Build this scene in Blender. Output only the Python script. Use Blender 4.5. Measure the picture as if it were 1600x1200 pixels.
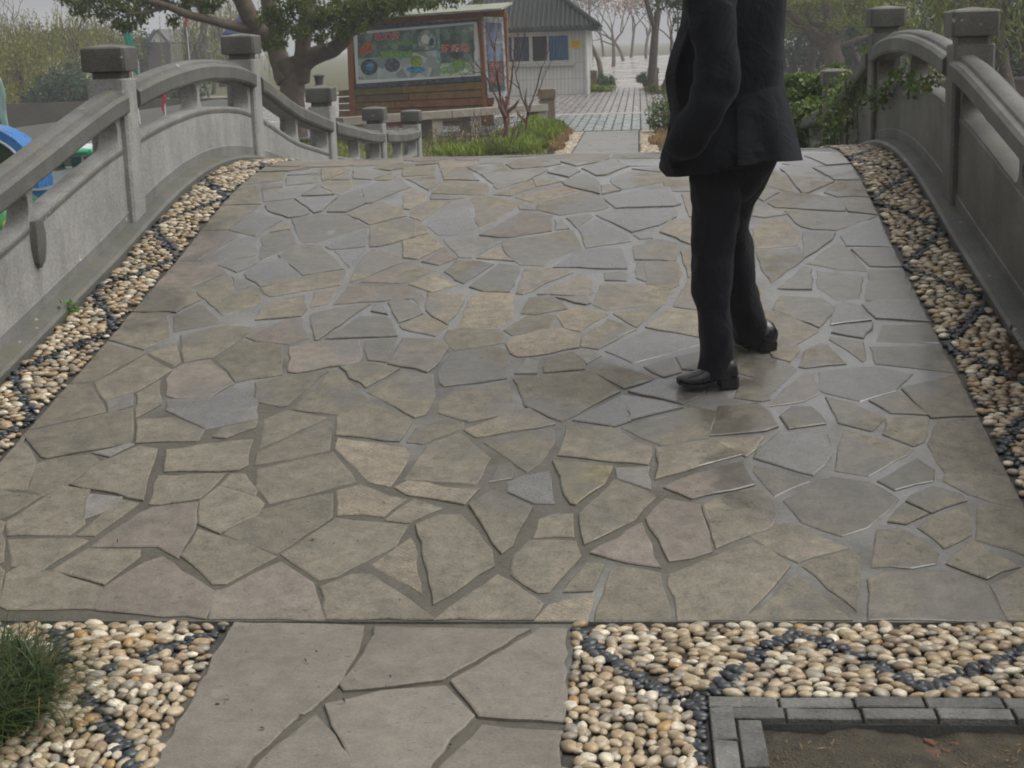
import bpy, bmesh, math, random
import numpy as np
from mathutils import Vector, Matrix, noise
from mathutils.geometry import tessellate_polygon

for o in list(bpy.data.objects):
    bpy.data.objects.remove(o)
S = bpy.context.scene
COL = S.collection
R = math.radians

# ------------------------------------------------------------------ camera, sky, sun, exposure
CAM_H, FPX, PITCH, ROLL, YAW = 1.5, 2400.0, R(12.5), R(1.75), R(5.0)
_fw = Vector((-math.sin(YAW) * math.cos(PITCH), math.cos(YAW) * math.cos(PITCH), -math.sin(PITCH)))
_r0 = Vector((math.cos(YAW), math.sin(YAW), 0))
_u0 = _r0.cross(_fw)
_rt = _r0 * math.cos(ROLL) - _u0 * math.sin(ROLL)
_up = _r0 * math.sin(ROLL) + _u0 * math.cos(ROLL)
EYE = Vector((0, 0, CAM_H))
cd = bpy.data.cameras.new('camera')
cam = bpy.data.objects.new('camera', cd)
COL.objects.link(cam)
cam.matrix_world = Matrix(((_rt.x, _up.x, -_fw.x, 0), (_rt.y, _up.y, -_fw.y, 0), (_rt.z, _up.z, -_fw.z, CAM_H), (0, 0, 0, 1)))
cd.sensor_width = 36
cd.lens = 36 * FPX / 1600
cd.clip_start, cd.clip_end = 0.05, 2000
S.camera = cam

W = bpy.data.worlds.new('World')
S.world = W
W.use_nodes = True
wn, wl = W.node_tree.nodes, W.node_tree.links
wn.clear()
sky = wn.new('ShaderNodeTexSky')
sky.sky_type = 'NISHITA'
sky.sun_disc = False
sky.sun_elevation = R(60)
sky.sun_rotation = R(86)
sky.dust_density = 6
sky.air_density = 1.0
sky.ozone_density = 1.0
hs = wn.new('ShaderNodeHueSaturation')
hs.inputs['Saturation'].default_value = 0.10
bgn = wn.new('ShaderNodeBackground')
bgn.inputs['Strength'].default_value = 0.122
wo = wn.new('ShaderNodeOutputWorld')
wl.new(sky.outputs[0], hs.inputs['Color'])
wl.new(hs.outputs[0], bgn.inputs['Color'])
wl.new(bgn.outputs[0], wo.inputs['Surface'])

sd = bpy.data.lights.new('sun', 'SUN')
sd.energy = 0.8
sd.angle = R(60)
sd.color = (1, 0.97, 0.92)
sun = bpy.data.objects.new('sun', sd)
COL.objects.link(sun)
_sr, _se = R(86), R(60)
_sd = Vector((math.sin(_sr) * math.cos(_se), math.cos(_sr) * math.cos(_se), math.sin(_se)))
sun.rotation_euler = _sd.to_track_quat('Z', 'Y').to_euler()

S.view_settings.view_transform = 'Standard'
S.view_settings.look = 'None'
S.view_settings.exposure = 0.44
S.view_settings.gamma = 1.0
S.view_settings.use_curve_mapping = False
S.cycles.filter_width = 1.9
S.cycles.max_bounces = 8
S.cycles.diffuse_bounces = 3
S.cycles.glossy_bounces = 3
S.cycles.volume_bounces = 0
S.cycles.caustics_reflective = False
S.cycles.caustics_refractive = False


# ------------------------------------------------------------------ sight-line helpers (a pixel of the photo -> a point on a real surface)
def ray(px, py):
    return _rt * ((px - 800) / FPX) + _up * ((600 - py) / FPX) + _fw


def P(px, py, Y):
    d = ray(px, py)
    t = Y / d.y
    return EYE + d * t


def G(px, py, z=0.0):
    d = ray(px, py)
    t = (z - CAM_H) / d.z
    return EYE + d * t


def depth_of(p):
    return (p - EYE).dot(_fw)


def in_view(p, m=30):
    v = p - EYE
    z = v.dot(_fw)
    if z < 0.2:
        return False
    x, y = 800 + FPX * v.dot(_rt) / z, 600 - FPX * v.dot(_up) / z
    return -m < x < 1600 + m and -m < y < 1200 + m


def herm(xs, ys):
    xs, ys = np.array(xs, float), np.array(ys, float)
    d = np.diff(ys) / np.diff(xs)
    m = np.zeros(len(xs))
    m[0], m[-1] = d[0], d[-1]
    m[1:-1] = (d[:-1] * np.diff(xs)[1:] + d[1:] * np.diff(xs)[:-1]) / (xs[2:] - xs[:-2])

    def f(x):
        if x <= xs[0]:
            return float(ys[0])
        if x >= xs[-1]:
            return float(ys[-1])
        i = int(np.searchsorted(xs, x) - 1)
        h = xs[i + 1] - xs[i]
        t = (x - xs[i]) / h
        return float(ys[i] * (2 * t**3 - 3 * t**2 + 1) + h * m[i] * (t**3 - 2 * t**2 + t) + ys[i + 1] * (3 * t**2 - 2 * t**3) + h * m[i + 1] * (t**3 - t**2))
    return f


BC = -0.515            # bridge axis
Y0 = 3.835             # near end of the bridge
deckz = herm([3.83, 4.6, 5.2, 5.8, 6.4, 7.0, 7.5, 8.0, 8.5, 8.9, 9.4, 10, 10.6, 11.2, 12.2, 13.4, 14.8, 16, 17.3],
             [.002, .155, .262, .365, .475, .585, .69, .78, .838, .855, .84, .78, .69, .58, .40, .22, .07, .01, 0])
railz = herm([3.6, 4.7, 5.72, 6.31, 6.81, 7.16, 7.5, 7.87, 8.27, 8.7, 9.16, 9.67, 10.26, 10.73, 11.19, 11.64, 12, 12.45, 13.33, 14.44, 14.84, 16.4, 17.3],
             [.62, .80, 1.0, 1.12, 1.222, 1.287, 1.33, 1.376, 1.41, 1.431, 1.427, 1.392, 1.293, 1.188, 1.094, 1.03, .981, .918, .824, .715, .691, .60, .58])


def D(px, py):
    """point of the deck seen at a pixel"""
    d = ray(px, py)
    t0 = 2.8 / d.y
    prev = None
    t = t0
    while t * d.y < 10.2:
        p = EYE + d * t
        e = p.z - deckz(p.y)
        if e <= 0:
            lo, hi = t - 0.05, t
            for _ in range(24):
                mid = (lo + hi) / 2
                q = EYE + d * mid
                if q.z - deckz(q.y) > 0:
                    lo = mid
                else:
                    hi = mid
            return EYE + d * hi
        t += 0.05
    # grazes over the crest: nearest approach
    best = min(np.arange(7.5, 9.3, 0.02), key=lambda y: (EYE + d * (y / d.y)).z - deckz(y))
    p = EYE + d * (best / d.y)
    return Vector((p.x, p.y, deckz(p.y)))


# ------------------------------------------------------------------ object helpers
def link(o, parent=None):
    COL.objects.link(o)
    if parent is not None:
        o.parent = parent
    return o


def tag(o, label=None, cat=None, group=None, kind=None):
    if label: o['label'] = label
    if cat: o['category'] = cat
    if group: o['group'] = group
    if kind: o['kind'] = kind
    return o


def empty(name, loc=(0, 0, 0), label=None, cat=None, group=None, kind=None):
    o = bpy.data.objects.new(name, None)
    o.empty_display_size = 0.2
    o.location = loc
    link(o)
    return tag(o, label, cat, group, kind)


class MB:
    def __init__(s):
        s.v, s.f, s.m = [], [], []

    def add(s, v, f, mi=0):
        n = len(s.v)
        s.v += [tuple(p) for p in v]
        s.f += [tuple(i + n for i in q) for q in f]
        s.m += [mi] * len(f)

    def box(s, x0, x1, y0, y1, z0, z1, mi=0):
        v = [(x0, y0, z0), (x1, y0, z0), (x1, y1, z0), (x0, y1, z0), (x0, y0, z1), (x1, y0, z1), (x1, y1, z1), (x0, y1, z1)]
        s.add(v, [(0, 3, 2, 1), (4, 5, 6, 7), (0, 1, 5, 4), (1, 2, 6, 5), (2, 3, 7, 6), (3, 0, 4, 7)], mi)

    def hexa(s, b, t, mi=0):
        """b, t: four bottom and four top corners in order"""
        s.add(list(b) + list(t), [(0, 3, 2, 1), (4, 5, 6, 7), (0, 1, 5, 4), (1, 2, 6, 5), (2, 3, 7, 6), (3, 0, 4, 7)], mi)

    def slab(s, a, b, c, d, th, mi=0):
        """quad a b c d with thickness th along the back of its normal"""
        a, b, c, d = map(Vector, (a, b, c, d))
        n = (b - a).cross(d - a).normalized() * th
        s.hexa([a - n, b - n, c - n, d - n], [a, b, c, d], mi)

    def tube(s, pts, rad, n=8, mi=0, cap=True):
        pts = [Vector(p) for p in pts]
        if not hasattr(rad, '__len__'):
            rad = [rad] * len(pts)
        base = len(s.v)
        prev = None
        for i, p in enumerate(pts):
            d = (pts[min(i + 1, len(pts) - 1)] - pts[max(i - 1, 0)])
            if d.length < 1e-9:
                d = Vector((0, 0, 1))
            d.normalize()
            if prev is None:
                u = d.orthogonal().normalized()
            else:
                u = prev - d * prev.dot(d)
                u = u.normalized() if u.length > 1e-6 else d.orthogonal().normalized()
            prev = u
            w = d.cross(u)
            for k in range(n):
                a = 2 * math.pi * k / n
                s.v.append(tuple(p + (u * math.cos(a) + w * math.sin(a)) * rad[i]))
        for i in range(len(pts) - 1):
            for k in range(n):
                a, b = base + i * n + k, base + i * n + (k + 1) % n
                s.f.append((a, b, b + n, a + n))
                s.m.append(mi)
        if cap:
            s.f.append(tuple(base + k for k in reversed(range(n))))
            s.f.append(tuple(base + (len(pts) - 1) * n + k for k in range(n)))
            s.m += [mi, mi]

    def loft(s, rings, mi=0, cap=True, closed=True):
        base = len(s.v)
        n = len(rings[0])
        for r in rings:
            s.v += [tuple(p) for p in r]
        for i in range(len(rings) - 1):
            for k in range(n if closed else n - 1):
                a, b = base + i * n + k, base + i * n + (k + 1) % n
                s.f.append((a, b, b + n, a + n))
                s.m.append(mi)
        if cap:
            s.f.append(tuple(base + k for k in reversed(range(n))))
            s.f.append(tuple(base + (len(rings) - 1) * n + k for k in range(n)))
            s.m += [mi, mi]

    def ball(s, c, r, mi=0, nu=12, nv=8, rot=None):
        c = Vector(c)
        rx, ry, rz = r if hasattr(r, '__len__') else (r, r, r)
        rings = []
        base = len(s.v)
        def put(v):
            v = Vector(v)
            if rot is not None: v = rot @ v
            s.v.append(tuple(c + v))
        put((0, 0, -rz))
        for j in range(1, nv):
            ph = -math.pi / 2 + math.pi * j / nv
            for k in range(nu):
                a = 2 * math.pi * k / nu
                put((rx * math.cos(ph) * math.cos(a), ry * math.cos(ph) * math.sin(a), rz * math.sin(ph)))
        put((0, 0, rz))
        top = len(s.v) - 1
        for k in range(nu):
            s.f.append((base, base + 1 + (k + 1) % nu, base + 1 + k)); s.m.append(mi)
            for j in range(nv - 2):
                a, b = base + 1 + j * nu + k, base + 1 + j * nu + (k + 1) % nu
                s.f.append((a, b, b + nu, a + nu)); s.m.append(mi)
            l = base + 1 + (nv - 2) * nu
            s.f.append((l + k, l + (k + 1) % nu, top)); s.m.append(mi)

    def plate(s, outer, holes, x0, x1, mi=0, axis='x'):
        """flat outline (list of (y, z)) with holes, extruded from x0 to x1"""
        def mk(p, x):
            return (x, p[0], p[1]) if axis == 'x' else (p[0], x, p[1])
        loops = [outer] + list(holes)
        flat = [p for l in loops for p in l]
        tris = tessellate_polygon([[Vector((p[0], p[1], 0)) for p in l] for l in loops])
        n = len(flat)
        base = len(s.v)
        s.v += [mk(p, x0) for p in flat] + [mk(p, x1) for p in flat]
        for t in tris:
            s.f.append(tuple(base + i for i in t)); s.m.append(mi)
            s.f.append(tuple(base + n + i for i in reversed(t))); s.m.append(mi)
        k = 0
        for l in loops:
            for i in range(len(l)):
                a, b = k + i, k + (i + 1) % len(l)
                s.f.append((base + a, base + b, base + n + b, base + n + a)); s.m.append(mi)
            k += len(l)

    def mesh(s, name, mats, smooth=False):
        me = bpy.data.meshes.new(name)
        me.from_pydata(s.v, [], s.f)
        for m in (mats if isinstance(mats, (list, tuple)) else [mats]):
            me.materials.append(m)
        if any(s.m):
            me.polygons.foreach_set('material_index', s.m)
        bm = bmesh.new()
        bm.from_mesh(me)
        bmesh.ops.recalc_face_normals(bm, faces=bm.faces)
        bm.to_mesh(me)
        bm.free()
        if smooth:
            me.polygons.foreach_set('use_smooth', [True] * len(me.polygons))
            if smooth != True:
                me.set_sharp_from_angle(angle=R(smooth))
        me.update()
        return me

    def build(s, name, mats, parent=None, smooth=False, label=None, cat=None, group=None, kind=None):
        o = bpy.data.objects.new(name, s.mesh(name, mats, smooth))
        link(o, parent)
        return tag(o, label, cat, group, kind)


def raw_mesh(name, V, F, mats, smooth=False, mi=None):
    """quick path for many quads or triangles given as arrays"""
    me = bpy.data.meshes.new(name)
    V = np.asarray(V, np.float32)
    F = np.asarray(F, np.int32)
    k = F.shape[1]
    me.vertices.add(len(V))
    me.vertices.foreach_set('co', V.ravel())
    me.loops.add(F.size)
    me.loops.foreach_set('vertex_index', F.ravel())
    me.polygons.add(len(F))
    me.polygons.foreach_set('loop_start', np.arange(0, F.size, k, dtype=np.int32))
    for m in (mats if isinstance(mats, (list, tuple)) else [mats]):
        me.materials.append(m)
    if mi is not None:
        me.polygons.foreach_set('material_index', np.asarray(mi, np.int32))
    me.update(calc_edges=True)
    if smooth:
        me.polygons.foreach_set('use_smooth', [True] * len(me.polygons))
    me.validate()
    return me


def raw_obj(name, me, parent=None, **k):
    o = bpy.data.objects.new(name, me)
    link(o, parent)
    return tag(o, **k)


# ------------------------------------------------------------------ materials
class NT:
    def __init__(s, name):
        s.m = bpy.data.materials.new(name)
        s.m.use_nodes = True
        s.t = s.m.node_tree
        s.t.nodes.clear()
        s.out = s.t.nodes.new('ShaderNodeOutputMaterial')
        s.b = s.t.nodes.new('ShaderNodeBsdfPrincipled')
        s.t.links.new(s.b.outputs[0], s.out.inputs['Surface'])
        s.pos = s.t.nodes.new('ShaderNodeNewGeometry').outputs['Position']

    def n(s, ty, **k):
        q = s.t.nodes.new(ty)
        for a, b in k.items():
            setattr(q, a, b)
        return q

    def l(s, a, b):
        s.t.links.new(a, b)

    def val(s, sock, v):
        if hasattr(v, 'is_linked') or hasattr(v, 'links'):
            s.l(v, sock)
        else:
            sock.default_value = v

    def noise(s, scale, detail=3, rough=0.55, vec=None, dist=0.0):
        q = s.n('ShaderNodeTexNoise')
        q.inputs['Scale'].default_value = scale
        q.inputs['Detail'].default_value = detail
        q.inputs['Roughness'].default_value = rough
        q.inputs['Distortion'].default_value = dist
        s.l(vec if vec is not None else s.pos, q.inputs['Vector'])
        return q.outputs['Fac']

    def ramp(s, fac, a, b, lo=0.0, hi=1.0):
        q = s.n('ShaderNodeMapRange')
        q.inputs['From Min'].default_value = a
        q.inputs['From Max'].default_value = b
        q.inputs['To Min'].default_value = lo
        q.inputs['To Max'].default_value = hi
        s.l(fac, q.inputs['Value'])
        return q.outputs[0]

    def mix(s, fac, a, b, mode='MIX'):
        q = s.n('ShaderNodeMix', data_type='RGBA', blend_type=mode)
        s.val(q.inputs[0], fac)
        for sock, v in ((q.inputs[6], a), (q.inputs[7], b)):
            if isinstance(v, tuple):
                sock.default_value = v + (1,) if len(v) == 3 else v
            else:
                s.l(v, sock)
        return q.outputs[2]

    def math(s, op, a, b=0.0):
        q = s.n('ShaderNodeMath', operation=op)
        s.val(q.inputs[0], a)
        s.val(q.inputs[1], b)
        return q.outputs[0]

    def scale_col(s, col, f):
        q = s.n('ShaderNodeVectorMath', operation='SCALE')
        if isinstance(col, tuple):
            q.inputs[0].default_value = col[:3]
        else:
            s.l(col, q.inputs[0])
        s.val(q.inputs['Scale'], f)
        return q.outputs[0]

    def bump(s, h, strength, dist):
        q = s.n('ShaderNodeBump')
        q.inputs['Strength'].default_value = strength
        q.inputs['Distance'].default_value = dist
        s.l(h, q.inputs['Height'])
        s.l(q.outputs[0], s.b.inputs['Normal'])

    def done(s, col, rough, spec=0.5):
        if isinstance(col, tuple):
            s.b.inputs['Base Color'].default_value = col[:3] + (1,)
        else:
            s.l(col, s.b.inputs['Base Color'])
        s.val(s.b.inputs['Roughness'], rough)
        s.b.inputs['Specular IOR Level'].default_value = spec
        return s.m


def plain(name, col, rough=0.6, var=0.25, scale=6.0, bump=0.15, spec=0.4, obj_rand=0.0):
    """simple weathered surface: two tones of one colour by noise, fine bump"""
    t = NT(name)
    n1 = t.noise(scale, 5)
    n2 = t.noise(scale * 9, 3)
    f = t.math('ADD', t.ramp(n1, .25, .75, 1 - var, 1 + var), t.ramp(n2, .3, .7, -var * .4, var * .4))
    if obj_rand:
        oi = t.n('ShaderNodeObjectInfo')
        f = t.math('MULTIPLY', f, t.ramp(oi.outputs['Random'], 0, 1, 1 - obj_rand, 1 + obj_rand))
    c = t.scale_col(col, f)
    if bump:
        t.bump(n2, bump, 0.01)
    return t.done(c, t.ramp(n1, .3, .7, max(.05, rough - .1), min(1, rough + .1)), spec)


PUDDLES = [(1330, 610, .32), (1225, 720, .30), (830, 650, .22), (1040, 540, .25), (330, 640, .25), (590, 500, .3), (1010, 330, .4), (710, 340, .3),
           (990, 640, .22), (480, 340, .4), (430, 410, .4), (1310, 770, .3), (840, 760, .2), (1520, 930, .25), (700, 580, .25), (1320, 490, .3), (880, 420, .35), (560, 300, .35)]


def wet_mask(t):
    """how wet the paving is at a place: patches of rain water that stayed on the deck"""
    w = t.noise(1.5, 4, .6, dist=.4)
    sp = t.n('ShaderNodeSeparateXYZ')
    t.l(t.pos, sp.inputs[0])
    acc = t.math('ADD', t.ramp(w, .38, .68, 0, .8), t.math('ADD', t.ramp(sp.outputs['Y'], 4.0, 5.9, -.25, .14), t.ramp(sp.outputs['X'], -1.6, .4, -.12, .12)))
    for (px, py, r) in PUDDLES:
        p = D(px, py)
        sb = t.n('ShaderNodeVectorMath', operation='DISTANCE')
        t.l(t.pos, sb.inputs[0])
        sb.inputs[1].default_value = p
        acc = t.math('ADD', acc, t.ramp(sb.outputs['Value'], r * .3, r * 1.25, .6, 0))
    n2 = t.noise(7, 4, .6)
    acc = t.math('ADD', acc, t.ramp(n2, .3, .7, -.22, .22))
    return t.ramp(acc, .40, .64, 0, 1)


def stone_mat(name, a, b, rough=(.66, .40), rnd=.13, speck=.35, wet_amt=1.0, tool=0.0):
    t = NT(name)
    oi = t.n('ShaderNodeObjectInfo')
    offs = t.n('ShaderNodeVectorMath', operation='ADD')
    sc = t.n('ShaderNodeVectorMath', operation='SCALE')
    cmb = t.n('ShaderNodeCombineXYZ')
    for i in range(3):
        t.l(oi.outputs['Random'], cmb.inputs[i])
    t.l(cmb.outputs[0], sc.inputs[0]); sc.inputs['Scale'].default_value = 37.0
    t.l(t.pos, offs.inputs[0]); t.l(sc.outputs[0], offs.inputs[1])
    v = offs.outputs[0]
    big = t.noise(5, 5, .6, v, .6)
    mid = t.noise(22, 4, .65, v)
    fine = t.noise(120, 3, .75, v)
    c = t.mix(t.ramp(big, .32, .68), a, b)
    f = t.math('ADD', t.ramp(mid, .25, .75, 1 - speck * .7, 1 + speck * .7), t.ramp(fine, .3, .7, -speck * .7, speck * .7))
    f = t.math('MULTIPLY', f, t.ramp(oi.outputs['Random'], 0, 1, 1 - rnd, 1 + rnd))
    c = t.scale_col(c, f)
    wet = wet_mask(t)
    wet = t.math('MULTIPLY', wet, wet_amt)
    c = t.mix(wet, c, t.scale_col(c, .66))
    # dark pits
    pit = t.ramp(t.noise(46, 2, .5, v), .69, .75)
    c = t.mix(t.math('MULTIPLY', pit, .5), c, t.scale_col(c, .35))
    h = t.math('ADD', t.math('MULTIPLY', mid, .8), t.math('MULTIPLY', fine, .55))
    h = t.math('SUBTRACT', h, t.math('MULTIPLY', pit, .6))
    if tool:
        wv = t.n('ShaderNodeTexWave', wave_type='BANDS', bands_direction='DIAGONAL')
        wv.inputs['Scale'].default_value = 26
        wv.inputs['Distortion'].default_value = 9
        wv.inputs['Detail'].default_value = 2
        t.l(v, wv.inputs['Vector'])
        h = t.math('ADD', h, t.math('MULTIPLY', wv.outputs['Fac'], tool))
    t.bump(h, .55, .006)
    t.l(t.math('MULTIPLY', wet, .92), t.b.inputs['Coat Weight'])
    t.b.inputs['Coat IOR'].default_value = 1.36
    t.val(t.b.inputs['Coat Roughness'], t.ramp(mid, .3, .7, .10, .26))
    ro = t.math('ADD', t.ramp(wet, 0, 1, rough[0], rough[1]), t.ramp(fine, .3, .7, -.05, .05))
    return t.done(c, ro, .5)


STONE = {
    'g': stone_mat('stone_grey_brown', (.170, .150, .112), (.122, .109, .081), speck=.45),
    'p': stone_mat('stone_pink', (.184, .156, .126), (.136, .118, .096)),
    'y': stone_mat('stone_tan', (.218, .186, .134), (.162, .140, .103), speck=.5, wet_amt=.6, tool=.18),
    'w': stone_mat('stone_wet_grey', (.172, .163, .146), (.138, .129, .112), rough=(.5, .3), wet_amt=1.15),
    'o': stone_mat('stone_olive', (.19, .16, .085), (.15, .13, .075), speck=.5),
    'l': stone_mat('stone_light_slab', (.195, .172, .140), (.150, .134, .110), rough=(.6, .34), speck=.30, wet_amt=.5),
}


def mortar_mat():
    t = NT('mortar')
    n1 = t.noise(4, 5)
    n2 = t.noise(60, 4, .65)
    f = t.math('ADD', t.ramp(n1, .3, .7, .8, 1.2), t.ramp(n2, .3, .7, -.15, .15))
    wet = wet_mask(t)
    sp = t.n('ShaderNodeSeparateXYZ')
    t.l(t.pos, sp.inputs[0])
    # earth washed into the joints at the low left end of the deck and on the path
    dirt = t.math('ADD', t.ramp(sp.outputs['Y'], 4.4, 6.4, .8, .0), t.ramp(sp.outputs['X'], -1.2, .6, .25, -.3))
    dirt = t.math('ADD', dirt, t.ramp(t.noise(2.2, 4, .6), .3, .7, -.35, .35))
    dirt = t.ramp(dirt, .3, .75)
    base = t.mix(dirt, (.168, .166, .155), (.078, .070, .052))
    c = t.scale_col(base, f)
    wet = t.math('MULTIPLY', wet, t.ramp(dirt, 0, 1, 1, .35))
    c = t.mix(wet, c, t.scale_col(c, .85))
    t.bump(t.math('ADD', n2, t.math('MULTIPLY', n1, 2)), .5, .008)
    t.l(wet, t.b.inputs['Coat Weight'])
    t.b.inputs['Coat IOR'].default_value = 1.36
    t.val(t.b.inputs['Coat Roughness'], t.ramp(n2, .3, .7, .05, .18))
    return t.done(c, t.ramp(wet, 0, 1, .6, .35), .5)


MORTAR = mortar_mat()


def rail_mat(name, a, b, lich=True, gloss=.5):
    """grey granite with streaks, pale lichen and green-brown growth on the upper faces"""
    t = NT(name)
    big = t.noise(2.2, 5, .6)
    fine = t.noise(95, 4, .8)
    mp = t.n('ShaderNodeMapping')
    mp.inputs['Scale'].default_value = (9, 9, 1.2)
    t.l(t.pos, mp.inputs['Vector'])
    streak = t.noise(1.0, 4, .6, mp.outputs[0])
    c = t.mix(t.ramp(big, .3, .7), a, b)
    f = t.math('ADD', t.ramp(fine, .3, .7, .60, 1.40), t.ramp(streak, .3, .7, -.16, .14))
    c = t.scale_col(c, f)
    nrm = t.n('ShaderNodeNewGeometry')
    sp = t.n('ShaderNodeSeparateXYZ')
    t.l(nrm.outputs['Normal'], sp.inputs[0])
    stain = t.ramp(t.noise(1.7, 5, .7, dist=.8), .46, .66, 0, .55)
    stain = t.math('MULTIPLY', stain, t.ramp(streak, .3, .65, .5, 1))
    c = t.mix(stain, c, t.scale_col(c, .5))
    upf = t.ramp(sp.outputs['Z'], .35, .8)
    moss = t.math('MULTIPLY', upf, t.ramp(t.noise(5, 4, .7), .48, .70, 0, .55))
    c = t.mix(moss, c, (.12, .105, .045))
    if lich:
        sp2 = t.ramp(t.noise(17, 2, .4), .735, .76, 0, .7)
        c = t.mix(sp2, c, (.42, .42, .38))
    t.bump(t.math('ADD', fine, t.math('MULTIPLY', big, 1.5)), .35, .004)
    return t.done(c, t.ramp(big, .3, .7, gloss - .12, gloss + .12), .45)


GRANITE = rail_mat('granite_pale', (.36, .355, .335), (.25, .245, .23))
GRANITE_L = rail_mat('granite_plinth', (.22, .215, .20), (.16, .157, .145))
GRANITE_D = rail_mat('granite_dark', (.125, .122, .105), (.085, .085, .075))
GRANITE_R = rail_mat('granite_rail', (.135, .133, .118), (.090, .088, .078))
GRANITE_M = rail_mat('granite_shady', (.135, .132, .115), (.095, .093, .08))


def pebble_mat(name, col, rough=.34, var=.36):
    t = NT(name)
    tc = t.n('ShaderNodeTexCoord')
    n1 = t.noise(30, 3, .6)
    n2 = t.noise(160, 3, .6)
    gi = t.n('ShaderNodeNewGeometry')
    f = t.math('ADD', t.ramp(n1, .3, .7, 1 - var, 1 + var), t.ramp(n2, .35, .65, -.12, .12))
    f = t.math('MULTIPLY', f, t.ramp(gi.outputs['Random Per Island'], 0, 1, .78, 1.2))
    t.bump(n2, .2, .002)
    return t.done(t.scale_col(col, f), rough, .5)


PEB = [pebble_mat('pebble_cream', (0.353, 0.290, 0.196)), pebble_mat('pebble_white', (0.491, 0.437, 0.332)), pebble_mat('pebble_tan', (0.266, 0.194, 0.113)),
       pebble_mat('pebble_ochre', (0.266, 0.165, 0.068)), pebble_mat('pebble_brown', (0.186, 0.136, 0.084)), pebble_mat('pebble_grey', (0.211, 0.184, 0.140)),
       pebble_mat('pebble_slate', (.028, .031, .034), .32, .5), pebble_mat('pebble_beige', (0.304, 0.237, 0.150))]


def leaf_mat(name, a, b, rough=.45, trans=.25, c3=None):
    t = NT(name)
    gi = t.n('ShaderNodeNewGeometry')
    r = gi.outputs['Random Per Island']
    c = t.mix(r, a, b)
    n = t.noise(1.3, 3)
    c = t.scale_col(c, t.ramp(n, .3, .7, .7, 1.3))
    if c3:
        c = t.mix(t.ramp(r, .9, .93), c, c3)
    t.done(c, rough, .35)
    if trans:
        tr = t.n('ShaderNodeBsdfTranslucent')
        t.l(t.scale_col(c, 1.3), tr.inputs['Color'])
        mx = t.n('ShaderNodeMixShader')
        mx.inputs[0].default_value = trans
        t.l(t.b.outputs[0], mx.inputs[1])
        t.l(tr.outputs[0], mx.inputs[2])
        t.l(mx.outputs[0], t.out.inputs['Surface'])
    return t.m


BARK = plain('bark', (.085, .068, .052), .85, .4, 9, .5)
BARK_P = plain('bark_pale', (.13, .10, .075), .85, .4, 9, .5)
BARK_R = plain('bark_reddish', (.10, .05, .045), .7, .35, 12, .3)
LEAF = leaf_mat('leaf_evergreen', (.058, .105, .012), (.15, .18, .022), c3=(.16, .15, .03))
LEAF_D = leaf_mat('leaf_dark', (.025, .055, .014), (.055, .095, .020))
LEAF_Y = leaf_mat('leaf_spring', (.12, .16, .016), (.21, .22, .03))
LEAF_W = leaf_mat('leaf_willow', (.17, .20, .018), (.28, .26, .03))
LEAF_I = leaf_mat('leaf_ivy', (.055, .105, .018), (.125, .185, .035), .32, c3=(.24, .22, .05))
LEAF_B = leaf_mat('leaf_bluish', (.028, .065, .028), (.055, .10, .04))
LEAF_P = leaf_mat('leaf_blossom', (.35, .22, .18), (.42, .30, .24))
GRASS = leaf_mat('grass_bright', (.13, .19, .02), (.22, .28, .035), .5)
GRASS_D = leaf_mat('grass_mondo', (.020, .040, .010), (.062, .095, .022), .4, c3=(.13, .10, .03))
GRASS_O = leaf_mat('grass_dry', (.30, .19, .075), (.22, .15, .06), .6)

# ================================================================== SETTING: ground, water, haze
WATER_Z, BED_Z = -0.9, -1.9


def ground_h(x, y):
    if 4.95 < y < 16.7:
        return BED_Z
    if x < -6.7 and 4.95 < y < 25:
        return BED_Z
    if x < -9.0 and 4.95 < y < 56:
        return BED_Z
    if x < -9.0 and y >= 56:
        return -0.25
    return -0.05 if y > 5 else -0.13


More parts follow.
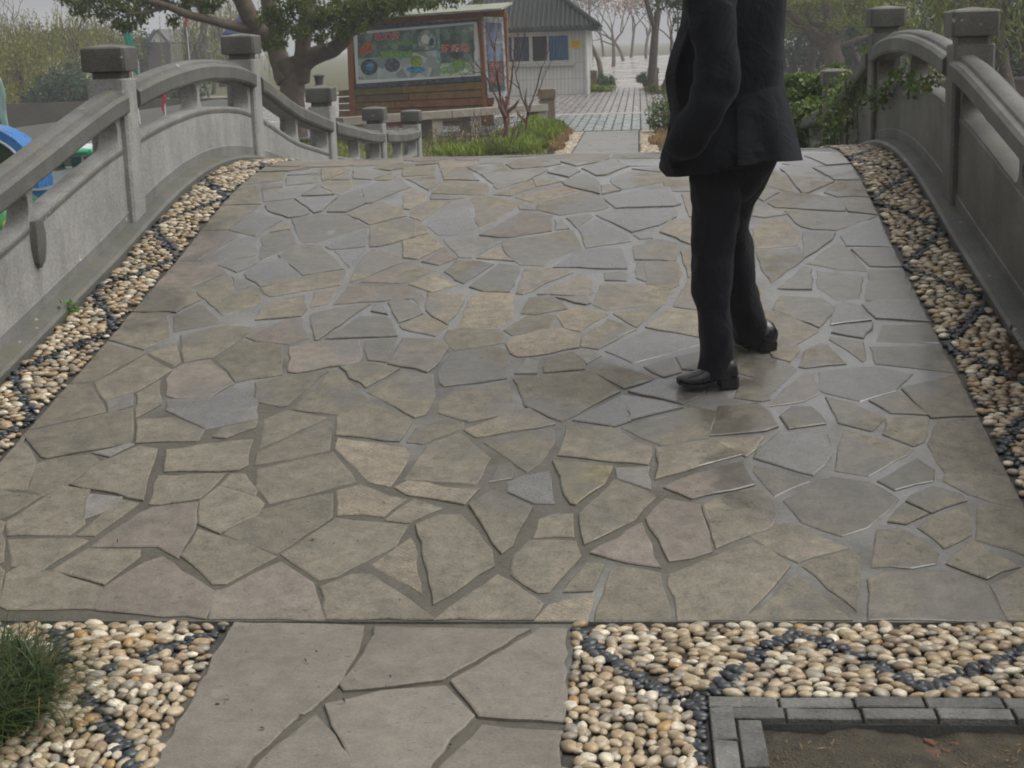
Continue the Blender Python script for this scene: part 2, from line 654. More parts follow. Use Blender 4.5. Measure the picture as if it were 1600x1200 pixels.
def make_ground():
    xs = np.unique(np.r_[-900, -400, -200, np.arange(-100, -10, 6.0), -9.6, -9.3, -9.0, -8.95, -8.4, -8, -7.4, -6.75, -6.68, -6.2, np.arange(-6, 8.1, 1.0), np.arange(10, 100, 8.0), 200, 400, 900])
    ys = np.unique(np.r_[-60, -20, -5, 0, 1.5, 2.5, 3.4, 4.2, 4.9, 4.96, 5.4, np.arange(6, 16.5, 2), 16.2, 16.65, 16.71, 17.0, np.arange(18, 56, 2.0), 24.9, 25.1, 55.9, 56.1, 57, np.arange(60, 130, 8.0), 200, 400, 900])
    V, idx = [], {}
    for j, y in enumerate(ys):
        for i, x in enumerate(xs):
            h = ground_h(x, y)
            if h > -1 and y > 20:
                h += 0.05 * (noise.noise((x * .13, y * .13, 3.1)) - .2) * min(1, (y - 20) / 10) * (0 if abs(x + .4) < 4 else 1)
            V.append((x, y, h))
    nx = len(xs)
    F = [(j * nx + i, j * nx + i + 1, (j + 1) * nx + i + 1, (j + 1) * nx + i) for j in range(len(ys) - 1) for i in range(nx - 1)]
    t = NT('earth_and_grass')
    n1 = t.noise(.35, 5, .6)
    n2 = t.noise(6, 5, .65)
    n3 = t.noise(60, 3, .6)
    c = t.mix(t.ramp(n1, .38, .62), (.105, .085, .055), (.075, .095, .035))
    c = t.mix(t.ramp(n2, .45, .7), c, (.13, .105, .06))
    c = t.scale_col(c, t.ramp(n3, .3, .7, .7, 1.3))
    t.bump(t.math('ADD', n2, n3), .6, .03)
    m = t.done(c, .85, .3)
    raw_obj('ground', raw_mesh('ground', V, F, m), kind='structure')
    # lake and canal
    t = NT('lake_water')
    n1 = t.noise(.9, 3)
    n2 = t.noise(5, 3)
    t.bump(t.math('ADD', n1, t.math('MULTIPLY', n2, .4)), .08, .03)
    m = t.done((.055, .062, .048), .08, .5)
    mb = MB()
    mb.add([(-900, 4.0, WATER_Z), (300, 4.0, WATER_Z), (300, 90, WATER_Z), (-900, 90, WATER_Z)], [(0, 1, 2, 3)])
    mb.build('water', m, kind='structure')


make_ground()

# haze box: camera and scene inside, sky outside
mb = MB()
mb.box(-905, 905, -65, 905, -3.0, 24.0)
hm = bpy.data.materials.new('haze')
hm.use_nodes = True
hm.node_tree.nodes.clear()
ho = hm.node_tree.nodes.new('ShaderNodeOutputMaterial')
hv = hm.node_tree.nodes.new('ShaderNodeVolumePrincipled')
hv.inputs['Color'].default_value = (.96, .97, 1.0, 1)
hv.inputs['Density'].default_value = 0.0020
hv.inputs['Anisotropy'].default_value = 0.0
hm.node_tree.links.new(hv.outputs[0], ho.inputs['Volume'])
haze = mb.build('haze', hm, kind='stuff')

# ================================================================== BRIDGE
bridge = empty('stone_bridge', (BC, Y0, 0), 'humped stone footbridge paved with crazy flagstones between pebble strips', 'bridge')


def keep(o):
    """parent without moving: the mesh was made in world coordinates"""
    p = o.parent
    off = Vector((0, 0, 0))
    while p is not None:
        off += p.location
        p = p.parent
    me = o.data
    if not me.get('moved'):
        me.transform(Matrix.Translation(-off))
        me['moved'] = 1
    return o


def body():
    ys = np.linspace(Y0 + .02, 17.3, 60)
    top = [(y, deckz(y) - .06) for y in ys]
    arch = []
    for a in np.linspace(0, math.pi, 30):
        arch.append((10.8 + 4.6 * math.cos(a), -1.85 + 1.95 * math.sin(a)))
    outer = top + [(17.3, -1.85)] + arch + [(Y0 + .02, -1.85)]
    mb = MB()
    mb.plate(outer, [], BC - 2.17, BC + 2.17)
    keep(mb.build('bridge_body', GRANITE_M, bridge))
    # mortar bed, a fine sheet with slightly uneven surface
    xs = np.linspace(BC - 1.628, BC + 1.628, 66)
    yy = np.linspace(Y0, 17.3, 270)
    V = [(x, y, deckz(y) - .0048 + .0025 * noise.noise((x * 3.1, y * 3.1, 0))) for y in yy for x in xs]
    nx = len(xs)
    F = [(j * nx + i, j * nx + i + 1, (j + 1) * nx + i + 1, (j + 1) * nx + i) for j in range(len(yy) - 1) for i in range(nx - 1)]
    keep(raw_obj('mortar_bed', raw_mesh('mortar_bed', V, F, MORTAR, True), bridge))
    mb = MB()
    mb.box(BC - 1.63, BC + 1.63, Y0, Y0 + .05, -.06, deckz(Y0 + .05) - .014)
    keep(mb.build('end_slab', GRANITE_M, bridge))


body()

TILES = {
 'A': (250, 235, 4, 4), 'B': (630, 235, 4, 4), 'C': (1010, 235, 3.556, 3.556), 'D': (0, 470, 4, 4), 'E': (400, 470, 4, 4), 'F': (800, 470, 4, 4),
 'G': (1180, 470, 3.81, 3.81), 'H': (0, 710, 4, 4), 'I': (400, 710, 4, 4), 'J': (800, 710, 4, 4), 'K': (1180, 710, 3.81, 3.81)}
STONES = """
A g 700,95 870,100 940,70 770,68
A p 880,103 1130,98 1190,92 1300,85 1300,62 960,70
A p 1200,97 1340,90 1520,76 1520,50 1310,62
A g 640,130 800,125 930,110 870,105 690,103
A g 520,215 770,180 785,135 620,140
A g 790,215 985,195 975,150 790,165
A w 800,150 980,140 1000,115 830,128
A y 1015,185 1060,175 1185,118 1140,105 1005,112
A p 1075,180 1180,180 1180,135
A w 1215,175 1320,180 1440,140 1350,118 1210,112
A g 1350,182 1450,180 1470,158 1410,150
A g 1340,112 1440,122 1590,95 1590,82 1370,90
A p 640,235 760,225 770,195 650,215
A g 400,335 630,330 605,222 480,228
A w 650,315 840,295 985,215 800,232 640,245
A g 890,280 1080,273 985,232
A y 1010,220 1115,275 1180,245 1230,195 1060,190
A w 1130,272 1250,240 1360,195 1240,190 1185,250
A g 1045,378 1165,380 1275,330 1245,245 1115,285
A g 1285,325 1330,320 1560,225 1500,175 1380,195 1265,240
A w 845,300 960,385 1010,375 1100,292 1080,285 890,292
A g 660,345 680,375 800,415 870,405 930,390 835,305 680,325
A g 270,495 420,490 610,350 560,345 385,345
A w 430,490 600,530 760,430 620,390 580,385
A y 690,505 810,485 800,450 750,460
A g 825,425 870,555 900,570 985,570 1295,475 1160,395 1040,392
A y 1170,395 1305,458 1535,405 1505,365 1395,325 1330,328
A g 640,540 615,660 635,682 855,580 810,495 690,515
A g 740,650 890,775 1150,735 1010,600 900,585 855,595
A w 1035,595 1070,615 1285,595 1290,490
A w 1090,628 1185,725 1285,612
A g 1190,822 1530,685 1480,655 1330,612 1290,640 1215,750
A g 1320,475 1312,598 1360,596 1590,535 1590,440 1510,425
A p 150,685 240,680 480,525 400,500 250,505
A w 285,690 370,690 590,650 610,560 490,535
A w 365,710 480,755 595,700 600,668 420,697
A w 530,770 630,845 880,785 760,670 620,708
A p 30,845 170,860 410,760 340,715 130,690
A g 640,858 660,890 700,910 1120,838 1155,750 900,788 800,805
A g 235,880 340,975 460,865 450,800 420,770 290,830
A w 445,780 470,870 560,845
A p 1260,818 1500,825 1590,800 1650,740 1600,700 1530,692
A p 1090,960 1555,925 1585,860 1560,845 1180,848
A p 940,975 1045,955 1130,850 965,885
A g 355,985 400,1030 520,990 630,950 640,910 570,860 430,910
A g 600,1055 880,1030 910,985 900,905 740,932 640,988
D g 890,62 1050,62 1100,68 1245,-10 1190,-75 985,-85
D g 1090,95 1085,190 1375,130 1260,10
D g 700,240 900,300 1060,230 1060,75 870,75
D g 480,505 590,490 890,325 690,258 640,285
D g 595,510 660,615 860,560 1070,430 910,338
D g 930,325 1085,402 1130,370 1105,245
D g 1130,215 1150,380 1330,350 1540,200 1560,160 1370,155
D g 1350,370 1470,500 1760,455 1760,275 1600,255 1500,250
D p 1090,425 1040,490 1045,585 1090,600 1300,605 1450,515 1310,368 1170,388
D g 430,530 225,780 270,795 650,690 560,520
D w 665,625 682,690 820,650 825,580
D g 855,580 850,720 920,690 1000,640 1000,500
D w 1055,612 1050,680 1290,795 1600,725 1600,620 1450,535 1310,612
D g 860,740 860,880 1230,870 1270,800 1090,730
D g 280,840 270,970 300,975 815,880 820,680 690,700
D w 590,945 690,965 830,900 800,892
D g 1340,845 1420,850 1590,790 1600,748 1400,790
D g 1050,930 1040,1060 1480,1050 1540,1020 1570,870 1450,880
D g 640,1010 450,1140 890,1240 970,930 860,912 720,980
D g 220,1012 180,1170 270,1205 440,1120 610,1010 570,962 400,972
E p 0,245 200,265 320,230 290,110 190,110 130,140 -55,220
E p 210,290 205,440 260,445 640,375 655,360 640,250 430,250
E g 345,95 370,240 390,235 710,20 500,45 360,80
E g 440,230 880,215 840,120 800,95 650,95
E w 725,60 820,80 780,22 745,22
E g 830,10 890,130 1040,75 960,5 880,-20
E y 905,150 920,170 1115,218 1190,155 1050,80
E g 1068,55 1200,148 1290,0 1280,-40 1075,-50
E y 1270,155 1510,160 1600,110 1600,-60 1400,-60 1330,0
E g 1200,180 1180,230 1245,305 1540,255 1550,205 1510,175 1300,168
E g 690,245 685,300 700,360 810,375 880,230
E g 920,235 830,385 1065,440 1110,410 1195,300 1190,280 1120,240
E g 1145,430 1150,510 1180,530 1560,480 1560,310 1520,290 1340,310 1220,340
E g 530,410 690,540 890,420 660,382
E g 0,510 0,620 150,650 190,645 440,440 260,460
E g 250,655 222,670 510,705 700,625 520,440 480,432
E g 710,570 990,720 1060,700 1105,590 1100,460 920,440
E g 1150,630 1150,690 1330,745 1600,690 1605,620 1550,510 1260,550
E g 60,740 25,908 130,868 430,725 210,682
E g 0,1020 450,930 470,760 420,748 20,942
E g 520,720 510,830 890,870 955,760 930,720 720,645
E g 1010,790 950,875 1050,885 1280,790 1280,757 1160,742
E y 1310,800 1385,848 1600,805 1860,765 1700,672 1600,695
E y 520,855 500,920 540,960 700,1120 830,1152 900,1060 945,960 910,912
F y -30,265 0,325 40,345 130,340 410,290 420,210 300,172 180,180 20,228
F g 60,75 150,82 340,45 310,0 230,-40 110,-20
F g -50,180 0,210 220,170 265,85 90,92
F y 280,90 330,165 430,185 520,120 600,80 400,25
F y 510,20 590,50 960,12 1000,-60 920,-100 720,-110 560,-105
F g 640,75 780,160 930,30 880,35
F y 840,160 1180,225 1300,225 1300,70 980,45
F g 430,280 540,295 770,175 600,110 440,230
F w 585,310 760,385 1170,270 1250,250 1170,235 830,182
F g 200,410 205,445 450,425 455,395 370,322 240,360
F w 385,322 470,388 550,340 500,320
F w 20,450 150,450 160,380 90,362
F g 500,440 700,540 910,480 640,402
F g 830,410 950,470 1050,440 1010,357
F g 1030,350 1070,420 1180,430 1260,435 1330,305 1170,322
F g 20,490 90,650 310,745 660,560 490,437 270,462
F w 740,560 1060,635 1180,590 1230,495 920,492
F w 390,740 640,778 738,745 685,600 660,602
F w 692,592 748,740 1050,665 950,632
F g 690,788 760,820 790,840 930,890 1220,850 1275,690 1100,655 980,722
F g 300,960 840,1015 860,960 850,910 700,832 620,790 350,792
F g 0,850 -160,882 90,1060 170,1010 260,880 250,802 40,838
F g 1300,662 1245,838 1580,805 1650,780 1610,700 1530,640
F y 1260,870 1460,965 1570,850
F g 920,922 910,1110 1250,1000 1425,960 1240,872
F g 1400,440 1600,505 1600,385 1500,342 1480,370
F g 1425,472 1420,560 1400,600 1550,620 1600,610 1600,540
F g 1185,300 1380,418 1480,330 1380,272 1260,262
B g 0,105 0,158 110,153 190,148 205,95 140,92
B g 80,90 205,80 198,68 90,72
B y 220,68 232,108 400,96 470,83 460,62
B y 240,115 258,180 470,185 390,105
B g 405,105 482,146 660,123 620,86
B g 492,150 590,238 790,178 900,118 880,107 700,122
B g 645,86 682,108 700,112 890,98 980,80 880,56 720,54
B w 470,80 620,74 730,50 560,42 480,52
B g 20,175 160,245 228,190 190,157 120,162
B g 0,192 0,243 40,225
B g 182,263 510,276 538,245 520,202 260,190
B y 0,268 0,358 40,363 145,310 138,267 45,232
B w 175,300 300,303 380,293 250,274 180,272
B g 568,275 680,280 818,225 808,196 780,192
B g 812,170 832,223 988,190 890,142
B g 905,133 1030,163 1098,125 1050,97 980,97
B y 700,290 810,320 1098,245 980,214
B g 1000,195 1012,213 1228,268 1218,190 1130,142
B y 1237,217 1242,268 1355,245 1290,212
B g 1120,110 1210,153 1270,148 1408,95 1290,57
B g 990,66 1080,94 1240,65 1288,46 1150,37
B g 1310,205 1370,238 1600,200 1650,188 1600,135 1430,122 1300,170
B w 1342,60 1390,93 1600,93 1600,55
B g 1430,112 1600,130 1640,128 1600,104
B g 840,42 900,45 1280,40 1288,22 1130,17 860,30
B g 1310,42 1600,45 1600,20 1320,20
B p 0,58 70,66 210,60 330,42 250,34 0,44
B g 335,56 460,56 560,40 840,30 600,32 340,40
B y 42,410 115,438 288,315 170,317 60,375
B w 140,460 220,523 438,520 453,490 398,310 302,314
B y 427,292 472,493 768,325 550,287
B w 723,345 732,363 820,368 800,337
B g 832,365 980,398 1228,370 1278,350 1238,292 1130,252 850,327
B p 482,525 600,538 680,538 920,500 928,410 760,377
B w 950,432 952,493 1038,483 1000,427
B g 1022,420 1090,483 1178,410 1150,397
B w 1255,297 1332,356 1400,350 1680,345 1730,330 1660,225 1560,225
B w 1212,402 1430,506 1600,460 1700,415 1690,365 1600,366 1300,370
B w 1102,490 1142,603 1418,560 1408,530 1200,432
B w 1442,525 1480,548 1558,543 1578,482
B g 622,590 652,640 730,713 880,718 1108,605 1060,492 900,522 690,552
B w 252,552 347,663 430,666 618,560 480,537
B y 462,670 690,688 590,612
B y 0,562 0,663 90,673 248,600 168,527
B y -10,425 -10,545 150,513 130,462 30,422
B p 122,690 220,713 328,670 260,612
B g 0,692 0,818 198,750 130,732 20,687
B g 262,755 375,828 558,710 470,692 332,687
B y 42,835 180,883 328,835 220,772
B g 417,850 510,878 660,883 728,730 600,707
B y 762,737 707,888 750,893 1058,755 960,737
B y 843,895 1150,903 1183,880 1183,810 1110,767
B w 942,725 1398,733 1408,700 1360,612 1240,612 1110,622
B g 1262,762 1267,803 1388,808 1398,770 1370,752
B g 1442,600 1452,678 1600,678 1685,688 1715,600 1600,572
B g 1457,692 1462,793 1600,838 1680,848 1738,770 1715,702
B g 950,917 1140,958 1170,948 1150,912
B w 42,910 100,958 138,920 110,882
C p 760,70 900,93 988,80 870,32
C g 882,27 1000,78 1130,68 1080,17 900,17
C g 662,185 740,213 828,230 768,130 710,100
C g 742,95 862,233 900,233 1038,170 910,97 800,82
C g 932,95 1042,158 1190,158 1150,80
C g 992,230 1060,253 1230,253 1210,172 1050,172
C g 682,290 720,313 1100,333 1108,290 1040,257 760,227
C g 620,260 650,278 738,230 670,197
C y 1122,335 1270,353 1240,262 1060,262
C g 772,335 862,418 920,433 1050,438 1213,365 1100,347
C w 592,360 660,368 778,350 720,327 610,312
C y 592,435 602,543 838,523 848,450 768,377 660,392
C g 872,452 872,598 1028,490 1048,457
C w 1082,472 1112,523 1350,528 1280,377 1220,372
C g 612,560 640,640 692,733 868,600 850,537
C g 892,625 1060,658 1218,668 1208,640 1108,532 1060,512
C p 1142,547 1242,638 1390,638 1365,542
C g 732,765 920,768 918,660 880,642
C g 947,667 952,758 1060,833 1178,820 1198,700 1178,692
C g 1237,662 1222,828 1480,833 1410,662
C y 195,240 235,360 270,375 300,240
C y 80,450 240,515 300,515 300,380 130,385
C g 0,600 160,608 172,510 60,490 0,500
C g -10,620 0,740 130,768 180,740 180,640 150,618
C y 190,560 230,700 300,700 300,545
C p 150,860 300,880 300,720 240,700
C g 90,140 100,220 300,225 300,160 200,150
G g 112,50 380,153 468,40 390,-20 150,-30
G w 482,30 452,138 690,108 620,32 540,2
G w 642,20 722,98 1000,118 950,2 700,2
G y 62,72 60,200 102,328 210,358 268,290 240,252 368,180 350,152 120,57
G w 462,185 640,218 698,132 480,162
G g 762,142 722,238 1060,243 1000,132
G g 442,230 638,358 656,340 638,240 450,212
G g 292,300 262,388 300,393 538,370 430,262 380,252
G g 692,272 722,368 1158,423 1080,272 880,267
G w 392,420 372,510 420,540 620,588 830,528 928,432 730,392 560,402
G g 882,522 1050,688 1298,678 1170,442 1080,472
G g 692,592 810,658 1028,673 850,542
G p 82,620 290,588 378,540 340,432 280,432 180,522
G g 162,682 202,753 408,725 330,632 230,632
G g 422,572 502,718 690,768 758,690 580,612
G g 792,702 772,788 940,858 998,830 1028,700 870,692
G g 1092,712 1042,850 1130,1010 1250,1018 1475,1020 1310,692
G g 2,352 0,480 80,558 238,410 200,372
G w 32,882 2,930 160,980 340,1030 438,920 418,792 150,782
K g 522,-90 482,88 680,118 888,0 928,-30 880,-50 540,-150
K g 742,150 840,203 1048,150 1058,90 960,22
K g 1142,112 1132,158 1270,228 1520,330 1590,338 1490,132 1300,102
K g 2,62 2,100 112,238 318,150 150,102
K g 182,272 282,398 520,478 658,430 838,260 680,162 470,132 380,152
K g 912,272 1050,338 1248,270 1208,232 1060,192 940,242
K g 802,393 900,403 1018,350 890,292
K g 982,430 1130,548 1278,470 1258,312 1060,382
K g 1332,302 1322,498 1600,638 1720,640 1640,360 1590,345 1400,292
K g 732,452 702,658 930,663 1058,640 1078,582 920,462 850,442
K g 1152,642 1380,728 1558,660 1320,522 1290,502
K g -20,482 100,558 250,628 340,598 538,550 260,422 190,402 80,442
K g 302,660 600,920 613,580 520,582 370,622
K g -110,990 560,978 240,722 210,732 62,900
K g 692,740 682,978 1470,958 1380,772 1150,692 800,702
K g 1402,780 1502,958 1680,958 1760,700 1590,682
J o 260,42 370,298 400,303 560,180 608,110 618,77 480,62
J w -20,172 -10,225 130,293 260,298 225,102 90,132
J g 432,370 462,553 760,403 888,270 800,222 640,157
J w 672,142 860,208 850,72 650,82
J p 962,202 1130,268 1500,188 1438,42 1080,152
J p 852,402 982,658 1238,600 1168,322 960,282
J g 1202,322 1282,578 1420,518 1600,458 1640,380 1570,222 1290,272
J g 172,402 142,508 375,503 368,372 260,372
J g 22,640 2,740 160,848 230,848 418,640 388,547 110,542
J p 502,612 720,668 915,698 808,432
J g 333,848 500,838 568,690 460,677
J g 622,722 522,1033 988,1033 918,740 700,702
J y 152,1038 460,1038 508,872 240,932
J g 987,752 1042,1028 1430,1033 1590,850 1718,700 1600,592 1500,562 1300,632
I g 20,92 12,200 92,298 608,165 470,-20
I y 517,222 522,363 790,373 928,270 820,252 660,187
I y 882,202 960,248 1288,303 1378,212 1250,212 960,167
I g 932,150 1368,178 1448,20 1270,-130 1090,-60
I g 172,615 400,773 510,748 858,570 938,440 510,402
I g 822,400 960,413 1148,330 990,282
I y 737,685 1028,858 988,560 962,522
I g 1012,442 1112,928 1478,690 1458,590 1280,382 1150,382
I g 412,830 462,998 560,1008 1078,1028 1108,990 720,752 600,757
I p -250,850 -270,1000 430,1010 340,800 150,677 0,742 -160,832
I g 1347,312 1532,608 1598,560 1718,330 1600,277 1480,232
I g 1127,1028 1600,1033 1720,1018 1778,930 1600,802 1510,757
I g 1462,163 1590,138 1600,80 1530,72
H g 0,195 170,213 208,40 230,-100 140,-150 -20,10 -120,90 -160,180
H g -150,200 -140,280 0,280 88,240 0,217
H g 0,297 0,393 60,368 238,260 110,242 -60,290
H g 57,412 62,493 430,493 518,430 510,320 558,220 390,202
H w 542,320 532,398 720,320 748,270 560,252
H g 492,498 600,498 858,310 760,292 640,380
H g 62,532 82,688 260,708 538,540 470,522
H g 342,720 650,798 858,640 858,602 560,592
H p 582,573 980,563 1110,638 1198,480 1228,302 960,332 870,372
H g 942,302 1010,303 1230,268 1398,120 1000,132
H g 1262,292 1252,428 1380,483 1598,370 1638,310 1590,272 1370,202
H g 1412,485 1600,563 1730,603 2058,390 2068,242 1960,262 1640,342
H g 1382,190 1590,248 1600,210 1528,122 1450,122
H g 1142,632 1330,798 1410,798 1708,640 1600,592 1240,472
H g 42,752 12,930 62,958 580,958 628,830 330,742 120,702
H p 602,950 620,963 1290,998 1338,860 1010,642 900,682 660,832
H g -300,690 0,670 20,658 25,432 -20,412 -260,420
H g -420,720 -460,935 -20,945 18,735 -20,700
H g -200,400 -30,395 -10,295 -180,300
H g -640,500 -330,690 -290,430 -420,380
H g -720,560 -820,910 -490,930 -440,730
C g 310,110 520,100 540,225 320,222
C g 545,100 690,90 640,185 560,222
C g 320,245 540,245 600,330 520,368 320,362
C g 315,388 500,388 560,425 575,535 320,530
C g 318,552 560,557 600,640 560,715 318,710
C g 318,735 560,742 640,765 635,880 312,882
C g 85,12 400,14 400,60 95,75
C g 420,14 740,17 715,68 420,78
F g 1322,80 1480,70 1500,225 1470,305 1390,252 1322,215
F g 1515,70 1590,60 1600,170 1540,235
"""


def stone_mesh(poly, mat, rng, name='paving_stone', lift=None, surf=deckz, flat=False):
    """a split flagstone: outline in plan with chipped edges, rounded arris, top following the deck"""
    pts = []
    n = len(poly)
    for i in range(n):
        a, b = Vector(poly[i][:2]), Vector(poly[(i + 1) % n][:2])
        k = max(1, int((b - a).length / .055))
        nr = Vector((b.y - a.y, a.x - b.x)).normalized() if (b - a).length > 1e-6 else Vector((0, 0))
        for j in range(k):
            t = j / k
            p = a.lerp(b, t)
            amp = .0035 if j else .001
            p += nr * (rng.gauss(0, amp)) + nr * .004 * noise.noise((p.x * 9, p.y * 9, 5))
            pts.append(p)
    c = sum(pts, Vector((0, 0))) / len(pts)
    h0 = rng.uniform(-.0025, .0025) if lift is None else lift
    tx, ty = rng.gauss(0, .0025), rng.gauss(0, .0025)

    def zz(p):
        return surf(p.y) + h0 + (p.x - c.x) * tx + (p.y - c.y) * ty
    m = len(pts)
    ins = []
    for i in range(m):
        d = (c - pts[i])
        l = d.length
        ins.append(pts[i] + d / max(l, 1e-6) * min(.004 + abs(rng.gauss(0, .0015)), l * .3))
    V = [(p.x, p.y, zz(p) - .04) for p in pts] + [(p.x, p.y, zz(p) - .0015 - abs(rng.gauss(0, .0006))) for p in pts] + [(p.x, p.y, zz(p)) for p in ins]
    F = []
    for i in range(m):
        j = (i + 1) % m
        F += [(i, j, m + j, m + i), (m + i, m + j, 2 * m + j, 2 * m + i)]
    tris = tessellate_polygon([[Vector((p.x, p.y, 0)) for p in ins]])
    # inner ring to let the top follow the arch
    ring = [ins[i].lerp(c, .5) for i in range(m)]
    V += [(p.x, p.y, zz(p) + .0004 * rng.gauss(0, 1)) for p in ring] + [(c.x, c.y, zz(c))]
    for i in range(m):
        j = (i + 1) % m
        F += [(2 * m + i, 2 * m + j, 3 * m + j, 3 * m + i), (3 * m + i, 3 * m + j, 4 * m)]
    mb = MB()
    mb.add(V, F)
    return mb.mesh(name, mat, 8)


def lay_stones():
    rng = random.Random(7)
    for ln in STONES.strip().splitlines():
        w = ln.split()
        ox, oy, sx, sy = TILES[w[0]]
        px = [tuple(map(float, q.split(','))) for q in w[2:]]
        P2 = []
        for (x, y) in px:
            p = D(ox + x / sx, oy + y / sy)
            p.x = min(max(p.x, BC - 1.615), BC + 1.615)
            p.y = max(p.y, Y0 + .012)
            P2.append(p)
        ar = sum(P2[i].x * P2[(i + 1) % len(P2)].y - P2[(i + 1) % len(P2)].x * P2[i].y for i in range(len(P2)))
        if abs(ar) < .004:
            continue
        if ar < 0:
            P2.reverse()
        cc = sum(P2, Vector((0, 0, 0))) / len(P2)
        gr = .0095 if cc.y < 5.4 else .0065
        for p in P2:
            d = Vector((p.x - cc.x, p.y - cc.y, 0))
            p += d.normalized() * gr
            if abs(p.x - BC) > 1.55:
                p.x = BC + math.copysign(1.626, p.x - BC)
            p.y = max(p.y, Y0 + .006)
            if p.y < Y0 + .035:
                p.y = Y0 + .006
        me = stone_mesh(P2, STONE[w[1]], rng)
        o = link(bpy.data.objects.new('paving_stone', me), bridge)
        keep(o)


lay_stones()

# ------------------------------------------------------------------ pebbles
PEBV = []
for k in range(7):
    rr = random.Random(100 + k)
    bm = bmesh.new()
    bmesh.ops.create_icosphere(bm, subdivisions=2, radius=1)
    q = Vector((rr.uniform(-9, 9), rr.uniform(-9, 9), k))
    for v in bm.verts:
        d = v.co.normalized()
        s = 1 + .20 * noise.noise(d * 1.1 + q) + .07 * noise.noise(d * 2.7 + q)
        v.co = Vector((d.x * s, d.y * s * (.58 + .07 * (k % 4)), d.z * s * .44))
    bm.faces.ensure_lookup_table()
    PEBV.append((np.array([v.co[:] for v in bm.verts], np.float32), np.array([[v.index for v in f.verts] for f in bm.faces], np.int32)))
    bm.free()
PEBM = {}


def pebble_mesh(k, m):
    if (k, m) not in PEBM:
        PEBM[(k, m)] = raw_mesh('pebble', PEBV[k][0], PEBV[k][1], PEB[m], True)
    return PEBM[(k, m)]


def seg_dist(p, a, b):
    a, b, p = np.array(a), np.array(b), np.array(p)
    t = np.clip(np.dot(p - a, b - a) / max(1e-9, np.dot(b - a, b - a)), 0, 1)
    return float(np.linalg.norm(p - a - t * (b - a))), math.atan2(b[1] - a[1], b[0] - a[0])


def pebble_set(items, parent, rest_name, limit=300):
    """items: (x, y, z, sx, rot, variant, material, tilt). The largest in view are objects, the rest one mesh"""
    pl = Vector((0, 0, 0))
    q = parent
    while q is not None:
        pl += q.location
        q = q.parent
    vis = []
    rest = []
    for it in items:
        p = Vector(it[:3])
        (vis if in_view(p, 10) else rest).append((depth_of(p) / it[3], it))
    vis.sort(key=lambda v: v[0])
    rest += vis[limit:]
    for _, (x, y, z, s, r, k, m, sq) in vis[:limit]:
        o = bpy.data.objects.new('pebble', pebble_mesh(k, m))
        o.location = Vector((x, y, z)) - pl
        o.rotation_euler = (sq * .3, sq * .2, r)
        o.scale = (s, s * (1 + sq * .15), s)
        link(o, parent)
    VV, FF, MI = [], [], []
    n = 0
    for _, (x, y, z, s, r, k, m, sq) in rest:
        v, f = PEBV[k]
        c, sn = math.cos(r), math.sin(r)
        X = v[:, 0] * s
        Y = v[:, 1] * s
        VV.append(np.stack([X * c - Y * sn + x - pl.x, X * sn + Y * c + y - pl.y, v[:, 2] * s + z - pl.z], 1))
        FF.append(f + n)
        MI.append(np.full(len(f), m))
        n += len(v)
    if VV:
        raw_obj(rest_name, raw_mesh(rest_name, np.concatenate(VV), np.concatenate(FF), PEB, True, np.concatenate(MI)), parent, kind='stuff')


def fill_pebbles(rng, inside, x0, x1, y0, y1, surf, lines, long_axis, dens=1.0, sx=.0200, pal=None):
    """rows of hand-set pebbles; along the lines dark slates on edge"""
    items = []
    pitch_a, pitch_b = sx * 1.88 / dens, sx * 1.25 / dens
    horiz = long_axis == 'x'
    A0, A1, B0, B1 = (x0, x1, y0, y1) if horiz else (y0, y1, x0, x1)
    b = B0
    row = 0
    while b < B1:
        a = A0 + rng.uniform(0, pitch_a)
        while a < A1:
            s = sx * rng.uniform(.66, 1.28)
            aa, bb = a + rng.gauss(0, sx * .16), b + rng.gauss(0, sx * .20)
            x, y = (aa, bb) if horiz else (bb, aa)
            a += pitch_a * (s / sx) ** .9
            if not inside(x, y):
                continue
            dark = None
            for (p, q, w) in lines:
                dd, an = seg_dist((x, y), p, q)
                if dd < w:
                    dark = an
                    break
            r = (0 if horiz else math.pi / 2) + rng.gauss(0, .38)
            if dark is not None:
                continue
            else:
                m = rng.choices([0, 1, 2, 3, 4, 5, 7], pal or [5, 3, 3.0, .8, 3.0, 3.2, 4.4])[0]
                if rng.random() < .15:
                    r = rng.uniform(0, math.pi)
            items.append((x, y, surf(x, y) + s * rng.uniform(-.05, .22), s, r, rng.randrange(7), m, rng.gauss(0, .5)))
        b += pitch_b
        row += 1
    # the slate lines: thin dark pebbles set on edge one after the other
    for (p, q, w) in lines:
        L = math.hypot(q[0] - p[0], q[1] - p[1])
        an = math.atan2(q[1] - p[1], q[0] - p[0])
        step = sx * 1.02
        for k in range(int(L / step) + 1):
            for off in ((-.45, .45) if w > .012 else (0,)):
                t = (k + rng.uniform(-.25, .25) + (.5 if off > 0 else 0)) * step
                o = off * w * 1.25 + rng.gauss(0, .0045)
                x, y = p[0] + math.cos(an) * t - math.sin(an) * o, p[1] + math.sin(an) * t + math.cos(an) * o
                if not inside(x, y) or rng.random() < .10:
                    continue
                s = sx * rng.uniform(.55, 1.12)
                items.append((x, y, surf(x, y) + s * rng.uniform(-.02, .2), s, an + math.pi / 2 + rng.gauss(0, .45), rng.randrange(7), 6, rng.gauss(0, .5)))
    return items


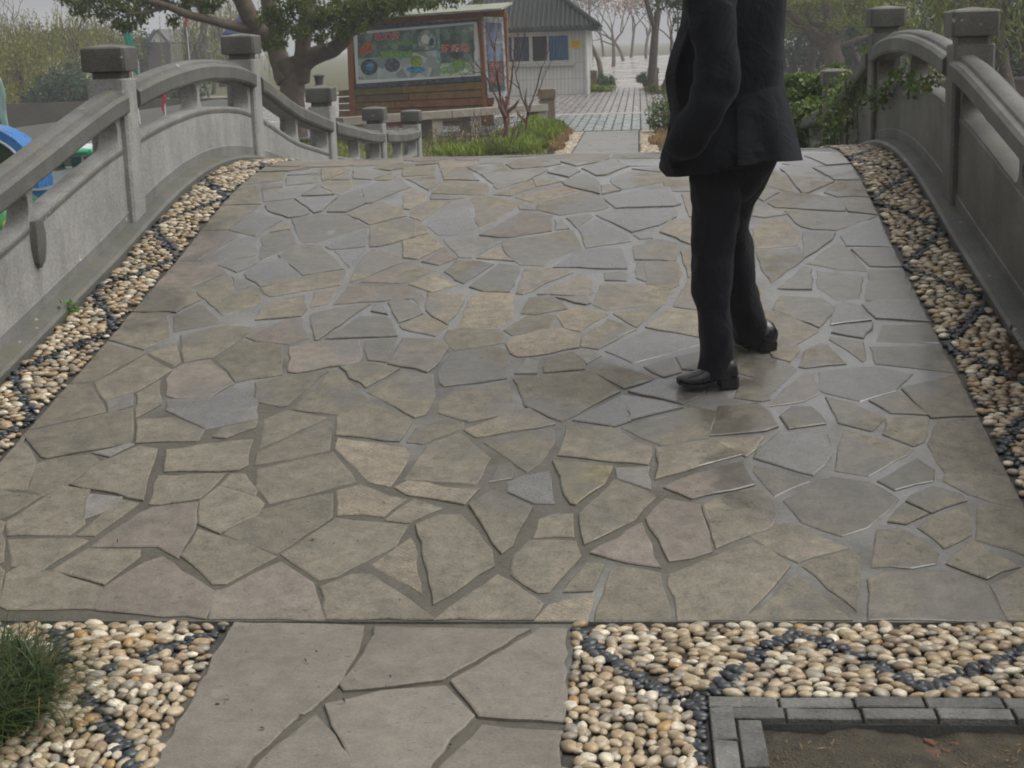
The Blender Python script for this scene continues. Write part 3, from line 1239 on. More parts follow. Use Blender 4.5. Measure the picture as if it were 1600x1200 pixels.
def strips():
    rng = random.Random(21)
    for side in (-1, 1):
        st = empty('pebble_strip', (BC + side * 1.755 - BC, 0, 0))
        st.parent = bridge
        xi, xo = BC + side * 1.632, BC + side * 1.895
        a, b = min(xi, xo), max(xi, xo)
        # mortar under the pebbles
        yy = np.linspace(Y0, 17.3, 130)
        V = [(x, y, deckz(y) - .012) for y in yy for x in (a, b)]
        F = [(2 * j, 2 * j + 1, 2 * j + 3, 2 * j + 2) for j in range(len(yy) - 1)]
        keep(raw_obj('strip_mortar', raw_mesh('strip_mortar', V, F, PEBBED, True), st))
        lines = []
        y = 3.9 if side > 0 else 4.2
        k = 0
        while y < 11:
            p0, p1 = ((xi, y), (xo, y + .46)) if k % 2 == 0 else ((xo, y), (xi, y + .46))
            lines.append((p0, p1, .021))
            y += .46
            k += 1
        it = fill_pebbles(rng, lambda x, y: a + .012 < x < b - .012, a, b, Y0 + .02, 11.0, lambda x, y: deckz(y) - .004, lines, 'x', 1.0, .0205)
        pebble_set(it, st, 'pebble_infill')


PEBBED = plain('pebble_mortar', (.055, .050, .042), .6, .3, 20, .5)
strips()

# ------------------------------------------------------------------ railings
POSTS = [4.85, 7.43, 9.98, 12.42, 14.92, 17.35]
TOPS = [1.09, 1.555, 1.615, 1.215, .945, .81]


def railing(side):
    lab = ('grey carved stone railing of the bridge beside the moored painted boats' if side < 0 else
           'carved stone railing of the bridge, shade in its colour, with ivy creeping over it')
    root = empty('stone_railing', (BC + side * 2.04, Y0, 0), lab, 'railing')
    dz = 0.0 if side < 0 else 0.045
    face = GRANITE if side < 0 else GRANITE_M  # right side turns from the light: its shade is put into the granite colour
    X = lambda d: BC + side * d          # distance from the axis -> x
    rz = lambda y: railz(y) + dz * (1 if y < 11.2 else .4)
    # posts
    for i, (y, zt) in enumerate(zip(POSTS, TOPS)):
        zt = zt + dz * (1 if y < 11 else .4)
        zb = deckz(y) - .08
        h = .094
        ch = .012
        mb = MB()

        def sq(h, z, ch, x0=X(2.045)):
            pts = []
            for (sx, sy) in ((1, 1), (-1, 1), (-1, -1), (1, -1)):
                a = (x0 + sx * h, y + sy * (h - ch), z)
                b = (x0 + sx * (h - ch), y + sy * h, z)
                pts += [a, b] if sx * sy > 0 else [b, a]
            return pts
        zs = zt - .165
        mb.loft([sq(h, zb, ch), sq(h, zs - .006, ch), sq(h - .006, zs, ch)])
        p = mb.build('post', [face], root, 30)
        keep(p)
        mb = MB()
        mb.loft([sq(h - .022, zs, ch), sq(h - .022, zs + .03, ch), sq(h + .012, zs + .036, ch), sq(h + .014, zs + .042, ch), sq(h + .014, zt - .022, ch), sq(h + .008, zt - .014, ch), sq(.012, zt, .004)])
        c = mb.build('cap', GRANITE_D if side > 0 else GRANITE_R, p, 30)  # caps toned darker: shade on their near faces is put into the colour
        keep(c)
    # bays
    for i in range(-1, 5):
        ya = POSTS[i] + .09 if i >= 0 else 3.0
        yb = POSTS[i + 1] - .09
        ya0, yb0 = ya, yb
        # moulded handrail
        ys = np.linspace(ya - .004, yb + .004, 15)
        prof = [(1.945, -.088), (1.935, -.075), (1.935, -.012), (1.95, .004), (1.975, .007), (1.980, .020), (1.995, .030), (2.04, .030), (2.055, .020), (2.06, .007), (2.08, .004), (2.092, -.012), (2.092, -.075), (2.082, -.088)]
        mb = MB()
        mb.loft([[(X(d), y, rz(y) + e) for d, e in prof] for y in ys])
        keep(mb.build('handrail', GRANITE_R, root, 35))
        # pierced panel: outline in (u along, v up) mapped to the curves
        top = lambda y: rz(y) - .082
        bot = lambda y: deckz(y) + .0
        led = .255 if i < 3 else .27

        def mp(y, v):            # v: metres below the handrail, negative up
            return (y, rz(y) - v)
        N = 24
        outer = [(y, top(y)) for y in np.linspace(ya, yb, N)] + [(y, bot(y)) for y in np.linspace(yb, ya, N)]
        holes = []
        L = yb - ya
        stile, div = .060, .050
        w = (L - 2 * stile - div) / 2
        for q in range(2):
            s0 = ya + stile + q * (w + div)
            s1 = s0 + w
            v0, v1 = .092, led - .012
            hh = v1 - v0
            loop = []
            r0 = min(.085, hh * .49)
            r_out, r_in = r0, r0 * .92

            def arc(cy, cv, r, a0, a1, n=6):
                for a in np.linspace(a0, a1, n):
                    loop.append(mp(cy + r * math.cos(a), cv + r * math.sin(a)))
            pi = math.pi
            ra, rb = (r_out, r_in) if q == 0 else (r_in, r_out)
            arc(s0 + ra, v0 + ra, ra, pi, 1.5 * pi)
            for y in np.linspace(s0 + ra, s1 - rb, 8)[1:-1]:
                loop.append(mp(y, v0))
            arc(s1 - rb, v0 + rb, rb, 1.5 * pi, 2 * pi)
            arc(s1 - rb, v1 - rb, rb, 0, .5 * pi)
            for y in np.linspace(s1 - rb, s0 + ra, 8)[1:-1]:
                loop.append(mp(y, v1))
            arc(s0 + ra, v1 - ra, ra, .5 * pi, pi)
            holes.append(loop)
        mb = MB()
        mb.plate(outer, holes, X(1.985), X(2.078))
        pn = mb.build('panel', face, root, 30)
        keep(pn)
        # ledge moulding under the openings and sunk field border
        ys = np.linspace(ya, yb, 13)
        mb = MB()
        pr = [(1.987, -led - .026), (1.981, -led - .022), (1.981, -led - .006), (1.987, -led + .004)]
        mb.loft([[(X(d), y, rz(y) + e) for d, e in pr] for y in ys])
        keep(mb.build('ledge_moulding', GRANITE_M, root, 30))  # darker tone on the left side paints in the shadow line under the openings
        # lower plinth moulding and kerb
        mb = MB()
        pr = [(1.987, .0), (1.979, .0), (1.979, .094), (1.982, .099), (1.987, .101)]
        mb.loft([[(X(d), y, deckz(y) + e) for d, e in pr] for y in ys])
        keep(mb.build('plinth_moulding', GRANITE_R if side > 0 else GRANITE_L, root, 30))  # darker granite puts the shadow line over the plinth into the colour
        yc = (ya + yb) / 2
        if i == 0 and side < 0:
            mb = MB()
            y = yc + .02
            rings = []
            for hw, v, d in [(.05, led - .01, 1.962), (.062, led + .05, 1.958), (.058, led + .11, 1.96), (.042, led + .16, 1.964), (.012, led + .185, 1.972)]:
                z = rz(y) - v
                rings.append([(X(d), y - hw * .8, z), (X(d - .006), y, z), (X(d), y + hw * .8, z), (X(1.99), y + hw, z), (X(1.99), y - hw, z)])
            mb.loft(rings)
            keep(mb.build('carved_tongue', GRANITE_M, root, 30))
    ys = np.linspace(Y0 - .1, 17.45, 80)
    mb = MB()
    pr = [(1.895, -.05), (1.895, .022), (1.906, .034), (1.95, .042), (1.99, .045), (2.15, .045), (2.17, -.05)]
    mb.loft([[(X(d), y, deckz(y) + e) for d, e in pr] for y in ys])
    keep(mb.build('kerb', GRANITE_M, root, 30))
    return root


rail_l = railing(-1)
rail_r = railing(1)

# ================================================================== FOREGROUND
rngf = random.Random(5)


def near_path():
    path = empty('flagstone_path', (-.65, 3.0, 0), kind='structure')
    polys = [
        [(367, 972), (567, 979), (556, 1020), (520, 1075), (420, 1160), (330, 1262), (208, 1262)],
        [(585, 980), (826, 983), (690, 1060), (540, 1075), (532, 1065), (575, 1020)],
        [(846, 983), (886, 984), (879, 1125), (750, 1115), (707, 1062)],
        [(510, 1100), (600, 1080), (694, 1072), (737, 1118), (672, 1190), (650, 1262), (580, 1262)],
        [(432, 1167), (494, 1117), (558, 1200), (566, 1262), (342, 1262)],
        [(755, 1132), (877, 1142), (872, 1262), (682, 1262), (692, 1195)]]
    for pl in polys:
        P2 = [G(x, y, 0) for x, y in pl]
        ar = sum(P2[i].x * P2[(i + 1) % len(P2)].y - P2[(i + 1) % len(P2)].x * P2[i].y for i in range(len(P2)))
        if ar < 0:
            P2.reverse()
        cc = sum(P2, Vector((0, 0, 0))) / len(P2)
        for p in P2:
            p += Vector((p.x - cc.x, p.y - cc.y, 0)).normalized() * .008
            p.y = min(p.y, Y0 - .008)
        me = stone_mesh(P2, STONE['l'], rngf, lift=rngf.uniform(-.001, .002), surf=lambda y: 0.0)
        keep(link(bpy.data.objects.new('paving_stone', me), path))
    # earlier slabs towards the camera, out of the frame
    for (x0, x1, y0, y1) in ((-1.07, -.62, 2.2, 2.76), (-.60, -.18, 2.25, 2.74), (-1.06, -.5, 1.5, 2.18), (-.48, -.17, 1.5, 2.22)):
        me = stone_mesh([(x0, y0), (x1, y0), (x1 - .02, y1), (x0 + .01, y1)], STONE['l'], rngf, lift=0, surf=lambda y: 0.0)
        keep(link(bpy.data.objects.new('paving_stone', me), path))
    V = [(x, y, -.008 + .003 * noise.noise((x * 4, y * 4, 1))) for y in np.linspace(1.4, Y0 - .002, 60) for x in np.linspace(-1.105, -.185, 24)]
    F = [(j * 24 + i, j * 24 + i + 1, (j + 1) * 24 + i + 1, (j + 1) * 24 + i) for j in range(59) for i in range(23)]
    keep(raw_obj('mortar_bed', raw_mesh('mortar_bed', V, F, MORTAR, True), path))


near_path()


def px_lines(pts, w):
    q = [G(x, y, 0) for x, y in pts]
    return [((q[i].x, q[i].y), (q[i + 1].x, q[i + 1].y), w) for i in range(len(q) - 1)]


def near_beds():
    rng = random.Random(31)
    # right-hand bed: between the path, the bridge end and the brick kerb
    bed = empty('pebble_paving', (.2, 3.6, 0), kind='structure')
    A = G(1104, 1089)
    xk, yk = A.x, A.y
    xp = lambda y: -.192 + (y - 3.0) * -.012
    V = [(-.19, 1.4, -.012), (2.4, 1.4, -.012), (2.4, Y0, -.012), (-.19, Y0, -.012)]
    mb = MB()
    mb.add([(-.185, 1.4, -.014), (xk, 1.4, -.014), (xk, Y0 - .002, -.014), (-.185, Y0 - .002, -.014)], [(0, 1, 2, 3)])
    mb.add([(xk, yk, -.014), (2.4, yk, -.014), (2.4, Y0 - .002, -.014), (xk, Y0 - .002, -.014)], [(0, 1, 2, 3)])
    keep(mb.build('mortar_bed', PEBBED, bed))
    lines = px_lines([(903, 982), (940, 1022), (1000, 1062), (1050, 1085)], .018) + px_lines([(1075, 1080), (1095, 1090), (1092, 1200)], .010)
    lines += px_lines([(1075, 1105), (1130, 1068), (1180, 1020), (1240, 988)], .019) + px_lines([(1240, 988), (1310, 1010), (1375, 1040), (1440, 1070)], .019)
    lines += px_lines([(1440, 1075), (1520, 1050), (1580, 1020), (1680, 975)], .019)
    qa, qb = G(903, 980), G(1080, 1096)
    above = lambda x, y: (qb.x - qa.x) * (y - qa.y) - (qb.y - qa.y) * (x - qa.x) > 0
    it = fill_pebbles(rng, lambda x, y: xp(y) + .02 < x and x < 2.3 and yk + .014 < y < Y0 - .012 and above(x, y), -.2, 2.3, yk, Y0, lambda x, y: -.006, lines, 'x', 1.0, .0212)
    it += fill_pebbles(rng, lambda x, y: xp(y) + .016 < x < xk - .012 and 2.7 < y < Y0 - .012 and not (above(x, y) and y > yk + .014), -.2, xk, 2.6, Y0, lambda x, y: -.006, lines, 'y', 1.0, .0212)
    pebble_set(it, bed, 'pebble_infill')
    # left-hand bed
    bed = empty('pebble_paving', (-1.5, 3.5, 0), kind='structure')
    mb = MB()
    mb.add([(-2.9, 1.4, -.014), (-1.055, 1.4, -.014), (-1.105, Y0 - .002, -.014), (-2.9, Y0 - .002, -.014)], [(0, 1, 2, 3)])
    keep(mb.build('mortar_bed', PEBBED, bed))
    lines = px_lines([(368, 972), (300, 1000), (230, 1022), (160, 1045)], .019) + px_lines([(130, 1085), (175, 1140), (215, 1200)], .016)
    lines += px_lines([(80, 955), (88, 1000), (100, 1030)], .019) + px_lines([(0, 975), (40, 968)], .02)
    xq = lambda y: -1.052 - (y - 2.97) * .062
    it = fill_pebbles(rng, lambda x, y: x < xq(y) - .022 and 3.42 < y < Y0 - .012, -2.4, -1.05, 3.42, Y0, lambda x, y: -.006, lines, 'x', 1.0, .0212)
    it += fill_pebbles(rng, lambda x, y: x < xq(y) - .018 and 2.6 < y < 3.42, -1.9, -1.0, 2.6, 3.42, lambda x, y: -.006, lines, 'y', 1.0, .0212)
    pebble_set(it, bed, 'pebble_infill')
    return xk, yk


XK, YK = near_beds()
BRICK = plain('dark_brick', (.105, .104, .094), .65, .45, 11, .6, obj_rand=.28)
SOIL = plain('soil', (.058, .048, .032), .85, .55, 16, 1.0)


def brick_kerb():
    kb = empty('brick_kerb', (XK, YK, 0), kind='structure')
    rng = random.Random(3)
    zt = .004

    def brick(x0, x1, y0, y1):
        g = .0035
        mb = MB()
        x0, x1, y0, y1 = x0 + g, x1 - g, y0 + g, y1 - g
        b = .0025
        t = zt + rng.uniform(-.003, .003)
        tl = rng.gauss(0, .002)
        mb.loft([[(x0, y0, -.10), (x1, y0, -.10), (x1, y1, -.10), (x0, y1, -.10)], [(x0, y0, t - b), (x1, y0, t - b + tl), (x1, y1, t - b + tl), (x0, y1, t - b)],
                 [(x0 + b, y0 + b, t), (x1 - b, y0 + b, t + tl), (x1 - b, y1 - b, t + tl), (x0 + b, y1 - b, t)]])
        keep(mb.build('brick', BRICK, kb, False))
    W_, L_ = .060, .168
    for row in range(2):
        y1 = YK - row * W_
        x = XK if row == 0 else XK + .05
        x += 0
        first = True
        while x < 2.2:
            l = L_ * rng.uniform(.95, 1.05)
            if first and row == 1:
                l *= .7
            first = False
            brick(x, x + l, y1 - W_, y1)
            x += l
    for col in range(2):
        x0 = XK + col * W_
        y = YK - (W_ if col == 0 else 2 * W_)
        if col == 1:
            brick(x0 - 0.0, x0 + W_, y, y + W_ * .0 + .0001) if False else None
        first = True
        while y > 1.6:
            l = L_ * rng.uniform(.95, 1.05) * (.45 if first and col else 1)
            brick(x0, x0 + W_, y - l, y)
            y -= l
            first = False
    brick(XK + .0, XK + .05, YK - 2 * W_, YK - W_) if False else None
    mb = MB()
    mb.box(XK + .002, 2.2, YK - 2 * W_ + .002, YK - .002, -.11, -.012)
    mb.box(XK + .002, XK + 2 * W_ - .002, 1.6, YK - 2 * W_, -.11, -.012)
    keep(mb.build('brick_mortar', plain('brick_mortar', (.07, .07, .062), .8, .3, 20, .4), kb))
    # soil in the bed
    xs = np.linspace(XK + 2 * W_ - .004, 2.3, 90)
    ys = np.linspace(1.5, YK - 2 * W_ + .004, 80)
    V = [(x, y, -.030 + .018 * noise.noise((x * 5, y * 5, 2)) + .014 * noise.noise((x * 15, y * 15, 4)) + .007 * noise.noise((x * 45, y * 45, 6))) for y in ys for x in xs]
    nx = len(xs)
    F = [(j * nx + i, j * nx + i + 1, (j + 1) * nx + i + 1, (j + 1) * nx + i) for j in range(len(ys) - 1) for i in range(nx - 1)]
    raw_obj('soil_bed', raw_mesh('soil_bed', V, F, SOIL, True), kind='structure')


brick_kerb()

# ================================================================== FAR SIDE: paths and paving
CONC = plain('wet_concrete', (.20, .195, .18), .35, .2, 3, .3)
PAV_G = plain('paver_grey_green', (.24, .26, .245), .26, .25, 5, .3, obj_rand=.12)
PAV_P = plain('paver_pinkish', (.265, .24, .225), .26, .25, 5, .3, obj_rand=.12)
JOINT = plain('dark_joint', (.07, .07, .06), .8, .3, 8, .4)
PALE = plain('pale_kerb', (.36, .33, .29), .6, .2, 8, .3)


def far_ground():
    pa = empty('concrete_path', (-.5, 17.35, 0), kind='structure')
    mb = MB()
    x0, x1 = -.93, -.03
    for k in range(4):
        y0 = 17.36 + k * 2.26
        mb.box(x0, x1, y0 + .01, y0 + 2.24, -.10, .0)
    keep(mb.build('slab_run', CONC, pa))
    rng = random.Random(44)
    for s, (a, b) in enumerate(((-1.20, -.94), (-.02, .26))):
        mb = MB()
        mb.box(a, b, 17.36, 26.4, -.10, -.012)
        st = mb.build('pebble_strip', PEBBED, pa)
        keep(st)
        it = fill_pebbles(rng, lambda x, y: a + .02 < x < b - .02, a, b, 20.3, 26.35, lambda x, y: -.006, [], 'x', 1.0, .024, [6, 5, 2, .6, 1, 2, 5])
        V_, F_, M_, n = [], [], [], 0
        for (x, y, z, sc, r, k, m, sq) in it:
            v, f = PEBV[k]
            V_.append(np.stack([v[:, 0] * sc * math.cos(r) - v[:, 1] * sc * math.sin(r) + x + .5, v[:, 0] * sc * math.sin(r) + v[:, 1] * sc * math.cos(r) + y - 17.35, v[:, 2] * sc + z], 1))
            F_.append(f + n); M_.append(np.full(len(f), m)); n += len(v)
        raw_obj('pebble_infill', raw_mesh('pebble_infill', np.concatenate(V_), np.concatenate(F_), PEB, True, np.concatenate(M_)), pa, kind='stuff')
    # paved square of long strips
    sqr = empty('paved_square', (-.5, 26.5, 0), kind='structure')
    mb = MB()
    mb.box(-14, 12, 26.45, 50.5, -.12, -.02)
    keep(mb.build('joint_bed', JOINT, sqr))
    W_ = .165
    for (ya, yb, m, nm, nrow) in ((26.6, 32.6, PAV_G, 'paver', 6), (33.15, 50.2, PAV_P, 'paver', 5)):
        L = (yb - ya) / nrow
        proto = {}
        for r in range(nrow):
            for c in range(-10 if m is PAV_G else -12, 15):
                x = -.9 + c * W_
                mb = MB()
                if r == 0 and c == (-10 if m is PAV_G else -12):
                    mb.box(-W_ / 2 + .014, W_ / 2 - .014, .004, L - .004, -.06, 0)
                    proto[m] = mb.mesh('paver', m)
                o = link(bpy.data.objects.new('paver', proto[m]), sqr)
                o.location = (x + .5, ya + r * L - 26.5, rng.uniform(-.004, .003))
        mb = MB()
        for c in list(range(-60, -12)) + list(range(15, 60)):
            x = -.9 + c * W_
            mb.box(x - W_ / 2 + .014, x + W_ / 2 - .014, ya, yb, -.06, -.002)
        keep(mb.build('paver_field', m, sqr, kind='stuff'))
    mb = MB()
    mb.box(-8, 8, 32.65, 33.1, -.06, .002)
    keep(mb.build('pale_band', PALE, sqr))
    # the path on towards the far lawn
    mb = MB()
    V = []
    for i, y in enumerate(np.linspace(50.4, 125, 30)):
        t = i / 29
        cxx = -.2 + .2 * t
        w = 2.1 + 1.6 * t
        V += [(cxx - w, y, -.015 + .25 * t * t), (cxx + w, y, -.015 + .25 * t * t)]
    mb.add(V, [(2 * i, 2 * i + 1, 2 * i + 3, 2 * i + 2) for i in range(29)])
    t = NT('wet_far_path')
    n1 = t.noise(.7, 5, .65, dist=1)
    n2 = t.noise(3, 3)
    c = t.mix(t.ramp(n1, .42, .6), (.26, .235, .205), (.36, .33, .29))
    mb.build('path', t.done(t.scale_col(c, t.ramp(n2, .3, .7, .9, 1.25)), t.ramp(n1, .4, .6, .12, .38), .5), kind='structure')
    for sx in (-1, 1):
        mb = MB()
        mb.box(-.2 + sx * 1.72 - .3, -.2 + sx * 1.72 + .3, 46.5, 56, -.05, .03)
        mb.build('path_kerb', plain('pale_pink_kerb', (.40, .34, .29), .6, .2, 5), kind='structure')


far_ground()

# ================================================================== BUILDINGS
WOOD = plain('weathered_wood', (.17, .085, .045), .65, .4, 9, .4)
WOOD_R = plain('red_brown_beam', (.23, .095, .045), .6, .3, 7, .3)
BROWN_S = plain('brown_stone', (.19, .15, .105), .8, .3, 9, .5)
BENCH_S = plain('bench_stone', (.24, .215, .175), .75, .25, 8, .4)
WHITE = plain('white_paint', (.72, .72, .70), .55, .1, 5, .1)
ALU = plain('pale_window_frame', (.50, .50, .46), .45, .1, 6, .1)


def bil(c, u, v):
    a = c[0].lerp(c[1], u)
    b = c[3].lerp(c[2], u)
    return a.lerp(b, v)


def flat_poly(name, pts, mat, parent, th):
    """a thin printed shape standing proud of its sheet"""
    mb = MB()
    n = len(pts)
    mb.add([p for p in pts] + [p + th for p in pts], [tuple(range(n)), tuple(range(2 * n - 1, n - 1, -1))] + [(i, (i + 1) % n, n + (i + 1) % n, n + i) for i in range(n)])
    return mb.build(name, mat, parent)


def text_mesh(name, body, mat, frame, size, parent, bold=.0):
    """frame(u, v) -> point, for text in its own unit box; v runs down"""
    cu = bpy.data.curves.new('lettering', 'FONT')
    cu.body = body
    cu.size = 1
    cu.offset = bold
    cu.resolution_u = 3
    o = bpy.data.objects.new('lettering_source', cu)
    COL.objects.link(o)
    dg = bpy.context.evaluated_depsgraph_get()
    me = bpy.data.meshes.new_from_object(o.evaluated_get(dg))
    bpy.data.objects.remove(o)
    if len(me.vertices) == 0:
        return None
    co = np.array([v.co[:] for v in me.vertices])
    x0, x1, y0, y1 = co[:, 0].min(), co[:, 0].max(), co[:, 1].min(), co[:, 1].max()
    for v in me.vertices:
        v.co = frame((v.co.x - x0) / (x1 - x0), 1 - (v.co.y - y0) / (y1 - y0))
    me.materials.clear()
    me.materials.append(mat)
    me.name = name
    return raw_obj(name, me, parent)


def printm(name, a, b, scale=14, rough=.4):
    t = NT(name)
    n = t.noise(scale, 4, .6)
    v = t.n('ShaderNodeTexVoronoi')
    v.inputs['Scale'].default_value = scale * 1.6
    t.l(t.pos, v.inputs['Vector'])
    sx = t.n('ShaderNodeSeparateXYZ')
    t.l(v.outputs['Color'], sx.inputs[0])
    c = t.mix(t.ramp(n, .35, .65), a, b)
    return t.done(t.scale_col(c, t.ramp(sx.outputs['X'], 0, 1, .62, 1.4)), rough, .4)


def billboard():
    YB = 30.0
    C = [P(552, 50, YB), P(745, 33, YB - .5), P(755, 118, YB - .5), P(557, 131, YB)]
    root = empty('billboard', (C[3].x + 1.2, YB, 0), 'wooden billboard with a colourful boating poster above brown planks', 'billboard')
    nrm = (C[1] - C[0]).cross(C[3] - C[0]).normalized()
    if nrm.y > 0:
        nrm = -nrm
    ux = (C[1] - C[0]).normalized()
    dn = Vector((0, 0, -1))

    def S_(px, py, off=0.0):       # point on the board plane at a pixel
        d = ray(px, py)
        t = (C[0] - EYE).dot(nrm) / d.dot(nrm)
        return EYE + d * t + nrm * off

    def plank(a, b, c, d, th, nm, mat):
        mb = MB()
        mb.slab(a, b, c, d, th)
        return keep(mb.build(nm, mat, root))
    # backing
    plank(S_(549, 48, -.02), S_(552, 133, -.02), S_(758, 120, -.02), S_(749, 30, -.02), .05, 'backing_board', WOOD)
    # white bordered sheet and printed picture
    plank(S_(552, 50, .012), S_(557, 131, .012), S_(754, 118, .012), S_(745, 33, .012), .012, 'poster_sheet', plain('poster_white', (.70, .72, .72), .4, .06, 4, .05))
    o = .016

    def Q(x, y, off=o):            # enlarged-crop coordinates (540 + x / 6.154, y / 6.154)
        return S_(540 + x / 6.154, y / 6.154, off)
    th = nrm * -.003
    pr_dark = printm('print_dark_trees', (.08, .13, .11), (.19, .25, .22), 5)
    pr_water = printm('print_grey_water', (.42, .47, .46), (.32, .38, .37), 3)
    pr_red = plain('print_red', (.55, .04, .04), .4, .06, 5, 0)
    pr_w = plain('print_white', (.70, .70, .68), .4, .05, 5, 0)
    pr_gr = printm('print_green', (.10, .28, .10), (.26, .38, .10), 30)
    pr_bl = printm('print_blue', (.06, .22, .42), (.10, .32, .50))
    pr_nv = printm('print_navy', (.03, .05, .07), (.10, .12, .14), 18)
    pr_ye = printm('print_yellow_green', (.42, .38, .08), (.12, .26, .06), 20)
    pr_gy = printm('print_pale_grey', (.36, .40, .36), (.26, .31, .26), 12)
    pr_or = printm('print_orange_red', (.45, .10, .05), (.30, .12, .05), 16)

    def shape(nm, pts, mat, off=o):
        return keep(flat_poly(nm, [Q(x, y, off) for x, y in pts], mat, root, th))

    def disc(nm, cx, cy, rx, ry, mat, off=o, a0=0, a1=2 * math.pi, n=18):
        return shape(nm, [(cx + rx * math.cos(a0 + (a1 - a0) * k / n), cy + ry * math.sin(a0 + (a1 - a0) * k / n)) for k in range(n)], mat, off)
    shape('printed_trees', [(115, 330), (900, 262), (900, 480), (700, 500), (120, 570)], pr_dark)
    shape('printed_water', [(120, 570), (700, 500), (900, 480), (905, 735), (125, 770)], pr_water)
    shape('printed_garden', [(905, 262), (1235, 230), (1240, 600), (905, 610)], pr_dark)
    shape('printed_sky', [(1060, 262), (1230, 246), (1232, 290), (1130, 320)], pr_gy, o + .004)
    shape('printed_lawn', [(905, 610), (1240, 590), (1250, 715), (905, 735)], printm('print_lawn', (.24, .38, .22), (.42, .48, .32), 14))
    shape('printed_fountain', [(855, 268), (905, 262), (915, 600), (870, 610), (890, 400)], printm('print_spray', (.30, .42, .42), (.2, .3, .3)), o + .004)
    disc('printed_wheel', 785, 385, 90, 98, pr_gy, o + .004)
    disc('printed_wheel_hub', 770, 375, 40, 44, pr_w, o + .008)
    disc('printed_wheel_spot', 832, 405, 24, 38, pr_nv, o + .010)
    # dragon boat
    shape('printed_long_boat', [(330, 500), (420, 480), (600, 500), (655, 470), (640, 560), (350, 560)], pr_gr, o + .004)
    shape('printed_boat_roof', [(400, 410), (640, 395), (655, 430), (600, 425), (420, 432)], pr_gr, o + .005)
    shape('printed_flag_boat', [(130, 480), (210, 385), (270, 430), (260, 500), (140, 530)], pr_or, o + .004)
    # round boats
    disc('printed_round_boat', 230, 645, 82, 78, pr_nv, o + .005)
    disc('printed_boat_door', 240, 640, 38, 42, pr_bl, o + .008)
    disc('printed_round_boat', 452, 625, 74, 68, printm('print_lilac_grey', (.16, .17, .23), (.07, .08, .11), 16), o + .005)
    disc('printed_cup_saucer', 680, 670, 92, 30, pr_bl, o + .005)
    disc('printed_cup', 685, 590, 58, 58, pr_ye, o + .008)
    disc('printed_bush', 1090, 625, 70, 50, pr_gr, o + .005)
    shape('printed_bridge_tents', [(1110, 700), (1150, 655), (1210, 700)], pr_w, o + .006)
    # lettering
    def fr(x0, y0, x1, y1, sl, off):
        return lambda u, v: Q(x0 + (x1 - x0) * u, y0 + (y1 - y0) * v + sl * u, off)
    text_mesh('lettering_halo', '电动船', pr_w, fr(282, 318, 526, 396, -14, o + .008), 1, root, .035)
    text_mesh('lettering', '电动船', pr_red, fr(285, 322, 523, 392, -14, o + .011), 1, root, .012)
    text_mesh('lettering_halo', '游乐场', pr_w, fr(915, 428, 1190, 512, -10, o + .008), 1, root, .04)
    text_mesh('lettering', '游乐场', pr_red, fr(919, 432, 1186, 508, -10, o + .011), 1, root, .012)
    for t in root.children:
        if t.name.startswith('lettering'):
            keep(t)
    # posts, head beam, roof
    plank(S_(543, 52, .05), S_(549, 205, .05), S_(557, 205, .05), S_(552, 50, .05), .10, 'post', WOOD_R)
    plank(S_(748, 26, .05), S_(757, 200, .05), S_(764, 200, .05), S_(753, 26, .05), .10, 'post', WOOD_R)
    plank(S_(578, 30, .08), S_(576, 39, .08), S_(756, 28, .08), S_(756, 18, .08), .12, 'head_beam', WOOD_R)
    plank(S_(576, 39, .055), S_(576, 47, .055), S_(750, 33, .055), S_(750, 29, .055), .05, 'shade_board', pr_nv)
    plank(S_(557, 133, .03), S_(557, 139, .03), S_(756, 126, .03), S_(756, 119, .03), .03, 'dark_rail', pr_nv)
    mb = MB()
    a, b = S_(572, 28, .35), S_(792, 13, .35)
    mb.slab(a, b, b - nrm * .75 + Vector((0, 0, .12)), a - nrm * .75 + Vector((0, 0, .12)), .035)
    keep(mb.build('roof', plain('mossy_roof_board', (.26, .27, .22), .8, .3, 6, .3), root))
    # gable end to the right with orange board
    e0, e1 = S_(753, 18, .03), S_(788, 12, .03)
    # side board carrying the roof end
    plank(S_(755, 19, .02), S_(756, 28, .02), S_(789, 27, .02), S_(789, 13, .02), .05, 'gable_board', WOOD_R)
    plank(S_(786, 20, -.02), S_(790, 200, -.02), S_(795, 200, -.02), S_(791, 20, -.02), .08, 'post', WOOD_R)
    plank(S_(549, 134, -.02), S_(549, 206, -.02), S_(768, 204, -.02), S_(768, 121, -.02), .03, 'skirt_backing', plain('dark_backing', (.03, .02, .015), .8, .2, 5, 0))
    # plank skirt, one board each
    rng = random.Random(9)
    rows = 6
    for r in range(rows):
        t0, t1 = r / rows, (r + .87) / rows
        def L_(t): return (552 - 26 * 0 - (1 - t) * 0, 140 + (205 - 140) * t)
        def R_(t): return (768, 127 + (203 - 127) * t)
        o2 = .035 + rng.uniform(-.012, .012)
        for (u0, u1) in ((-.10, .38 + rng.uniform(-.1, .1)), (None, 1.02)):
            if u0 is None:
                u0 = ulast
            ulast = u1 + .004
            def pt(t, u):
                l, r_ = L_(t), R_(t)
                return S_(l[0] + (r_[0] - l[0]) * u, l[1] + (r_[1] - l[1]) * u, o2)
            plank(pt(t0, u0), pt(t1, u0), pt(t1, u1), pt(t0, u1), .03, 'plank', plain('plank_wood', (.13 + rng.random() * .12, .075 + rng.random() * .05, .038 + rng.random() * .02), .65, .4, 9, .4))
    # banner hanging on the end: a thing of its own
    YBN = C[1].y - .12
    prof = []
    bn = [P(755, 26, YBN), P(786, 27, YBN), P(793, 150, YBN), P(762, 153, YBN)]
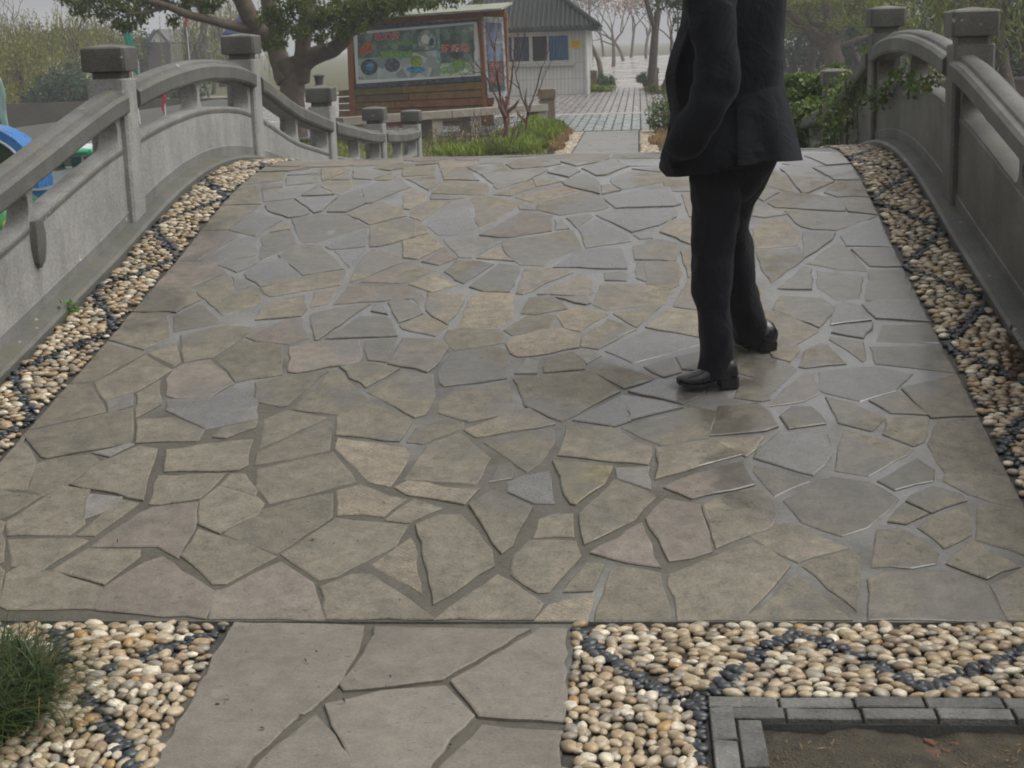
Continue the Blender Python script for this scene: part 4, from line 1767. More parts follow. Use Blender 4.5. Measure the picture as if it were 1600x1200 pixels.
    ban = empty('hanging_banner', (bn[3].x, YBN, 0), 'narrow white edged banner hanging at the end of the billboard', 'banner')
    def bp(u, v, off):
        p = bil(bn, u, v)
        return p + Vector((0, -off - .02 * math.sin(v * 5 + u * 2), 0))
    def sheet(nm, u0, u1, v0, v1, off, mat, par):
        n = 12
        V = [bp(u, v, off) for v in np.linspace(v0, v1, n) for u in (u0, (u0 + u1) / 2, u1)] + [bp(u, v, off - .006) for v in np.linspace(v0, v1, n) for u in (u0, (u0 + u1) / 2, u1)]
        m3 = 3 * n
        F = []
        for j in range(n - 1):
            for i in range(2):
                a = j * 3 + i
                F += [(a, a + 1, a + 4, a + 3), (m3 + a, m3 + a + 3, m3 + a + 4, m3 + a + 1)]
            for i in (0, 2):
                a = j * 3 + i
                F.append((a, a + 3, m3 + a + 3, m3 + a))
        F += [(0, 1, m3 + 1, m3), (1, 2, m3 + 2, m3 + 1), (m3 - 3, m3 - 2, 2 * m3 - 2, 2 * m3 - 3), (m3 - 2, m3 - 1, 2 * m3 - 1, 2 * m3 - 2)]
        mb = MB()
        mb.add(V, F)
        return keep(mb.build(nm, mat, par))
    sheet('cloth', 0, 1, 0, 1, 0, printm('banner_white', (.62, .62, .60), (.5, .5, .5)), ban)
    sheet('printed_sky', .08, .90, .07, .55, .008, printm('banner_sky', (.16, .19, .30), (.30, .33, .40), 5), ban)
    sheet('printed_ground', .08, .90, .55, .93, .008, printm('banner_dark', (.10, .11, .12), (.16, .16, .15), 8), ban)
    sheet('printed_streak', .5, .85, .30, .36, .012, printm('banner_streak', (.45, .45, .42), (.3, .3, .3), 9), ban)
    def fb(u0, v0, u1, v1):
        return lambda u, v: bp(u0 + (u1 - u0) * u, v0 + (v1 - v0) * v, .016)
    rd = printm('banner_red', (.50, .20, .18), (.42, .16, .15))
    # column lettering is too blurred to read in the photo: soft red blocks of strokes
    for i, (v0) in enumerate((.57, .66, .75)):
        for u0 in (.18, .52):
            for k in range(3):
                sheet('printed_stroke', u0, u0 + .28, v0 + k * .025, v0 + k * .025 + .013, .012, rd, ban)
            sheet('printed_stroke', u0 + .12, u0 + .17, v0, v0 + .07, .012, rd, ban)


billboard()


def house():
    YH = 45.4
    px0, px1 = P(700, 46, YH).x, P(918, 45, YH).x
    gz = -.02
    ze = P(900, 44, YH).z
    root = empty('ticket_house', ((px0 + px1) / 2, YH + 2, 0), 'white tiled ticket house with blue curtained windows and dark hipped roof', 'house')
    t = NT('white_wall_tile')
    bt = t.n('ShaderNodeTexBrick')
    bt.offset = .0
    bt.inputs['Scale'].default_value = 1
    bt.inputs['Mortar Size'].default_value = .008
    bt.inputs['Brick Width'].default_value = .11
    bt.inputs['Row Height'].default_value = .45
    bt.inputs['Color1'].default_value = (.62, .62, .58, 1)
    bt.inputs['Color2'].default_value = (.57, .57, .54, 1)
    bt.inputs['Mortar'].default_value = (.36, .36, .34, 1)
    sp = t.n('ShaderNodeSeparateXYZ')
    t.l(t.pos, sp.inputs[0])
    ad = t.math('ADD', sp.outputs['X'], sp.outputs['Y'])
    cb = t.n('ShaderNodeCombineXYZ')
    t.l(ad, cb.inputs[0]); t.l(sp.outputs['Z'], cb.inputs[1])
    t.l(cb.outputs[0], bt.inputs['Vector'])
    n = t.noise(1.2, 4)
    tile = t.done(t.scale_col(bt.outputs['Color'], t.ramp(n, .3, .7, .85, 1.1)), .35, .4)
    D_ = 4.2
    # front wall with an opening for the window band
    wx0, wx1 = P(783, 60, YH).x, P(890, 60, YH).x
    wz1, wz0 = P(840, 54, YH).z, P(840, 98, YH).z
    mb = MB()
    mb.plate([(px0, gz), (px1, gz), (px1, ze), (px0, ze)], [[(wx0, wz0), (wx1, wz0), (wx1, wz1), (wx0, wz1)]], YH, YH + .2, axis='y')
    keep(mb.build('front_wall', tile, root))
    mb = MB()
    mb.box(px1 - .2, px1 - .001, YH + .201, YH + D_, gz, ze)
    mb.box(px0 + .001, px0 + .2, YH + .201, YH + D_, gz, ze)
    mb.box(px0 + .2, px1 - .2, YH + D_ - .2, YH + D_ - .001, gz, ze)
    keep(mb.build('side_wall', tile, root))
    # window band: frame, mullions, four panes, three with curtains
    mb = MB()
    f = .05
    mb.box(wx0, wx1, YH + .05, YH + .12, wz1 - f, wz1)
    mb.box(wx0, wx1, YH + .05, YH + .12, wz0, wz0 + f)
    xs = [wx0] + [P(q, 70, YH).x for q in (801, 829, 856)] + [wx1]
    for i, x in enumerate(xs):
        w = .03 if i in (1, 3) else .05
        mb.box(x - (0 if i == 0 else w), x + (0 if i == 4 else w), YH + .051, YH + .119, wz0 + f, wz1 - f)
    win = keep(mb.build('window', ALU, root))
    blue = plain('blue_curtain', (.05, .25, .48), .7, .2, 6, .3)
    dark = plain('dark_room', (.03, .045, .055), .9, .2, 3, 0)  # flat sheet whose colour stands in for the unlit room
    teal = plain('dim_teal_curtain', (.04, .13, .19), .7, .2, 6, .2)
    for i, m in enumerate((blue, teal, dark, blue)):
        mb = MB()
        a, b = xs[i] + .03, xs[i + 1] - .03
        n_ = 14
        V = []
        for k in range(n_ + 1):
            x = a + (b - a) * k / n_
            y = YH + .17 + .012 * math.cos(k * math.pi)
            V += [(x, y, wz0 + f * .6), (x, y, wz1 - f * .6)]
        mb.add(V, [(2 * k, 2 * k + 2, 2 * k + 3, 2 * k + 1) for k in range(n_)])
        keep(mb.build('curtain', m, win))
        gl = bpy.data.materials.get('window_glass')
        if not gl:
            tt = NT('window_glass')
            tt.b.inputs['Transmission Weight'].default_value = .0
            tr = tt.n('ShaderNodeBsdfTransparent')
            mx = tt.n('ShaderNodeMixShader')
            fr = tt.n('ShaderNodeFresnel')
            fr.inputs['IOR'].default_value = 1.5
            tt.done((.8, .8, .8), .03)
            gs = tt.n('ShaderNodeBsdfGlossy')
            gs.inputs['Roughness'].default_value = .02
            tt.l(fr.outputs[0], mx.inputs[0]); tt.l(tr.outputs[0], mx.inputs[1]); tt.l(gs.outputs[0], mx.inputs[2])
            tt.l(mx.outputs[0], tt.out.inputs['Surface'])
            gl = tt.m
        mb = MB()
        mb.box(a, b, YH + .08, YH + .088, wz0 + f, wz1 - f)
        keep(mb.build('pane', gl, win))
    mb = MB()
    mb.box(wx0 - .12, wx1 + .12, YH - .10, YH - .002, wz0 - .10, wz0 - .02)
    keep(mb.build('window_sill', plain('sill_concrete', (.40, .40, .37), .7, .2, 5), root))
    mb = MB()
    mb.tube([(px1 - .03, YH - .07, gz), (px1 - .03, YH - .07, ze)], .045, 10)
    keep(mb.build('drain_pipe', WHITE, root, 40))
    # yellow notice
    sg = MB()
    sg.slab(P(890, 63, YH - .03), P(891, 76, YH - .03), P(909, 75, YH - .03), P(908, 62, YH - .03), .02)
    keep(sg.build('notice_plate', plain('yellow_plate', (.62, .48, .03), .45, .1, 4, 0), root))
    for k, (a, b) in enumerate(((894, 905), (893, 906), (894, 903))):
        m_ = MB()
        y = 65.2 + k * 3.4
        m_.slab(P(a, y, YH - .055), P(a, y + 1.2, YH - .055), P(b, y + 1.0, YH - .055), P(b, y - .2, YH - .055), .004)
        keep(m_.build('notice_line', plain('red_print', (.45, .12, .04), .5, .1, 4, 0), root))
    # hipped roof with tile courses
    ov = .35
    x0, x1, y0, y1 = px0 - ov, px1 + ov * .9, YH - ov, YH + D_ + ov
    zr = ze + 1.35
    hip = 1.75
    A, B_, C_, D2 = Vector((x0, y0, ze + .02)), Vector((x1, y0, ze + .02)), Vector((x1, y1, ze + .02)), Vector((x0, y1, ze + .02))
    ym = (y0 + y1) / 2
    E_, F2 = Vector((x0 + hip, ym, zr)), Vector((x1 - hip, ym, zr))
    rf = plain('dark_green_grey_tile', (.034, .043, .037), .6, .35, 7, .4)
    mb = MB()
    vs = [A, B_, C_, D2, E_, F2] + [v - Vector((0, 0, .09)) for v in (A, B_, C_, D2)]
    mb.add(vs, [(0, 1, 5, 4), (1, 2, 5), (2, 3, 4, 5), (3, 0, 4), (0, 6, 7, 1), (1, 7, 8, 2), (2, 8, 9, 3), (3, 9, 6, 0), (6, 9, 8, 7)])
    roof = keep(mb.build('roof', rf, root))
    # round cover tiles running up the slopes
    mb = MB()
    nr = 34
    for k in range(nr):
        x = x0 + (x1 - x0) * (k + .5) / nr
        top = min(1, (x - x0) / hip, (x1 - x) / hip)
        a = Vector((x, y0 - .02, ze + .04))
        b = Vector((x, y0 + (ym - y0) * top, ze + .04 + (zr - ze - .02) * top))
        mb.tube([a, b], .045, 6)
        mb.tube([a + Vector((0, -.01, -.05)), a + Vector((0, .03, -.05))], .06, 8)
    for k in range(12):
        y = y0 + (y1 - y0) * (k + .5) / 12
        top = min(1, (y - y0) / (ym - y0), (y1 - y) / (ym - y0))
        mb.tube([(x1 + .01, y, ze + .04), (x1 - hip * top, y, ze + .04 + (zr - ze - .02) * top)], .045, 6)
    keep(mb.build('cover_tile_run', rf, roof, 50, kind='stuff'))
    mb = MB()
    up = Vector((0, 0, .05))
    mb.tube([E_ + up, F2 + up], .09, 8)
    mb.tube([B_ + up, F2 + up], .08, 8)
    mb.tube([A + up, E_ + up], .08, 8)
    keep(mb.build('ridge', rf, roof, 50))


house()


def stone_bench():
    # low stone bench wall in front of the billboard
    a = P(652, 176, 26.0); b = P(846, 172, 28.6)
    root = empty('stone_bench', ((a.x + b.x) / 2, 27.2, 0), 'low stone bench on block legs below the billboard', 'bench')
    zt = .40
    A = Vector((a.x - 1.2, 25.0, 0)); B = Vector((b.x, 28.6, 0))
    d = (B - A).normalized(); n = Vector((-d.y, d.x, 0))
    def blk(t0, t1, w, z0, z1, nm, m):
        p, q = A.lerp(B, t0), A.lerp(B, t1)
        mb = MB()
        c = [p - n * w, q - n * w, q + n * w, p + n * w]
        mb.hexa([v + Vector((0, 0, z0)) for v in c], [v + Vector((0, 0, z1)) for v in c])
        return keep(mb.build(nm, m, root))
    for i in range(2):
        blk(i * .5 + .002, i * .5 + .498, .19, zt - .12, zt, 'seat_slab', BENCH_S)
    for t in (.04, .41, .60, .95):
        blk(t, t + .05, .15, -.06, zt - .122, 'leg', BENCH_S)


stone_bench()


def pillar(px, py, Yz, w, h, label, grp):
    b = G(px, py, 0) if Yz is None else P(px, py, Yz)
    root = empty('stone_pillar', (b.x, b.y, 0), label, 'pillar', grp)
    mb = MB()
    mb.box(-w / 2, w / 2, -w / 2, w / 2, -.06, h * .68)
    mb.build('shaft', BROWN_S, root)
    mb = MB()
    e = .02
    mb.box(-w / 2 + e, w / 2 - e, -w / 2 + e, w / 2 - e, h * .68, h * .71)
    mb.loft([[(-w / 2 - e, -w / 2 - e, h * .71), (w / 2 + e, -w / 2 - e, h * .71), (w / 2 + e, w / 2 + e, h * .71), (-w / 2 - e, w / 2 + e, h * .71)],
             [(-w / 2 - e, -w / 2 - e, h * .97), (w / 2 + e, -w / 2 - e, h * .97), (w / 2 + e, w / 2 + e, h * .97), (-w / 2 - e, w / 2 + e, h * .97)],
             [(-w / 2 + e, -w / 2 + e, h), (w / 2 - e, -w / 2 + e, h), (w / 2 - e, w / 2 - e, h), (-w / 2 + e, w / 2 - e, h)]])
    mb.build('cap', BROWN_S, root)
    return root


pillar(856, 193, None, .29, .66, 'brown stone pillar at the end of the bench', 'stone pillars on the far side')
pillar(925, 143, None, .27, .64, 'grey stone pillar beside the house corner', 'stone pillars on the far side')
pillar(1021, 140, None, .30, .66, 'brown stone pillar at the right side of the far path', 'stone pillars on the far side')


# ================================================================== VEGETATION
def leaves_mesh(name, centers, size, mat, rng, droop=.3, aspect=.45, nrm_up=.3, smat=None):
    """one pointed leaf (two triangles folded along the rib) per centre"""
    c = np.asarray(centers, np.float64)
    n = len(c)
    g = np.random.default_rng(rng.randrange(1 << 30))
    d = g.normal(size=(n, 3))
    d[:, 2] -= droop * 2
    d /= np.linalg.norm(d, axis=1, keepdims=True)
    u = g.normal(size=(n, 3))
    u[:, 2] += nrm_up * 3
    s = np.cross(d, u)
    s /= np.linalg.norm(s, axis=1, keepdims=True) + 1e-9
    nn = np.cross(s, d)
    L = size * g.uniform(.65, 1.3, size=(n, 1))
    Wd = L * aspect
    V = np.empty((n, 4, 3))
    V[:, 0] = c
    V[:, 1] = c + d * L * .5 + s * Wd * .5 + nn * L * .06
    V[:, 2] = c + d * L
    V[:, 3] = c + d * L * .5 - s * Wd * .5 + nn * L * .06
    idx = np.arange(n)[:, None] * 4
    F = np.concatenate([idx + [0, 1, 2], idx + [0, 2, 3]], 1).reshape(-1, 3)
    return raw_mesh(name, V.reshape(-1, 3), F, mat)


def blob_points(rng, clumps, per):
    """points scattered through ellipsoid clumps (x, y, z, rx, ry, rz), denser towards their shell"""
    g = np.random.default_rng(rng.randrange(1 << 30))
    out = []
    for cl in clumps:
        k = cl[6] if len(cl) > 6 else per
        d = g.normal(size=(k, 3))
        d /= np.linalg.norm(d, axis=1, keepdims=True)
        r = g.uniform(.05, 1, size=(k, 1)) ** .5
        out.append(np.array(cl[:3]) + d * r * np.array(cl[3:6]) * g.uniform(.8, 1.15, size=(k, 1)))
    return np.concatenate(out)


def grow(p, d, L, r, depth, rng, mb, tips, spread=.55, up=.15, nseg=4, kink=.16, minr=.006, kids=(2, 3)):
    pts, rad = [p.copy()], [r]
    q = p.copy()
    dd = d.copy()
    for i in range(nseg):
        dd = (dd + Vector((rng.gauss(0, kink), rng.gauss(0, kink), rng.gauss(0, kink) + up * .3))).normalized()
        q = q + dd * L / nseg
        pts.append(q.copy())
        rad.append(max(minr, r * (1 - .38 * (i + 1) / nseg)))
    mb.tube(pts, rad, 8 if depth > 2 else 5, cap=depth == 0)
    if depth == 0:
        tips.append((q, dd))
        return
    for k in range(rng.randint(*kids)):
        a = rng.uniform(0, 2 * math.pi)
        o = dd.orthogonal().normalized()
        o.rotate(Matrix.Rotation(a, 3, dd))
        nd = (dd + o * rng.uniform(spread * .7, spread * 1.4) + Vector((0, 0, up))).normalized()
        t = rng.uniform(.55, 1) if k else 1
        i = t * nseg
        j = min(nseg - 1, int(i))
        st = pts[j].lerp(pts[j + 1], i - j)
        grow(st, nd, L * rng.uniform(.6, .82), rad[min(nseg, j + 1)] * rng.uniform(.6, .8), depth - 1, rng, mb, tips, spread, up, nseg, kink, minr, kids)


def tree(name, label, base, h, r, depth, seed, leaf=None, lsize=.14, per=70, crad=.7, cat='tree', group=None, spread=.55, up=.15, trunk=.35, bark=None, lean=(0, 0), droop=.3, kids=(2, 3), minr=.006, aspect=.45, kink=.16):
    rng = random.Random(seed)
    root = empty(name, base, label, cat, group)
    mb = MB()
    tips = []
    d = Vector((lean[0], lean[1], 1)).normalized()
    grow(Vector((0, 0, -.1)), d, h * trunk, r, depth, rng, mb, tips, spread, up, 4, kink, minr, kids)
    mb.build('trunk', bark or BARK, root, 60)
    if leaf:
        cl = [(p.x, p.y, p.z, crad, crad, crad * .7) for p, _ in tips]
        pts = blob_points(rng, cl, per)
        raw_obj('crown', leaves_mesh('crown', pts, lsize, leaf, rng, droop, aspect), root)
    return root


# --- the big evergreen beside the billboard, shaped after the photo
def big_tree():
    rng = random.Random(12)
    Y = 27.0
    root = empty('evergreen_tree', (P(462, 205, Y).x, Y, 0), 'big broad evergreen with forked trunk and low leafy branches by the left railing', 'tree')
    mb = MB()

    def limb(px, rad, n=10, Ys=None):
        pts = [P(x, y, (Ys[i] if Ys else Y)) for i, (x, y) in enumerate(px)]
        # smooth
        out, rr = [], []
        for i in range(len(pts) - 1):
            for k in range(4):
                t = k / 4
                p0, p1, p2, p3 = pts[max(0, i - 1)], pts[i], pts[i + 1], pts[min(len(pts) - 1, i + 2)]
                q = .5 * ((2 * p1) + (p2 - p0) * t + (2 * p0 - 5 * p1 + 4 * p2 - p3) * t * t + (3 * p1 - p0 - 3 * p2 + p3) * t**3)
                out.append(q + Vector((rng.gauss(0, .008), rng.gauss(0, .008), 0)))
                rr.append(rad[i] * (1 - t) + rad[i + 1] * t)
        out.append(pts[-1]); rr.append(rad[-1])
        mb.tube(out, rr, n)
    limb([(460, 232), (457, 165), (455, 120), (447, 92)], [.27, .225, .215, .20], 14)
    limb([(447, 125), (432, 80), (425, 30), (412, -60), (405, -160)], [.20, .165, .145, .12, .08], 12, [27, 27.1, 27.2, 27.3, 27.4])
    limb([(470, 125), (473, 80), (478, 30), (486, -60), (480, -180)], [.17, .14, .125, .10, .06], 12, [27, 26.9, 26.8, 26.7, 26.7])
    limb([(466, 112), (488, 88), (518, 78), (538, 62), (548, 40), (560, 0), (575, -60)], [.15, .16, .14, .12, .11, .08, .05], 12, [27, 26.9, 26.6, 26.4, 26.3, 26.2, 26.2])
    limb([(425, 62), (400, 46), (374, -10), (352, -80)], [.17, .17, .14, .08], 12, [27.1, 26.6, 26.4, 26.3])
    limb([(400, 46), (362, 40), (330, 32), (292, 22), (262, 10), (215, -6), (160, -30)], [.12, .085, .075, .07, .06, .05, .03], 10, [26.6, 26.3, 26.0, 25.8, 25.6, 25.4, 25.2])
    limb([(318, 29), (312, 10), (300, -30)], [.05, .045, .02], 8, [26, 26, 26])
    limb([(262, 10), (225, 20), (195, 22)], [.04, .03, .015], 8, [25.6, 25.5, 25.4])
    limb([(540, 56), (575, 40), (605, 18), (640, 2)], [.07, .05, .04, .02], 8, [26.4, 26.3, 26.2, 26.2])
    keep(mb.build('trunk', BARK_P, root, 60))
    cl = []

    def c(px, py, r, k, dy=0.0, sq=.7):
        p = P(px, py, 26.2 + dy)
        cl.append((p.x, p.y, p.z, r, r * .9, r * sq, k))
    # hanging sprays of the long left branch
    for (x, y, r, k) in [(105, -8, .22, 150), (125, 12, .20, 130), (150, -5, .28, 240), (160, 22, .15, 90), (185, 5, .28, 260), (185, 34, .14, 90), (190, 42, .10, 50), (215, 22, .22, 190), (232, -2, .24, 190), (255, 4, .16, 110),
                         (270, 32, .12, 70), (285, 10, .16, 90), (300, -6, .26, 220), (322, 10, .16, 110), (335, -2, .20, 140), (210, -25, .4, 260), (140, -35, .4, 260), (265, -30, .4, 240), (330, -40, .4, 220), (92, -20, .2, 100), (205, 40, .10, 50)]:
        c(x, y, r * 1.1, int(k * 1.5), rng.uniform(-.5, .2))
    # main crown in front of the trunk and towards the billboard
    for (x, y, r, k) in [(425, 20, .22, 170), (430, 52, .16, 120), (445, 38, .20, 150), (460, 10, .26, 220), (470, 48, .18, 140), (492, 32, .28, 280), (500, 58, .13, 90), (520, 22, .32, 330), (530, 48, .18, 150), (548, 8, .30, 280),
                         (556, 34, .18, 130), (575, 20, .26, 220), (600, 8, .24, 190), (625, 12, .16, 100), (640, -4, .26, 190), (672, 2, .18, 110), (700, -8, .26, 160), (585, -20, .5, 330), (500, -20, .6, 420), (430, -30, .5, 300), (660, -40, .5, 260), (565, 44, .08, 40),
                         (418, 70, .10, 60), (440, 66, .10, 60), (405, 30, .08, 40), (735, -14, .22, 120)]:
        c(x, y, r * 1.08, int(k * 1.7), rng.uniform(-1.0, .1))
    for i in range(46):
        x, y = rng.uniform(60, 720), rng.uniform(-330, -60)
        c(x, y, rng.uniform(.4, .7), 240, rng.uniform(-2.2, 2.5))
    pts = blob_points(rng, cl, 100)
    raw_obj('crown', leaves_mesh('crown', pts - np.array(root.location), .095, LEAF, rng, .35, .42), root)


big_tree()


# --- trees in the distance
def at(px, py, z=0.0):
    p = G(px, py, z)
    return (p.x, p.y, z)


def tree_at(px, Y, z=0.0):
    return (P(px, 100, Y).x, Y, z)


tree('evergreen_tree', 'tall dark evergreen standing right of the far path, half behind the man', tree_at(1018, 47), 6.5, .15, 4, 31, LEAF_D, .17, 80, .75, spread=.55, up=.12, trunk=.38, kink=.06, group='trees on the far bank')
tree('evergreen_tree', 'slim dark tree beside the brown pillar of the far path', tree_at(1036, 44), 4.5, .08, 4, 32, LEAF_D, .14, 60, .55, spread=.5, trunk=.3, group='trees on the far bank')
def spreading_tree():
    rng = random.Random(54)
    Y = 44.0
    b = tree_at(1303, Y)
    root = empty('spreading_tree', b, 'spreading tree with forked limbs between the man and the right railing', 'tree', 'trees on the far bank')
    o = Vector(b)
    mb = MB()
    for px, r0, r1 in [([(1303, 130), (1304, 100), (1301, 72)], .30, .24), ([(1301, 78), (1272, 54), (1238, 24), (1214, -14), (1190, -60)], .15, .05), ([(1300, 74), (1296, 40), (1290, 0), (1284, -70)], .17, .06),
                       ([(1303, 74), (1320, 36), (1346, 0), (1366, -50)], .13, .05), ([(1297, 46), (1268, 36), (1257, 10), (1250, -30)], .09, .04), ([(1308, 74), (1340, 62), (1368, 52), (1390, 30)], .08, .03),
                       ([(1330, 18), (1322, -20), (1330, -60)], .06, .03), ([(1262, 44), (1240, 40), (1222, 30)], .05, .02)]:
        pts = [P(x, y, Y + rng.uniform(-.3, .3) * (k > 0)) - o for k, (x, y) in enumerate(px)]
        f = []
        for k in range(len(pts) - 1):
            for q in range(4):
                f.append(pts[k].lerp(pts[k + 1], q / 4) + Vector((rng.gauss(0, .012), 0, rng.gauss(0, .012))))
        f.append(pts[-1])
        mb.tube(f, [r0 + (r1 - r0) * k / (len(f) - 1) for k in range(len(f))], 9)
        for _ in range(7):
            q = f[rng.randrange(len(f) // 2, len(f))]
            d = Vector((rng.gauss(0, .6), rng.gauss(0, .5), rng.uniform(-.1, .9))).normalized() * rng.uniform(.5, 1.1)
            mb.tube([q, q + d * .5 + Vector((0, 0, .06)), q + d], [.03, .02, .008], 5)
    mb.build('trunk', BARK_P, root, 60)
    cl = []
    for _ in range(120):
        x, y = rng.uniform(1205, 1420), rng.uniform(-90, 46)
        if y > 20 and rng.random() < .5:
            y -= 30
        p = P(x, y, Y + rng.uniform(-1.6, 1.6)) - o
        r = rng.uniform(.22, .5)
        cl.append((p.x, p.y, p.z, r, r, r * .6, rng.randint(50, 120)))
    raw_obj('crown', leaves_mesh('crown', blob_points(rng, cl, 60), .10, LEAF_Y, rng, .3, .5), root)


spreading_tree()
for i, (px, Y, h, leaf, lab) in enumerate([
        (1240, 62, 9, LEAF_D, 'dark leafy tree just right of the man, behind the spreading tree'),
        (1345, 58, 9, LEAF_B, 'grey green tree behind the second right railing post'),
        (1425, 70, 10, LEAF_Y, 'light yellowish tree above the arched right handrail'),
        (1500, 40, 9, LEAF_D, 'dark evergreen behind the nearest right post cap'),
        (1575, 52, 10, LEAF_B, 'blue green tree at the right edge of the view'),
        (1625, 36, 8, LEAF_D, 'dark low tree beyond the right railing edge'),
        (1180, 72, 9, LEAF_B, 'hazy green tree hidden mostly by the man'),
        (600, 52, 9, LEAF_D, 'dark evergreen rising behind the left end of the billboard'),
        (690, 56, 10, LEAF_D, 'dark evergreen rising behind the billboard roof'),
        (800, 62, 10, LEAF_D, 'dark tree crown above the ticket house roof'),
        (1265, 58, 9, LEAF_Y, 'yellow green leafy tree beside the spreading tree'),
        (1385, 48, 8, LEAF_D, 'dark leafy tree between the two right post caps')]):
    tree('leafy_tree', lab, tree_at(px, Y), h * .58, .17, 4, 60 + i, leaf, .17, 95, .85, spread=.75, up=.10, trunk=.30, group='trees on the far bank')
# bare trees around the far path
for i, (px, Y, h, leaf, lab) in enumerate([
        (938, 62, 5.5, None, 'bare twiggy tree behind the house corner'),
        (958, 88, 6.5, LEAF_P, 'pale pinkish blossoming tree left of the far path'),
        (975, 105, 8, None, 'hazy bare tree far down the path'),
        (985, 118, 9, LEAF_B, 'pale hazy tree at the end of the path'),
        (1010, 112, 8, None, 'faint bare tree at the far right of the path end'),
        (925, 112, 9, LEAF_B, 'faint rounded tree behind the house roof'),
        (1060, 96, 8, LEAF_B, 'hazy tree seen beside the man at shoulder height'),
        (1120, 105, 9, LEAF_B, 'distant hazy tree behind the man'),
        (945, 130, 9, LEAF_Y, 'pale yellow tree beyond the lawn')]):
    tree('bare_tree' if leaf is None else 'pale_tree', lab, tree_at(px, Y), h, .12, 4, 90 + i, leaf, .20, 14, .9, spread=.6, up=.18, trunk=.3, bark=BARK_P, group='pale trees round the far path', minr=.012)
# willows and thin trees on the far shore to the left
def willow(px, Y, h, seed, label, leaf=LEAF_W, n=125):
    rng = random.Random(seed)
    root = empty('willow_tree', tree_at(px, Y, -.2), label, 'tree', 'willows along the far shore')
    mb = MB()
    tips = []
    grow(Vector((0, 0, -.2)), Vector((rng.gauss(0, .08), 0, 1)).normalized(), h * .34, .22, 3, rng, mb, tips, .5, .25, 4, .16, .02)
    mb.build('trunk', BARK, root, 60)
    pts = []
    mb2 = MB()
    for k in range(n):
        p, d = rng.choice(tips)
        a = rng.uniform(0, 6.28)
        ro = rng.uniform(0, 1.3)
        s = p + Vector((math.cos(a) * ro, math.sin(a) * ro, rng.uniform(-.3, .6)))
        L = rng.uniform(1.2, h * .62)
        m = int(L / .075)
        q = s.copy()
        sway = Vector((rng.gauss(0, .12), rng.gauss(0, .12), 0))
        for j in range(m):
            t = j / m
            q = s + Vector((0, 0, -L * t)) + sway * (t * 2)
            pts.append((q.x + rng.gauss(0, .03), q.y + rng.gauss(0, .03), q.z))
        mb2.tube([s, s + Vector((0, 0, -L * .5)) + sway, q], [.008, .006, .003], 3, cap=False)
    mb2.build('strand', BARK_P, root)
    raw_obj('crown', leaves_mesh('crown', np.array(pts), .16, leaf, rng, .9, .28), root)


for i, (px, Y, h, lab) in enumerate([
        (-25, 57, 3.6, 'yellow willow at the left edge above the water'),
        (28, 58, 3.0, 'drooping yellow willow over the left water'),
        (72, 62, 4.4, 'tall yellow green willow left of the near post cap'),
        (118, 66, 4.3, 'pale willow just left of the near post cap'),
        (160, 70, 3.8, 'thin hazy willow behind the near post cap'),
        (300, 74, 5.0, 'pale yellow willow left of the second left post'),
        (345, 80, 5.6, 'hazy willow behind the leaning tree branch')]):
    willow(px, Y, h, 200 + i, lab)
for i, (px, Y, h, leaf, lab) in enumerate([
        (55, 75, 3.6, LEAF_B, 'dark hazy trees mass behind the first willow'),
        (105, 80, 4.2, LEAF_D, 'dark conifer like tree behind the willows'),
        (150, 85, 4.2, LEAF_B, 'blue grey tree between willow and gabled hall'),
        (-10, 82, 4.2, LEAF_B, 'hazy tree at the far left corner'),
        (205, 84, 3.6, LEAF_B, 'hazy low tree left of the gabled hall')]):
    tree('hazy_tree', lab, tree_at(px, Y, -.2), h, .2, 4, 300 + i, leaf, .26, 40, 1.0, spread=.5, up=.2, trunk=.28, group='hazy trees behind the willows')
for i, (px, Y, h, lab) in enumerate([(330, 66, 3.6, 'bare brown bushy tree in front of the gabled hall'), (362, 68, 4.0, 'bare tree with upright twigs near the second left post'), (35, 90, 8, 'tall bare tree rising above the left willows'), (185, 60, 3.0, 'leafless low tree on the far shore behind the near post')]):
    tree('bare_tree', lab, tree_at(px, Y, -.2), h, .11, 4, 330 + i, None, spread=.5, up=.22, trunk=.32, bark=BARK, group='bare trees on the far shore', minr=.012)


def shrub(name, label, base, rx, ry, rz, n, leaf, lsize, seed, group=None, aspect=.5, cat='shrub', clumps=26):
    rng = random.Random(seed)
    root = empty(name, base, label, cat, group)
    mb = MB()
    cl = []
    for i in range(clumps):
        a, b = rng.uniform(0, 6.28), rng.uniform(.0, 1)
        rr = math.sqrt(rng.random()) * .85
        x, y = rr * math.cos(a) * rx, rr * math.sin(a) * ry
        z = rz * (.15 + .80 * b * math.sqrt(max(.08, 1 - rr * rr)))
        s = rng.uniform(.20, .42)
        cl.append((x, y, z, rx * s, ry * s, rz * s * .8))
        mb.tube([(x * .2, y * .2, -.05), (x * .6, y * .6, z * .6), (x, y, z)], [.02, .012, .006], 5)
    mb.build('stem', BARK, root)
    pts = blob_points(rng, cl, n // clumps)
    pts = pts[pts[:, 2] > .0]
    raw_obj('foliage', leaves_mesh('foliage', pts, lsize, leaf, rng, .2, aspect), root)
    return root


